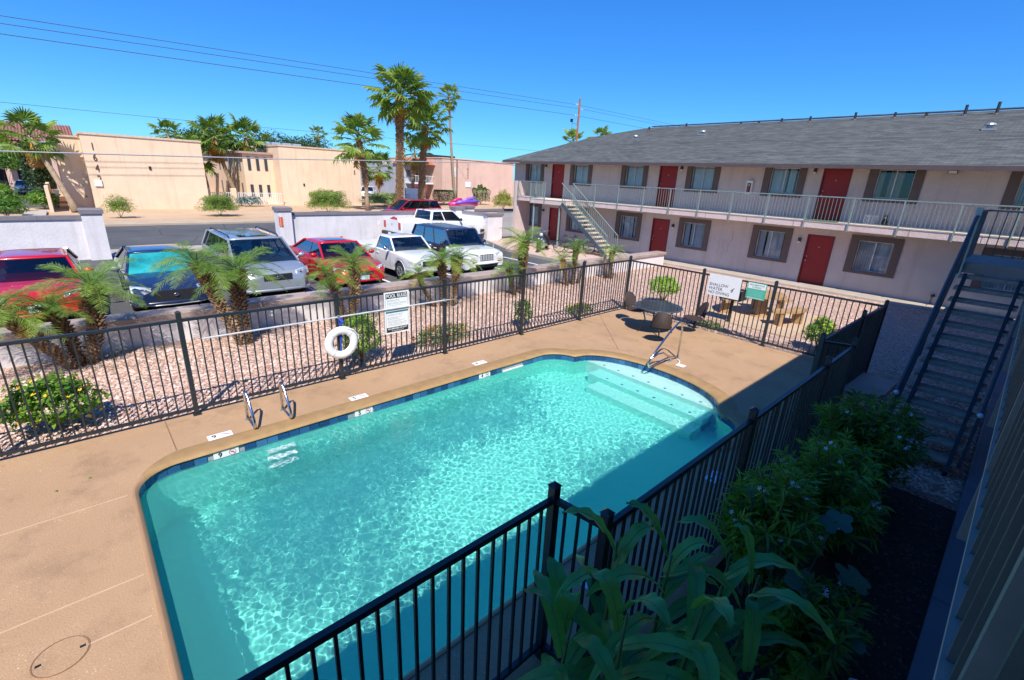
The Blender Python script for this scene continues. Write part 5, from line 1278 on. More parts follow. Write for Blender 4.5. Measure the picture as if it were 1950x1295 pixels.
oleander('broad oleander in the middle of the shaded bed', (-.75,5.5,0), 110, 1.25, .8, 2)
oleander('bright-tipped oleander leaning on the near fence pickets', (-.95,4.3,0), 95, 1.38, .6, 3)
oleander('low straggly oleander behind the corn', (-.35,3.7,0), 40, .8, .6, 4)
# lobed-leaf plant
def lobed(o, c, nrm, r, rot):
    n3 = Vector(nrm).normalized(); tx = n3.orthogonal().normalized(); ty = n3.cross(tx); pts = []
    for i in range(20):
        a = 2*PI*i/20; rr = r*(.72+.28*abs(math.cos(2.5*a)))*(.55 if abs(a-PI) < .3 else 1)
        pts.append(Vector(c)+(tx*math.cos(a+rot)+ty*math.sin(a+rot))*rr-n3*rr*rr*.6)
    b = MB(); b.v = [tuple(c)]+[tuple(p) for p in pts]; b.f = [(0, 1+i, 1+(i+1) % 20) for i in range(20)]; b.m = [0]*20
    put('leaf', b.mesh('leaf', G_SQUASH), o)
o = thing('lobed_plant', 'plant with a few large dusky lobed leaves between corn and oleander', 'plant', (-.55,3.7,0)); rs = random.Random(4)
for i, (x, y, z, r) in enumerate(((-.55,.55,1.02,.17),(-.2,.5,.85,.16),(.05,.1,.75,.17),(.35,.0,.55,.19),(.05,.75,1.0,.14),(.3,.55,.7,.15),(-.25,.15,.8,.15))):
    lobed(o, (x,y,z), (rs.uniform(-.35,.35), rs.uniform(-.5,.1), 1), r, rs.uniform(0,6)); MB().tube([(0,0,0),(x*.4,y*.4,z*.6),(x,y,z)], .008, 5).build('stalk', M('green_stalk', (.06,.12,.03)), o, local=True)
# corn
def corn_leaf(L_, w_, a, el, z, curl, rs):
    b = MB(); n_ = 12; P = []; d = Vector((math.cos(a), math.sin(a), 0)); s = Vector((-math.sin(a), math.cos(a), 0))
    for i in range(n_+1):
        t = i/n_; P.append(d*(L_*(math.cos(el)*t+.10*t*t))+Vector((0,0,z+L_*(math.sin(el)*t*1.25-curl*t*t))))
    for i, p in enumerate(P):
        t = i/n_; ww = w_*(math.sin(PI*min(1, .12+t*.88))**.55)*(1 if t < 1 else 0)*.5*(1 if t < .97 else .05); wv = .012*math.sin(i*2.1+a*3)
        b.v += [tuple(p-s*ww+Vector((0,0,.30*ww+wv))), tuple(p), tuple(p+s*ww+Vector((0,0,.30*ww-wv)))]
    for i in range(n_):
        q = 3*i; b.f += [(q,q+1,q+4,q+3),(q+1,q+2,q+5,q+4)]; b.m += [0,0]
    b.cur = 1
    b.tube([p+Vector((0,0,.002)) for p in P], [.0038*(1-.7*i/n_) for i in range(n_+1)], 4)
    return b
G_RIB = M('corn_midrib', (.16,.26,.13), .5)
def corn(label, x, y, h, n_, seed, L_=.90):
    rs = random.Random(seed); o = thing('corn_plant', label, 'corn plant', (x,y,0), 0, 'corn plants at the foot of the near fence')
    MB().tube([(0,0,0),(rs.uniform(-.03,.03),rs.uniform(-.03,.03),h*.5),(rs.uniform(-.05,.05),rs.uniform(-.05,.05),h)], [.017,.014,.007], 7).build('stalk', M('corn_stalk', (.08,.17,.05), .5), o, True, True)
    a = rs.uniform(0,6)
    for i in range(n_):
        t = i/(n_-1); a += PI+rs.uniform(-.7,.7)
        me = corn_leaf(L_*(1.0-.30*abs(t-.5)*2)*rs.uniform(.85,1.15), .105*rs.uniform(.85,1.2), a, R(30+40*t*t)+rs.uniform(-.2,.2), h*(.26+.70*t), (1.05-.30*t)*rs.uniform(.8,1.25), rs).mesh('leaf', [G_CORN, G_RIB], True)
        put('leaf', me, o)
for i, (x, y, h, n_, lab) in enumerate(((-1.22,2.12,1.58,9,'corn plant hard against the corner fence post, tallest leaf tip above the rail'),(-1.02,2.40,1.52,9,'corn plant in the middle of the foreground clump'),(-.98,1.85,1.50,9,'corn plant at the bottom edge, leaves reaching left over the pickets'),(-.74,2.25,1.45,9,'corn plant right of the clump centre'),(-.80,2.85,1.35,9,'corn plant behind the clump with upright blades'),(-.45,2.45,1.05,8,'outermost corn plant to the right, single leaf stretched sideways'),(-.50,1.95,.95,8,'low corn plant in the darkest corner at the bottom'),(-1.25,1.72,1.30,10,'corn plant nearest the bottom edge with leaves spilling between the pickets'),(-.62,2.75,1.40,9,'corn plant at the back right of the clump beside the oleander'))):
    corn(lab, x, y, h, n_, 60+i)

# ------------------------------------------------------------ across the street
def dark_window(b_parent, X, y0, y1, z0, z1, mat=None, d=.03):
    w_ = MB(); holed = MB()
    f = MB().box(X-.02, X+d, y0, y1, z0, z1).build('window', M('far_window_frame', (.50,.48,.45), .5), b_parent)
    MB().box(X+d, X+d+.004, y0+.06, y1-.06, z0+.06, z1-.06).build('pane', mat or M('far_pane', (.10,.12,.15), .15, var=.3), f)
def house(name, label, x0, x1, y0, y1, z, mat, cap=True, loc=None, seed=0):
    o = thing(name, label, 'building', ((x0+x1)/2, (y0+y1)/2, 0)); MB().box(x0, x1, y0, y1, -.1, z).build('wall', mat, o)
    if cap:
        b = MB(); b.box(x0-.06, x1+.07, y0-.07, y1+.07, z, z+.14); b.build('parapet_cap', M('parapet_trim', (.62,.46,.33), .8), o)
    return o
NUM = M('number_metal', (.10,.05,.03), .6)
B1 = house('tan_building', 'left tan stucco apartment end wall with vertical house number', -74, -50, 1.5, 9.25, 5.4, G_TAN)
MB().box(-74,-51.2,-.05,1.495,-.1,5.15).build('side_wall', G_TAN, B1); MB().box(-74,-51.1,-.12,1.42,5.155,5.27).build('parapet_cap', MC['parapet_trim'], B1)
for i, ch in enumerate('1642'): put('numeral', text_mesh(ch, .75, NUM, ext=.02, sx=.7), B1, mat4=frame4(Vector((-49.97, 2.12-.08*i*0, 4.55-.78*i))-Vector(wloc(B1)), (0,1,0), (0,0,1)))
MB().box(-49.99,-49.9,1.75,2.2,1.68,2.15).build('meter_box', G_WHITEP, B1)
MB().box(-49.99,-49.93,5.35,5.5,3.05,3.3).build('wall_lamp', G_BLKPL, B1)
B2 = house('tan_building', 'middle tan stucco apartment end wall', -80, -54, 16.75, 25.4, 5.75, G_TAN)
MB().box(-80,-56.2,13.9,16.745,-.1,4.9).build('side_wing', G_TAN, B2)
MB().box(-80.5,-55.9,13.5,16.742,4.905,5.1).build('wing_roof', M('wing_roof', (.40,.28,.24), .8), B2)
for z0, z1 in ((.7,1.9),(3.3,4.6)):
    for y in (14.3,15.1,15.9): MB().box(-56.198,-56.15,y,y+.28,z0,z1).build('window', M('slit_window', (.05,.06,.07), .2), B2)
for k in range(5): # slit windows on the side facing the pair of palms
    x = -57.5-2.2*k
    for z0, z1 in ((.7,2.0),(3.2,4.6)): MB().box(x-.25,x+.25,13.86,13.898,z0,z1).build('window', MC['slit_window'], B2)
MB().box(-53.99,-53.93,18.9,19.05,1.95,2.2).build('wall_lamp', G_BLKPL, B2)
for i, ch in enumerate('25'): put('numeral', text_mesh(ch, .6, NUM, ext=.02, sx=.7), B2, mat4=frame4(Vector((-53.97, 24.7, 4.3-.75*i))-Vector(wloc(B2)), (0,1,0), (0,0,1)))
ac = thing('rooftop_unit', 'grey-blue rooftop air conditioner row behind the parapet', 'rooftop unit', (-70,22,5.75)); b = MB()
for k in range(4): b.box(-.8,.8,-2.5+1.3*k,-1.5+1.3*k,0,1.0)
b.build('casing', M('ac_blue', (.28,.38,.46), .5), ac, local=True)
for k in range(4): MB().box(.802,.83,-2.35+1.3*k,-1.65+1.3*k,.2,.8).build('grille', G_GREYM, ac, local=True)
o = thing('rooftop_unit', 'small dark rooftop solar panel above the left tan wall', 'rooftop unit', (-66,11.0,5.4)); MB().beam((0,-1.2,.9),(0,1.2,.9),1.6,.08).build('panel', G_BLKPL, o, local=True); MB().box(-.05,.05,-1,-.9,0,.9).build('leg', G_GREYM, o, local=True); MB().box(-.05,.05,.9,1,0,.9).build('leg', G_GREYM, o, local=True)
B3 = house('salmon_building', 'salmon stucco two-storey end wall with vertical house number, right of the palms', -76, -58.5, 39.7, 53.2, 5.95, G_SALMON)
for i, ch in enumerate('1632'): put('numeral', text_mesh(ch, .62, NUM, ext=.02, sx=.7), B3, mat4=frame4(Vector((-58.47, 44.2, 5.3-.55*i))-Vector(wloc(B3)), (0,1,0), (0,0,1)))
MB().box(-58.49,-58.42,43.75,44.75,2.2,2.95).build('meter_box', G_WHITEP, B3)
MB().box(-58.49,-58.36,42.15,42.25,-.1,5.9).build('downspout', NUM, B3)
for z0, z1 in ((3.5,4.9),(.7,2.1)): dark_window(B3, -58.49, 41.3, 42.1, z0, z1, M('curtain_pane', (.62,.66,.66), .4))
MB().box(-72,-67,44,48,5.96+.14,6.7).build('roof_hatch', G_BLKPL, B3)
# between the palms: salmon/red two-storey block with balcony, yellow-roofed house, wall, van
B4 = house('balcony_building', 'shaded two-storey block with red posts and white balcony rail left of the salmon building', -78, -63, 36.2, 44, 5.0, m_stucco('blue_grey_stucco', (.42,.44,.52)), False)
MB().box(-63.0,-60.6,36.4,39.6,2.4,2.6).build('balcony_slab', G_WHITEP, B4); rr_ = MB().beam((-60.6,36.4,3.5),(-60.6,39.6,3.5),.06,.06).build('balcony_railing', G_WHITEP, B4)
for k in range(14): MB().box(-60.62,-60.58,36.4+.23*k,36.43+.23*k,2.6,3.5).build('baluster', G_WHITEP, rr_)
for y in (36.5,38.1): MB().box(-60.9,-60.5,y,y+.4,-.1,2.4).build('post', M('brick_red', (.28,.05,.05), .7), B4); MB().box(-60.8,-60.6,y+.05,y+.25,3.5,4.7).build('post', MC['brick_red'], B4)
b = MB(); b.add([(-60.2,36,5.0),(-60.2,40,5.0),(-63,40,5.9),(-63,36,5.9),(-66,40,5.0),(-66,36,5.0)], [(0,1,2,3),(3,2,4,5),(0,3,5),(1,4,2)]); b.build('roof', M('orange_tile', (.42,.12,.06), .8, scale=2), B4)
MB().box(-63.0+.002,-62.95,37.9,38.5,2.65,4.4).build('door', G_DARK, B4); dark_window(B4,-62.99,36.5,37.4,3.2,4.3)
B5 = house('low_house', 'low house with a yellow-brown roof band far between the palms', -95, -84, 39.5, 53, 3.2, m_stucco('grey_stucco', (.55,.50,.47)), False)
b = MB(); b.add([(-83.4,39,3.2),(-83.4,53.5,3.2),(-86,53.5,4.6),(-86,39,4.6)], [(0,1,2,3)]); b.box(-96,-86.01,39,53.5,3.2,4.6); b.build('roof', M('mustard_roof', (.45,.24,.05), .8), B5)
for y in (41,44,47.5,50.5): dark_window(B5, -83.99, y, y+1.2, 1.0, 2.2)
bw = thing('block_wall', 'tan garden wall behind the white van', 'wall', (-74,38,0)); MB().box(-74.2,-74,30,44,-.1,1.6).build('wall_body', G_SAND, bw)
sg = thing('sale_banner', 'blank white banner board hanging behind the booted palm trunks', 'banner', (-55.2,33,0)); MB().box(-55.25,-55.18,31.8,34.9,.45,1.95).build('panel', G_SIGNW, sg)
for y in (31.8,34.8): MB().box(-55.25,-55.15,y,y+.1,0,2.0).build('post', G_GREYM, sg)
def picket_fence(name, label, x, y0, y1, h, mat, pitch=.16, piers=()):
    o = thing(name, label, 'fence', (x, y0, 0)); me = MB().box(-.015,.015,-.02,.02,.05,h).mesh('picket', mat); y = y0
    while y < y1: put('picket', me, o, loc=(0, y-y0, 0)); y += pitch
    for z in (.2, h-.08): MB().beam((x,y0,z),(x,y1,z),.03,.04).build('rail', mat, o)
    for p in piers: MB().box(x-.22,x+.22,p-.22,p+.22,-.1,h+.35).build('pier', G_TAN, o)
picket_fence('picket_fence', 'white picket fence with tan piers between the two tan buildings', -53.4, 9.7, 16.5, 1.25, G_WHITEP, .17, (9.8, 12.0))
picket_fence('picket_fence', 'grey picket fence behind the agave bed', -54.5, 25.8, 32, 1.3, G_GREYM, .2)
bp = thing('block_pier', 'white pier and gate stub behind the pair of palms', 'pier', (-60,10.5,0)); MB().box(-60.4,-59.6,10.2,11.0,-.1,2.0).build('pier_body', G_WHITEBLK, bp)
# left edge: tiled building behind parking
B6 = house('tiled_building', 'terracotta-roofed building with arched balcony at the left edge', -92, -80, -14, 1.2, 5.2, G_SALMON, False)
for y in (-7.5,-3.6):
    MB().box(-80.001,-79.95,y,y+2.8,2.9,4.6).build('balcony_opening', G_DARK, B6); rr_ = MB().beam((-79.7,y-.1,3.6),(-79.7,y+2.9,3.6),.06,.06).build('balcony_railing', G_GREYM, B6)
    for k in range(16): MB().box(-79.72,-79.68,y+.18*k,y+.04+.18*k,2.8,3.6).build('baluster', G_GREYM, rr_)
    MB().box(-80.001,-79.96,y-.1,y+2.9,.1,2.1).build('carport_opening', G_DARK, B6)
b = MB(); n_ = 60
for i in range(n_):
    y0, y1 = -14.5+16.4*i/n_, -14.5+16.4*(i+1)/n_; ym = (y0+y1)/2
    b.add([(-79.2,y0,5.2),(-79.2,ym,5.34),(-79.2,y1,5.2),(-86,y0,7.4),(-86,ym,7.54),(-86,y1,7.4)], [(0,1,4,3),(1,2,5,4)])
G_CLAY = M('clay_tile', (.27,.12,.085), .85, var=.25, scale=2.5)
rf6 = b.build('roof', G_CLAY, B6); b = MB()
for i in range(24):
    x0_, x1_ = -84+.0, -77.5; y0, y1 = -8.6+8.4*i/24, -8.6+8.4*(i+1)/24; ym = (y0+y1)/2; zr = lambda y: 5.3+1.2*(1-abs(y+4.4)/4.2)
    b.add([(x1_,y0,4.75),(x1_,ym,4.87),(x1_,y1,4.75),(-82,y0,4.75+1.1*(1-abs(y0+4.4)/4.3)),(-82,ym,4.85+1.1*(1-abs(ym+4.4)/4.3)),(-82,y1,4.75+1.1*(1-abs(y1+4.4)/4.3))], [(0,1,4,3),(1,2,5,4)])
b.build('porch_roof', G_CLAY, B6)
MB().box(-80,-77.8,-8.4,-.2,4.45,4.74).build('porch_lintel', G_SALMON, B6)
for y in (-8.4,-4.5,-.6): MB().box(-78.2,-77.8,y,y+.4,0,4.44).build('porch_post', G_SALMON, B6)
cw = thing('garden_wall', 'cream wall strip running back beside the left walk', 'wall', (-55,-1.0,0)); MB().box(-66,-47.6,-1.1,-.9,-.1,1.7).build('wall_body', G_TAN, cw)
# utility pole and wires
up = thing('utility_pole', 'brown wooden utility pole with short insulator arms above the grey roof', 'utility pole', (-45,52.2,0))
MB().cyl((-45,52.2,0),(-45,52.2,14.0),.17,.13,10).build('shaft', G_WOOD, up)
for z, s in ((13.2,-1),(12.75,1),(11.9,-1)):
    a_ = MB().beam((-45,52.2,z),(-45,52.2+.75*s,z),.07,.07).build('arm', G_GREYM, up)
    for k in (.35,.7): MB().cyl((-45,52.2+k*s,z),(-45,52.2+k*s,z+.16),.05,.03,6).build('insulator', G_WHITEP, a_)
b = MB(); b.box(-45.25,-44.95,50.9,51.1,11.1,11.5); b.tube([(-45,51.0,11.0),(-45,52,10.9)],.02,4); b.tube([(-45,51.0,11.1),(-45,51.1,9.6),(-45,51.6,8.9)],.025,4); b.build('fuse_box', G_BLKPL, up)
def wire(label, pts, r, mat=None, sag=.0):
    o = thing('power_line', label, 'cable', pts[0], 0, 'overhead cables'); P = []
    for a_, c_ in zip(pts, pts[1:]):
        a_, c_ = Vector(a_), Vector(c_)
        for i in range(13): t = i/12; P.append(a_.lerp(c_, t)+Vector((0,0,-sag*4*t*(1-t))))
    MB().tube(P, r, 4).build('cable', mat or M('wire_dark', (.05,.05,.06), .6), o); return o
wire('topmost sky wire running to the utility pole', [(-45,-22,10.8),(-45,52,13.25),(-45,140,13.4)], .018)
wire('second sky wire running to the utility pole', [(-45,-22,10.4),(-45,53,12.85),(-45,140,12.9)], .018)
wire('lowest of the three sky wires running to the utility pole', [(-45,-22,9.95),(-45,51.5,11.95),(-45,140,12)], .02)
wire('thin far wire low in the left sky', [(-60,-16,7.75),(-60,12,7.7),(-60,60,8.3),(-60,120,9)], .016)
wire('thick pale grey cable crossing in front of the tan buildings', [(-38,-24,3.35),(-38,-2.2,3.84),(-38,10.7,4.24),(-38,34.6,5.2),(-38,80,6.6)], .035, M('cable_pale', (.34,.34,.36), .5))
wire('short cable dropping to the salmon building', [(-58,42,5.9),(-50,47,5.4),(-40,52,5.4)], .03)
p2 = thing('utility_pole', 'short distant pole top with a cross fitting left of the grey roof', 'utility pole', (-80,93,0)); MB().cyl((-80,93,0),(-80,93,10.6),.16,.14,8).build('shaft', G_WOOD, p2); MB().box(-80.1,-79.9,91.9,93.3,10.1,10.3).build('arm', G_BLKPL, p2)

# ------------------------------------------------------------ vehicles
def paint(name, c, metal=.0, rough=.28):
    m_ = M(name, c, rough, metal=metal, var=.03, scale=2, coat=1.0); return m_
G_ARCH = G_BLKPL
def lerp_prof(pr, x):
    if x <= pr[0][0]: return pr[0][1]
    for (a, u), (c, v) in zip(pr, pr[1:]):
        if x <= c: return u+(v-u)*(x-a)/(c-a) if c > a else v
    return pr[-1][1]
def wheel(parent, x, y, r, side, rimr=.64, wdt=.21):
    o = MB(); s = side
    y0, y1 = y-wdt/2, y+wdt/2
    o.tube([(x,y0,r),(x,y0+.03,r),(x,y1-.03,r),(x,y1,r)], [r*.93,r,r,r*.93], 22); w_ = o.build('wheel', G_TYRE, parent, True, True)
    ys = y1 if s > 0 else y0
    rm = MB(); rm.cyl((x,ys-.004*s,r),(x,ys+.004*s,r), r*rimr, r*rimr*.97, 20)
    rm.build('rim_disc', M('rim_dark', (.07,.07,.08), .5), w_, local=True)
    sp = MB()
    for k in range(7):
        a = 2*PI*k/7; sp.beam((x+.03*math.cos(a), ys+.012*s, r+.03*math.sin(a)), (x+r*rimr*.95*math.cos(a), ys+.010*s, r+r*rimr*.95*math.sin(a)), .016, .045, (0,1,0))
    pts = [(x+r*rimr*.95*math.cos(a), ys+.008*s, r+r*rimr*.95*math.sin(a)) for a in [2*PI*i/20 for i in range(21)]]
    sp.tube(pts, .016, 4, False); sp.cyl((x,ys,r),(x,ys+.02*s,r),.045,.04,10); sp.build('rim', G_RIM, w_, local=True)
    return w_
def car(name, label, cat, loc, rz_, P, col_, roofc=None, group=None, rearc=None):
    """P: dict of proportions. x forward, y left, origin under the centre."""
    L_, W_, H_ = P['L'], P['W'], P['H']; hl = L_/2; hw = W_/2; clr = P.get('clr', .2)
    o = thing(name, label, cat, loc, rz_, group)
    top = P['top']; axf, axr, wr_ = P['axf'], P['axr'], P.get('r', .33); ra = wr_+.06
    bed = P.get('bed')
    xs = set([-hl+ (1-math.cos(i*PI/12))*P.get('rr', .22) for i in range(7)] + [hl-(1-math.cos(i*PI/12))*P.get('fr', .45) for i in range(7)])
    x = -hl+.25
    while x < hl-.45: xs.add(x); x += .12
    for ax in (axf, axr):
        for i in range(13): xs.add(ax-ra*math.cos(i*PI/12))
    if bed: xs |= {bed[0], bed[0]+.012, bed[1], bed[1]-.012}
    for p_ in top: xs.add(p_[0])
    xs = sorted(v for v in xs if -hl-1e-6 <= v <= hl+1e-6); q = [xs[0]]
    for v in xs[1:]:
        if v-q[-1] > .008: q.append(v)
    xs = q; b = MB(); NS = 13
    for x in xs:
        fe = max(0, (x-(hl-P.get('fr',.45)))/P.get('fr',.45)); re = max(0, ((-hl+P.get('rr',.22))-x)/P.get('rr',.22))
        wf = 1-P.get('ft', .24)*fe**2.2-.10*re**2.2; zt = lerp_prof(top, x)
        zb = clr+.03*abs(x)/hl+.10*fe**3+.08*re**3
        for ax in (axf, axr):
            if abs(x-ax) < ra: zb = max(zb, wr_+math.sqrt(ra*ra-(x-ax)**2)-.0)
        zb = min(zb, zt-.10); w_ = hw*wf; zsd = zt-P.get('sh', .09)*(1-.5*max(fe, re)); tum = P.get('tum', .0)
        cr = P.get('crown', .035)
        inbed = bed and bed[0] < x < bed[1]
        pr = [(w_*.955, zb), (w_*.995, zb+.30*(zsd-zb)), (w_*1.0, zb+.62*(zsd-zb)), (w_*.985, zsd), (w_*.93, zt-.012)]
        if inbed: pr += [(w_*.885, zt-.02), (w_*.88, bed[2])]
        else: pr += [(w_*.70, zt+cr*.55), (w_*.35, zt+cr*.95)]
        for (yy, zz) in pr: b.v.append((x, yy, zz)) 
        b.v.append((x, 0, bed[2] if inbed else zt+cr))
        # mirror side filled below
    n1 = 8; half = list(b.v); b.v = []; ns = len(xs)
    for i in range(ns):
        sct = half[i*n1:(i+1)*n1]; full = sct+[(p[0], -p[1], p[2]) for p in sct[-2::-1]]; b.v += full
    nf = 2*n1-1
    for i in range(ns-1):
        for j in range(nf-1): b.f.append((i*nf+j, i*nf+j+1, (i+1)*nf+j+1, (i+1)*nf+j)); 
        b.m += [1 if rearc is not None and xs[i] < P.get('split', 0) else 0]*(nf-1)
    b.f.append(tuple(range(nf))); b.m.append(1 if rearc is not None else 0); b.f.append(tuple((ns-1)*nf+j for j in range(nf))[::-1]); b.m.append(0)
    # faces orientation: fix with recalc
    me = b.mesh('body', [col_]+([rearc] if rearc is not None else []))
    bm = bmesh.new(); bm.from_mesh(me); bmesh.ops.recalc_face_normals(bm, faces=bm.faces); bm.to_mesh(me); bm.free()
    body = put('body', me, o); smooth_by_angle(body, 38)
    tb = lambda x: lerp_prof(top, x)
    MB().box(-hl+.3, hl-.3, -hw*.86, hw*.86, clr-.02, min(.62, tb(0)-.2)).build('underbody', G_DARK, body, local=True)
    # greenhouse
    wb, wt, wrt, wrb = P['gh']     # windscreen base x, windscreen top x, rear top x, rear base x
    zr = H_-.045; gw, rw = hw*.925, hw*P.get('rw', .74); rc = roofc or (rearc if rearc is not None else col_)
    def pt(u, s, base):   # base/top corner positions; bow forward in the middle of the screens
        return None
    g = MB(); NC = 6
    def screen(xb, xt, bow, zb_, zt_):
        rows = []
        for (xx, yy, zz, bw) in ((xb, gw, zb_, bow), (xt, rw, zt_, bow*.7)):
            rows.append([(xx+bw*(1-(2*k/NC-1)**2), yy*(2*k/NC-1), zz+.02*(1-(2*k/NC-1)**2)) for k in range(NC+1)])
        return rows
    zb1, zb2 = tb(wb)-.01, tb(wrb)-.01
    F = screen(wb, wt, .13, zb1, zr); Rw = screen(wrb, wrt, -.05, zb2, zr)
    def addscreen(rows, flip=False):
        vs = rows[0]+rows[1]; n_ = NC+1
        fs = [(k, k+1, n_+k+1, n_+k) if not flip else (k, n_+k, n_+k+1, k+1) for k in range(NC)]; return vs, fs
    vs, fs = addscreen(F); wsm = MB().add(vs, fs); wsg = wsm.build('windscreen', P.get('screen', G_CARGL), o, True, True)
    vs, fs = addscreen(Rw, True); MB().add(vs, fs).build('rear_window', G_CARGL, o, True, True)
    for s in (1, -1):
        sg = MB(); nx = 8; vs = []
        for k in range(nx+1):
            t = k/nx; xb = wrb+(wb-wrb)*t; xt = wrt+(wt-wrt)*t; zb_ = tb(xb)-.01
            vs += [(xb, s*gw, zb_), (xt, s*rw, zr)]
        sg.add(vs, [(2*k, 2*k+2, 2*k+3, 2*k+1) if s > 0 else (2*k, 2*k+1, 2*k+3, 2*k+2) for k in range(nx)]); sg.build('side_window', P.get('sglass', G_CARSIDE), o, local=True)
    # cabin: dashboard, seats, wheel seen through the glass
    zc = tb(wb)-.02; cab = MB().box(wrb+.15, wb-.02, -hw*.84, hw*.84, clr+.2, zc-.34).build('cabin_floor', G_INT, o, local=True)
    MB().cbox(wb-.42, wb-.02, -hw*.82, hw*.82, zc-.30, zc-.035, .05).build('dashboard', G_INT, o, local=True)
    for s in (1, -1):
        for xs_ in P.get('seats', [wt-.35]): 
            se = MB(); se.beam((xs_, s*hw*.42, zc-.32), (xs_-.16, s*hw*.42, zc+.14), .46, .14, (1,0,0)); se.ell((xs_-.19, s*hw*.42, zc+.24), .06, .14, .09, 8, 5); se.build('seat', G_SEAT, o, local=True)
    sw = MB(); sw.tube([(wb-.50+.05*math.sin(a), hw*.42+.18*math.cos(a), zc-.02+.17*math.sin(a)) for a in [2*PI*i/14 for i in range(15)]], .014, 5, False); sw.build('steering_wheel', G_BLKPL, o, True, True)
    MB().cbox(wt-.02, wt+.0, -.11, .11, zr-.13, zr-.07, .005).build('rear_view_mirror', G_BLKPL, o, local=True)
    # roof skin: slightly crowned slab
    rf = MB(); nx, ny = 8, 8
    x0_, x1_ = wrt-.03, wt+.05
    for i in range(nx+1):
        for j in range(ny+1):
            u, v = i/nx, 2*j/ny-1; bow = .09*(1-v*v)*(u**3)-.03*(1-v*v)*((1-u)**3)
            rf.v.append((x0_+(x1_-x0_)*u+bow, v*(rw+.022), zr+.045*(1-v**4)*(1-.55*(2*u-1)**4)+.0))
    for i in range(nx):
        for j in range(ny): a_ = i*(ny+1)+j; rf.f.append((a_, a_+ny+1, a_+ny+2, a_+1)); rf.m.append(0)
    n0 = len(rf.v); edge = [(0, j) for j in range(ny+1)]+[(i, ny) for i in range(1, nx+1)]+[(nx, j) for j in range(ny-1, -1, -1)]+[(i, 0) for i in range(nx-1, 0, -1)]
    for (i, j) in edge: p = rf.v[i*(ny+1)+j]; rf.v.append((p[0], p[1], p[2]-.03))
    ne = len(edge)
    for k in range(ne):
        (i, j), (i2, j2) = edge[k], edge[(k+1) % ne]; rf.f.append((i*(ny+1)+j, i2*(ny+1)+j2, n0+(k+1) % ne, n0+k)); rf.m.append(0)
    roof_ = rf.build('roof', rc, o, True, True)
    if P.get('sunroof'): MB().box(wt-.62, wt-.12, -rw*.55, rw*.55, zr+.046, zr+.053).build('sunroof', G_CARGL, roof_, local=True)
    if P.get('racks'):
        for s in (1,-1): MB().tube([(wrt+.1, s*rw*.92, zr+.03),(wrt+.2, s*rw*.92, zr+.09),(wt-.25, s*rw*.92, zr+.09),(wt-.12, s*rw*.92, zr+.03)], .02, 6).build('roof_rail', G_BLKPL, roof_, local=True)
    if P.get('ribs'):
        for v in (-.6,-.3,0,.3,.6): MB().box(wrt+.15, wt-.12, v*rw-.02, v*rw+.02, zr+.04, zr+.056).build('roof_rib', G_GREYM, roof_, local=True)
    # pillars
    for s in (1, -1):
        a0, a1 = Vector((wb+.0, s*gw, zb1)), Vector((wt, s*rw, zr)); MB().beam(a0, a1, .055, .05).build('pillar', rc, o, local=True)
        a0, a1 = Vector((wrb, s*gw, zb2)), Vector((wrt, s*rw, zr)); MB().beam(a0, a1, P.get('cp', .10), .05).build('pillar', rc, o, local=True)
        for xp in P.get('bp', [0.0]):
            t = (xp-wrb)/(wb-wrb); xt = wrt+(wt-wrt)*t; MB().beam((xp, s*gw*1.0, tb(xp)-.02), (xt, s*rw*1.0, zr), .06, .012, (0,s,0)).build('pillar', P.get('bpc') or G_BLKPL, o, local=True)
        # belt strip, door gaps, handles, mirror
        for xp in P.get('doors', []):
            zz = tb(xp); w_ = hw
            MB().tube([(xp-.02, s*w_*.962, clr+.06), (xp, s*(w_*.998+.001), clr+.35*(zz-clr)), (xp, s*(w_*1.0+.001), clr+.6*(zz-clr)), (xp+.01, s*(w_*.987+.001), zz-.09), (xp+.02, s*w_*.935, zz)], .006, 4, False).build('door_gap', G_DARK, body, local=True)
        for xp in P.get('handles', []): MB().cbox(xp-.09, xp+.09, s*hw*1.0-.02, s*hw*1.0+.02, tb(xp)-.20, tb(xp)-.17, .005).build('door_handle', P.get('hcol') or col_, body, local=True)
        mx = wb-.28; mr = MB(); mr.ell((mx, s*(hw+.13), tb(mx)+.10), .07, .11, .075, 10, 6); mr.beam((mx-.02, s*hw*.93, tb(mx)+.02), (mx, s*(hw+.06), tb(mx)+.07), .05, .03); mr.build('mirror', P.get('mcol') or col_, o, True, True)
    # wheels
    for ax in (axf, axr):
        for s in (1, -1): 
            wheel(o, ax, s*(hw-.125), wr_, s, P.get('rim', .64)); 
            b2 = MB(); 
            b2.tube([(ax+(ra+.012)*math.cos(a), s*(hw*.995+.003), wr_+(ra+.012)*math.sin(a)) for a in [PI*i/14 for i in range(15)]], .014, 5, False); b2.build('arch_lip', P.get('archc') or col_, body, True, True)
            MB().box(ax-ra*.98, ax+ra*.98, *(sorted((s*(hw-.34), s*(hw-.30)))), clr, wr_+ra*.97).build('wheel_well', G_DARK, body, local=True)
    # front end
    hz = tb(hl-.30); fz = P.get('fz', hz)
    fx = hl
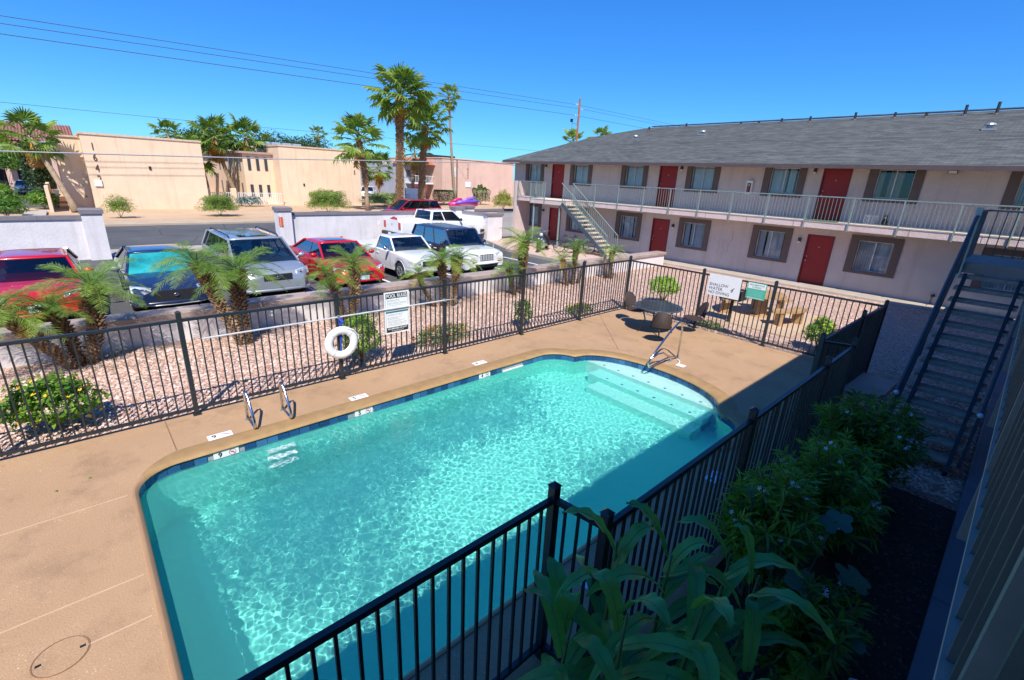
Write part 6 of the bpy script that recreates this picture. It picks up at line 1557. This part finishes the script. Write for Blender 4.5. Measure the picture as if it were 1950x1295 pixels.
    if P.get('front', True):
        gwid = P.get('gw', .42)*W_; gz0, gz1 = P.get('gz', (hz-.28, hz-.10))
        gr = MB().box(fx-.10, fx+.006, -gwid/2, gwid/2, gz0, gz1).build('grille', G_BLKPL, o, local=True)
        nb = P.get('bars', 3)
        if P.get('vbars'):
            for k in range(8): y_ = -gwid/2+gwid*(k+.5)/8; MB().box(fx+.002, fx+.02, y_-.022, y_+.022, gz0+.015, gz1-.015).build('grille_bar', P['vbars'], gr, local=True)
        else:
            for k in range(nb): z_ = gz0+(gz1-gz0)*(k+.5)/nb; MB().tube([(fx+.004, -gwid/2, z_+.01),(fx+.016, -gwid/4, z_),(fx+.022, 0, z_-.006),(fx+.016, gwid/4, z_),(fx+.004, gwid/2, z_+.01)], .013, 5).build('grille_bar', G_BRIGHT, gr, True)
        b2 = MB()
        if P.get('badge'): MB().ell((fx+.03, 0, (gz0+gz1)/2), .012, .06, .045, 12, 6).build('badge', G_CHROME, gr, True, True)
        # lower intake and lip
        lz = P.get('lz', clr+.12); MB().box(fx-.10, fx+.004, -W_*.30, W_*.30, lz, lz+.10).build('lower_intake', G_BLKPL, o, local=True)
        bp_ = MB(); wv = W_*.5
        bp_.tube([(fx-.42, -wv*1.0, P.get('bz', clr+.15)), (fx-.16, -wv*.93, P.get('bz', clr+.15)), (fx-.01, -wv*.6, P.get('bz', clr+.15)), (fx+.03, 0, P.get('bz', clr+.15)), (fx-.01, wv*.6, P.get('bz', clr+.15)), (fx-.16, wv*.93, P.get('bz', clr+.15)), (fx-.42, wv*1.0, P.get('bz', clr+.15))], P.get('br', .045), 8)
        bp_.build('bumper', P.get('bcol') or col_, o, True, True)
        if P.get('chin'): MB().tube([(fx-.12, -wv*.85, clr+.12), (fx+.015, -wv*.5, clr+.10), (fx+.035, 0, clr+.10), (fx+.015, wv*.5, clr+.10), (fx-.12, wv*.85, clr+.12)], .018, 6).build('chrome_lip', G_BRIGHT, o, True, True)
        for s in (1, -1):
            hlm = MB(); y0_, y1_ = P.get('hl', (.27, .485)); zl = P.get('hlz', (hz-.22, hz-.03)); 
            dx = P.get('hdx', .36)
            A = (fx-.03, s*W_*y0_, zl[0]+.02); B_ = (fx-.03, s*W_*y0_, zl[1]-.01); C_ = (fx-dx, s*W_*y1_, zl[1]+.03); D_ = (fx-dx*.8, s*W_*y1_, zl[0]+.06)
            ins = Vector((-.10, -s*.03, 0))
            vs = [Vector(p)+Vector((.012, s*.012, 0)) for p in (A, D_, C_, B_)]
            mid_ = [(Vector(A)+Vector(D_))/2+Vector((.05, s*.03, -.01)), (Vector(B_)+Vector(C_))/2+Vector((.045, s*.025, .01))]
            V6 = [vs[0], mid_[0], vs[1], vs[2], mid_[1], vs[3]]; V12 = V6+[v+ins for v in V6]
            hlm.add(V12, [(0,1,4,5),(1,2,3,4),(0,6,7,1),(1,7,8,2),(2,8,9,3),(3,9,10,4),(4,10,11,5),(5,11,6,0)])
            h_ = hlm.build('headlight', P.get('hlm') or G_LAMP, o, local=True)
            c_ = (V6[0]+V6[1]+V6[4]+V6[5])/4; MB().ell(tuple(c_+Vector((.004,0,0))), .012, .05, .05, 10, 5).build('bulb', G_CHROME, h_, True, True)
            if P.get('amber'): MB().box(fx-.30, fx-.10, *(sorted((s*W_*.44, s*W_*.475))), zl[0]+.02, zl[1]-.02).build('turn_signal', G_ORGL, o, local=True)
            if P.get('fog'): MB().ell((fx-.06, s*W_*.36, lz+.06), .05,.07,.04, 10, 5).build('fog_lamp', G_LAMP, o, True, True)
    # rear lamps
    for s in (1, -1): 
        zt = tb(-hl+.15); h0, h1 = P.get('tl', (zt-.34, zt-.08)); MB().cbox(-hl-.012, -hl+.10, *(sorted((s*hw*.70, s*hw*.93))), h0, h1, .01).build('tail_light', G_REDL, o, local=True)
    if P.get('plate'):
        pc, txt = P['plate']; pl = MB().box(fx+.030, fx+.040, -.155, .155, P.get('pz', clr+.20), P.get('pz', clr+.20)+.155).build('number_plate', pc, o, local=True)
        if txt: put('lettering', text_mesh(txt, .085, INK, ext=.001), pl, mat4=frame4((fx+.0415, 0, P.get('pz', clr+.20)+.075), (0,1,0), (0,0,1)))
    return o, body, wsg
PLW = M('plate_white', (.78,.80,.80), .4, var=.05); PLB = M('plate_blue', (.45,.68,.85), .4, var=.3, scale=9)
RED = paint('car_red', (.50,.006,.012)); BLUE = paint('car_midnight', (.012,.022,.065)); SILV = paint('car_silver', (.44,.47,.49), .55, .3); WHITE = paint('car_white', (.78,.78,.77)); WHITED = paint('truck_white', (.74,.74,.73)); NAVY = paint('suv_dark', (.030,.012,.022)); NAVYR = paint('suv_roof', (.02,.035,.09)); RED2 = paint('van_red', (.42,.01,.015))
sed = dict(L=4.85, W=1.80, H=1.395, r=.33, axf=1.42, axr=-1.42, top=[(-2.425,.74),(-2.3,.90),(-1.6,.98),(-.9,.95),(0,.93),(.95,.92),(1.05,.90),(1.7,.85),(2.1,.78),(2.32,.71),(2.425,.62)], gh=(1.12,.38,-.85,-1.65), doors=[.85,-.05,-1.0], handles=[.05,-.85], bp=[-.05], gw=.44, fr=.5, plate=None)
cmp_ = dict(L=4.45, W=1.74, H=1.405, r=.32, axf=1.33, axr=-1.28, top=[(-2.22,.80),(-2.1,.95),(-1.6,1.02),(-.9,.97),(0,.95),(.95,.94),(1.05,.92),(1.6,.88),(1.95,.81),(2.13,.74),(2.225,.64)], gh=(1.1,.35,-1.1,-1.75), doors=[.80,-.1,-1.0], handles=[.0,-.85], bp=[-.1], gw=.42)
G_SHADE = M('teal_sunshade', (.02,.27,.27), .25, var=.6, scale=1.6, coat=.8)
def P_(base, **k): d = dict(base); d.update(k); return d
# parked row, noses toward the low wall
X0 = -14.35
car('parked_car', 'bright red compact car at the far left, white plate behind palm fronds', 'car', (X0-.15-2.225, -.95, -.02), 0, P_(cmp_, plate=(PLW, '4A 25'), pz=.42, gz=(.50,.60), bars=2, badge=1, fog=1), RED)
_, bd, ws = car('parked_car', 'black and midnight blue sedan with a teal sunshade behind the windscreen', 'car', (X0-2.42, 1.60, -.02), 0, P_(sed, chin=1, bars=4, gz=(.42,.66), gw=.48, badge=1, screen=G_SHADE, plate=None, mcol=G_GREYM), BLUE)
van = dict(L=5.05, W=1.95, H=1.645, r=.34, axf=1.62, axr=-1.45, top=[(-2.52,1.0),(-2.4,1.12),(-1.5,1.12),(0,1.08),(1.15,1.05),(1.3,1.03),(1.9,.97),(2.2,.91),(2.42,.83),(2.525,.72)], gh=(1.62,.62,-2.05,-2.42), doors=[1.0,-.15,-1.25], handles=[-.0,-.35], bp=[.95,-.15,-1.25], rw=.78, rr=.15, fr=.6, sunroof=1, racks=1, badge=1, bars=3, seats=[.2,-.9], gw=.40, gz=(.62,.80), fog=1, cp=.12, lz=.30)
car('minivan', 'silver minivan with roof rails and sunroof, nose toward the low wall', 'minivan', (X0-2.6, 4.10, -.02), 0, van, SILV)
car('parked_car', 'red sedan with sunroof and pale blue front plate behind palm fronds', 'car', (X0-.05-2.35, 6.72, -.02), 0, P_(sed, L=4.7, axf=1.38, axr=-1.35, sunroof=1, plate=(PLB, ''), pz=.36, gz=(.52,.64), badge=1, gw=.36, top=[(-2.35,.78),(-2.2,.95),(-1.6,1.0),(-.9,.96),(0,.94),(.95,.93),(1.05,.91),(1.6,.87),(2.0,.80),(2.25,.72),(2.35,.63)]), RED)
pk_ = dict(L=4.75, W=1.69, H=1.495, r=.34, clr=.30, axf=1.45, axr=-1.35, top=[(-2.375,.99),(-.35,1.00),(.4,1.0),(.95,1.0),(1.05,.99),(1.7,.95),(2.15,.90),(2.30,.86),(2.375,.80)], gh=(1.02,.50,-.28,-.42), bed=(-2.30,-.50,.62), doors=[.78,-.34], handles=[-.18], bp=[], rr=.06, fr=.22, ft=.08, rw=.78, bars=3, gw=.5, gz=(.62,.80), hl=(.27,.43), hdx=.10, hlz=(.60,.80), amber=1, bcol=G_BRIGHT, br=.055, bz=.47, fz=.8, mcol=G_CHROME, rim=.55, cp=.14, sh=.05, badge=0)
_, bd, _ = car('pickup_truck', 'small old white single-cab pickup with chrome bumper', 'pickup truck', (X0+.05-2.375, 9.30, -.02), 0, pk_, WHITED)
MB().beam((.93,-.45,1.23),(.93,.45,1.23),.004,.05)
suv = dict(L=4.5, W=1.83, H=1.725, r=.37, clr=.30, axf=1.38, axr=-1.25, top=[(-2.25,1.05),(-2.15,1.12),(-1.2,1.12),(0,1.10),(.75,1.08),(.9,1.06),(1.5,1.04),(1.95,1.00),(2.15,.93),(2.25,.82)], gh=(1.0,.45,-1.75,-2.0), doors=[.72,-.15,-.95], handles=[-.0,-.85], bp=[-.15,-1.0], rr=.12, fr=.28, ft=.10, rw=.80, ribs=1, vbars=G_BRIGHT, gw=.36, gz=(.66,.90), hl=(.22,.38), hdx=.10, hlz=(.70,.92), lz=.42, bz=.56, amber=0, split=.70, cp=.10, sglass=G_CARPRIV, sh=.06, mcol=G_BLKPL)
o, bd, _ = car('suv', 'boxy SUV with white bonnet and dark blue-black roof and sides', 'SUV', (X0+.25-2.25, 11.65, -.02), 0, suv, WHITE, NAVYR, rearc=NAVY)
MB().box(2.20,2.27,-.72,-.52,.62,.66).build('amber_strip', G_ORGL, o, local=True); MB().box(2.20,2.27,.52,.72,.62,.66).build('amber_strip', G_ORGL, o, local=True)
# big pickup along the wall, facing +Y
big = dict(L=5.8, W=1.98, H=1.85, r=.40, clr=.42, axf=1.85, axr=-1.70, top=[(-2.9,1.30),(-.75,1.31),(.5,1.27),(1.0,1.25),(1.15,1.23),(1.8,1.20),(2.4,1.16),(2.7,1.08),(2.9,.95)], gh=(1.22,.55,-.82,-.98), bed=(-2.82,-1.05,.85), doors=[.95,-.02,-.92], handles=[.15,-.80], bp=[-.05], bpc=WHITE, rr=.06, fr=.3, ft=.10, rw=.80, gw=.5, gz=(.78,1.05), hl=(.27,.43), hdx=.16, hlz=(.85,1.08), bcol=G_BLKPL, br=.10, bz=.66, hcol=G_BLKPL, mcol=G_BLKPL, rim=.60, cp=.14, sh=.07, tl=(.85,1.22), lz=.55)
o, bd, _ = car('pickup_truck', 'large white crew-cab pickup parked sideways against the white wall', 'pickup truck', (-23.78, 15.75, -.02), PI/2, big, WHITE)
MB().cbox(-3.06,-2.9,-.92,.92,.50,.68,.03).build('rear_bumper', G_BLKPL, o, local=True); MB().box(-3.065,-3.06,-.16,.16,.53,.66).build('number_plate', PLW, o, local=True)
MB().box(-2.915,-2.905,-.06,.06,1.05,1.13).build('tailgate_badge', G_CHROME, o, local=True)
MB().box(-.95,-.86,-.12,.12,1.86,1.90).build('brake_lamp', G_REDL, o, local=True)
ob = thing('red_toolbox', 'small red box sitting in the bed of the large white pickup', 'box', (-24.2,13.2,.85)); MB().cbox(-.10,.10,-.16,.16,.25,.52,.03).build('case', M('box_red', (.45,.04,.05), .5), ob, local=True); MB().box(-.02,.02,-.08,.08,.52,.56).build('handle', G_BLKPL, ob, local=True); MB().box(-.2,.2,-.3,.3,.0,.25).build('tray', G_BLKPL, ob, local=True)
# vehicles across the street
car('minivan', 'dark red minivan parked on the street behind the white wall', 'minivan', (-35.6, 21.0, -.0), -PI/2, P_(van, sunroof=0, racks=0, H=1.72, top=[(-2.52,1.0),(-2.4,1.10),(-1.5,1.08),(0,1.02),(1.15,.98),(1.3,.96),(1.9,.86),(2.2,.76),(2.42,.62),(2.525,.48)]), RED2)
car('minivan', 'white van parked in the far lot between the palms', 'van', (-69, 33.5, 0), -.5, P_(van, sunroof=0, racks=0), WHITE)
car('parked_car', 'blue sedan facing out of the parking court at far left', 'car', (-69, -2.75, 0), 0, P_(sed, bars=2, badge=1), paint('car_blue', (.06,.11,.17), .3))
# purple and pink inflatables beyond the wall
o = thing('inflatables', 'pile of pink and purple pool toys beyond the wall', 'toys', (-43.0, 30.5, 0))
for (a_, c_, r, mt) in (((0,0,1.1),(0,1.2,1.35),.16,'pink'),((.1,1.0,1.05),(.1,3.0,1.5),.18,'purple'),((.2,.2,.95),(.2,3.4,1.1),.17,'violet'),((0,-.4,.8),(0,3.3,.8),.3,'pink')):
    MB().tube([a_, tuple((Vector(a_)+Vector(c_))/2+Vector((0,0,.1))), c_], [r*.8,r,r*.7], 8).build('tube', M(mt+'_vinyl', {'pink':(.65,.03,.18),'purple':(.28,.12,.62),'violet':(.16,.08,.55)}[mt], .35), o, True, True)
for y in (0,1.6,3.1): MB().tube([(0,y,0),(0,y,.8)], .04, 5).build('support', G_GREYM, o, True)

# motorcycle and bicycle by the stairs
def wheel2(b, c, r, t, ax=(1,0,0), n_=24, rim=None):
    pts = []
    u = Vector((0,0,1)); v = Vector(ax).cross(u).normalized()
    for i in range(n_+1): a = 2*PI*i/n_; pts.append(Vector(c)+(u*math.sin(a)+v*math.cos(a))*r)
    b.tube(pts, t, 8, False)
m_ = thing('motorcycle', 'chrome cruiser motorcycle with raked fork behind the tall date palm', 'motorcycle', (-18.35, 19.2, 0), R(-62))
b = MB(); wheel2(b, (.85,0,.33), .27, .07, (0,1,0)); fw_ = b.build('wheel', G_TYRE, m_, True, True); MB().cyl((.85,-.02,.33),(.85,.02,.33),.22,.22,20).build('rim', G_CHROME, fw_, True, True)
b = MB(); wheel2(b, (-.75,0,.32), .24, .085, (0,1,0)); rw_ = b.build('wheel', G_TYRE, m_, True, True); MB().cyl((-.75,-.03,.32),(-.75,.03,.32),.19,.19,20).build('rim', G_CHROME, rw_, True, True)
for s in (.10,-.10): MB().tube([(.85,s,.33),(.45,s,1.02)], .026, 6).build('fork', G_CHROME, m_, True, True)
MB().tube([(.15,.38,1.10),(.35,.30,1.12),(.42,0,1.04),(.35,-.30,1.12),(.15,-.38,1.10)], .018, 6).build('handlebar', G_CHROME, m_, True, True)
MB().ell((.55,0,.90),.09,.10,.10).build('headlight', G_LAMP, m_, True, True)
MB().ell((.18,0,.80),.30,.15,.13,12,7).build('fuel_tank', G_BLKPL, m_, True, True)
MB().ell((-.28,0,.68),.30,.15,.09,12,7).build('saddle', G_BLKPL, m_, True, True)
MB().ell((-.75,0,.52),.36,.10,.22,12,7).build('rear_fender', G_BLKPL, m_, True, True)
b = MB(); b.cyl((.05,-.15,.42),(.05,.15,.42),.17,.17,12); b.tube([(.05,0,.42),(.18,0,.68)],.09,8); b.tube([(.0,0,.42),(-.12,0,.68)],.09,8); b.build('engine', G_CHROME, m_, True, True)
for s in (.17,.2): MB().tube([(.15,s,.38),(-.2,s,.24),(-.95,s,.26)], .035, 6).build('exhaust', G_CHROME, m_, True, True)
MB().tube([(.55,.15,1.05),(.52,.22,1.22)], .01, 4).build('mirror_stalk', G_CHROME, m_, True, True); MB().tube([(-.1,.16,.3),(-.05,.3,.02)], .015, 5).build('kickstand', G_BLKPL, m_, True, True)
def bicycle(loc, rz_, label, colr):
    k = thing('bicycle', label, 'bicycle', loc, rz_, 'bicycles leaning by the landing column')
    for x in (.52,-.52):
        b = MB(); wheel2(b, (x,0,.34), .32, .022, (0,1,0)); w_ = b.build('wheel', G_TYRE, k, True, True); sp = MB()
        for i in range(8): a = PI*i/8; sp.tube([(x-.3*math.cos(a),0,.34-.3*math.sin(a)),(x+.3*math.cos(a),0,.34+.3*math.sin(a))], .003, 3, False)
        sp.build('spokes', G_GREYM, w_, local=True)
    b = MB()
    for p, q in (((-.52,0,.34),(-.12,0,.30)),((-.52,0,.34),(-.20,0,.80)),((-.12,0,.30),(-.22,0,.86)),((-.12,0,.30),(.36,0,.78)),((-.20,0,.80),(.34,0,.86)),((.34,0,.92),(.52,0,.34))): b.tube([p,q], .018, 6)
    b.build('frame', colr, k, True, True)
    MB().tube([(.28,.28,1.0),(.34,.1,.98),(.34,-.1,.98),(.28,-.28,1.0)], .014, 6).build('handlebar', G_BLKPL, k, True, True); MB().ell((-.24,0,.92),.13,.07,.035).build('saddle', G_BLKPL, k, True, True)
bicycle((-17.0,19.8,0), R(50), 'black bicycle standing beside the motorcycle', G_BLKPL)
bicycle((-16.5,20.1,0), R(35), 'second bicycle, nearest the foot of the metal stairs', G_DARKRAIL)
# a few leaves and litter on the deck
def scatter(name, label, cat, pts, mat, s, group):
    for i, (x, y, lab) in enumerate(pts):
        b = MB(); a = i*2.1; b.add([(0,0,.004),(s*math.cos(a),s*math.sin(a),.012),(s*1.6*math.cos(a+.5),s*1.6*math.sin(a+.5),.006),(s*.8*math.cos(a+1.1),s*.8*math.sin(a+1.1),.015)], [(0,1,2,3)]); o = b.build(name, mat); o.location = (x,y,0); tag(o, lab, cat, group)
scatter('fallen_leaf', '', 'leaf', [(-6.9,-.75,'green fallen leaf on the deck left of the pool corner'),(-6.95,-.45,'brown fallen leaf on the deck near the pool corner')], G_LEAFB, .03, None)
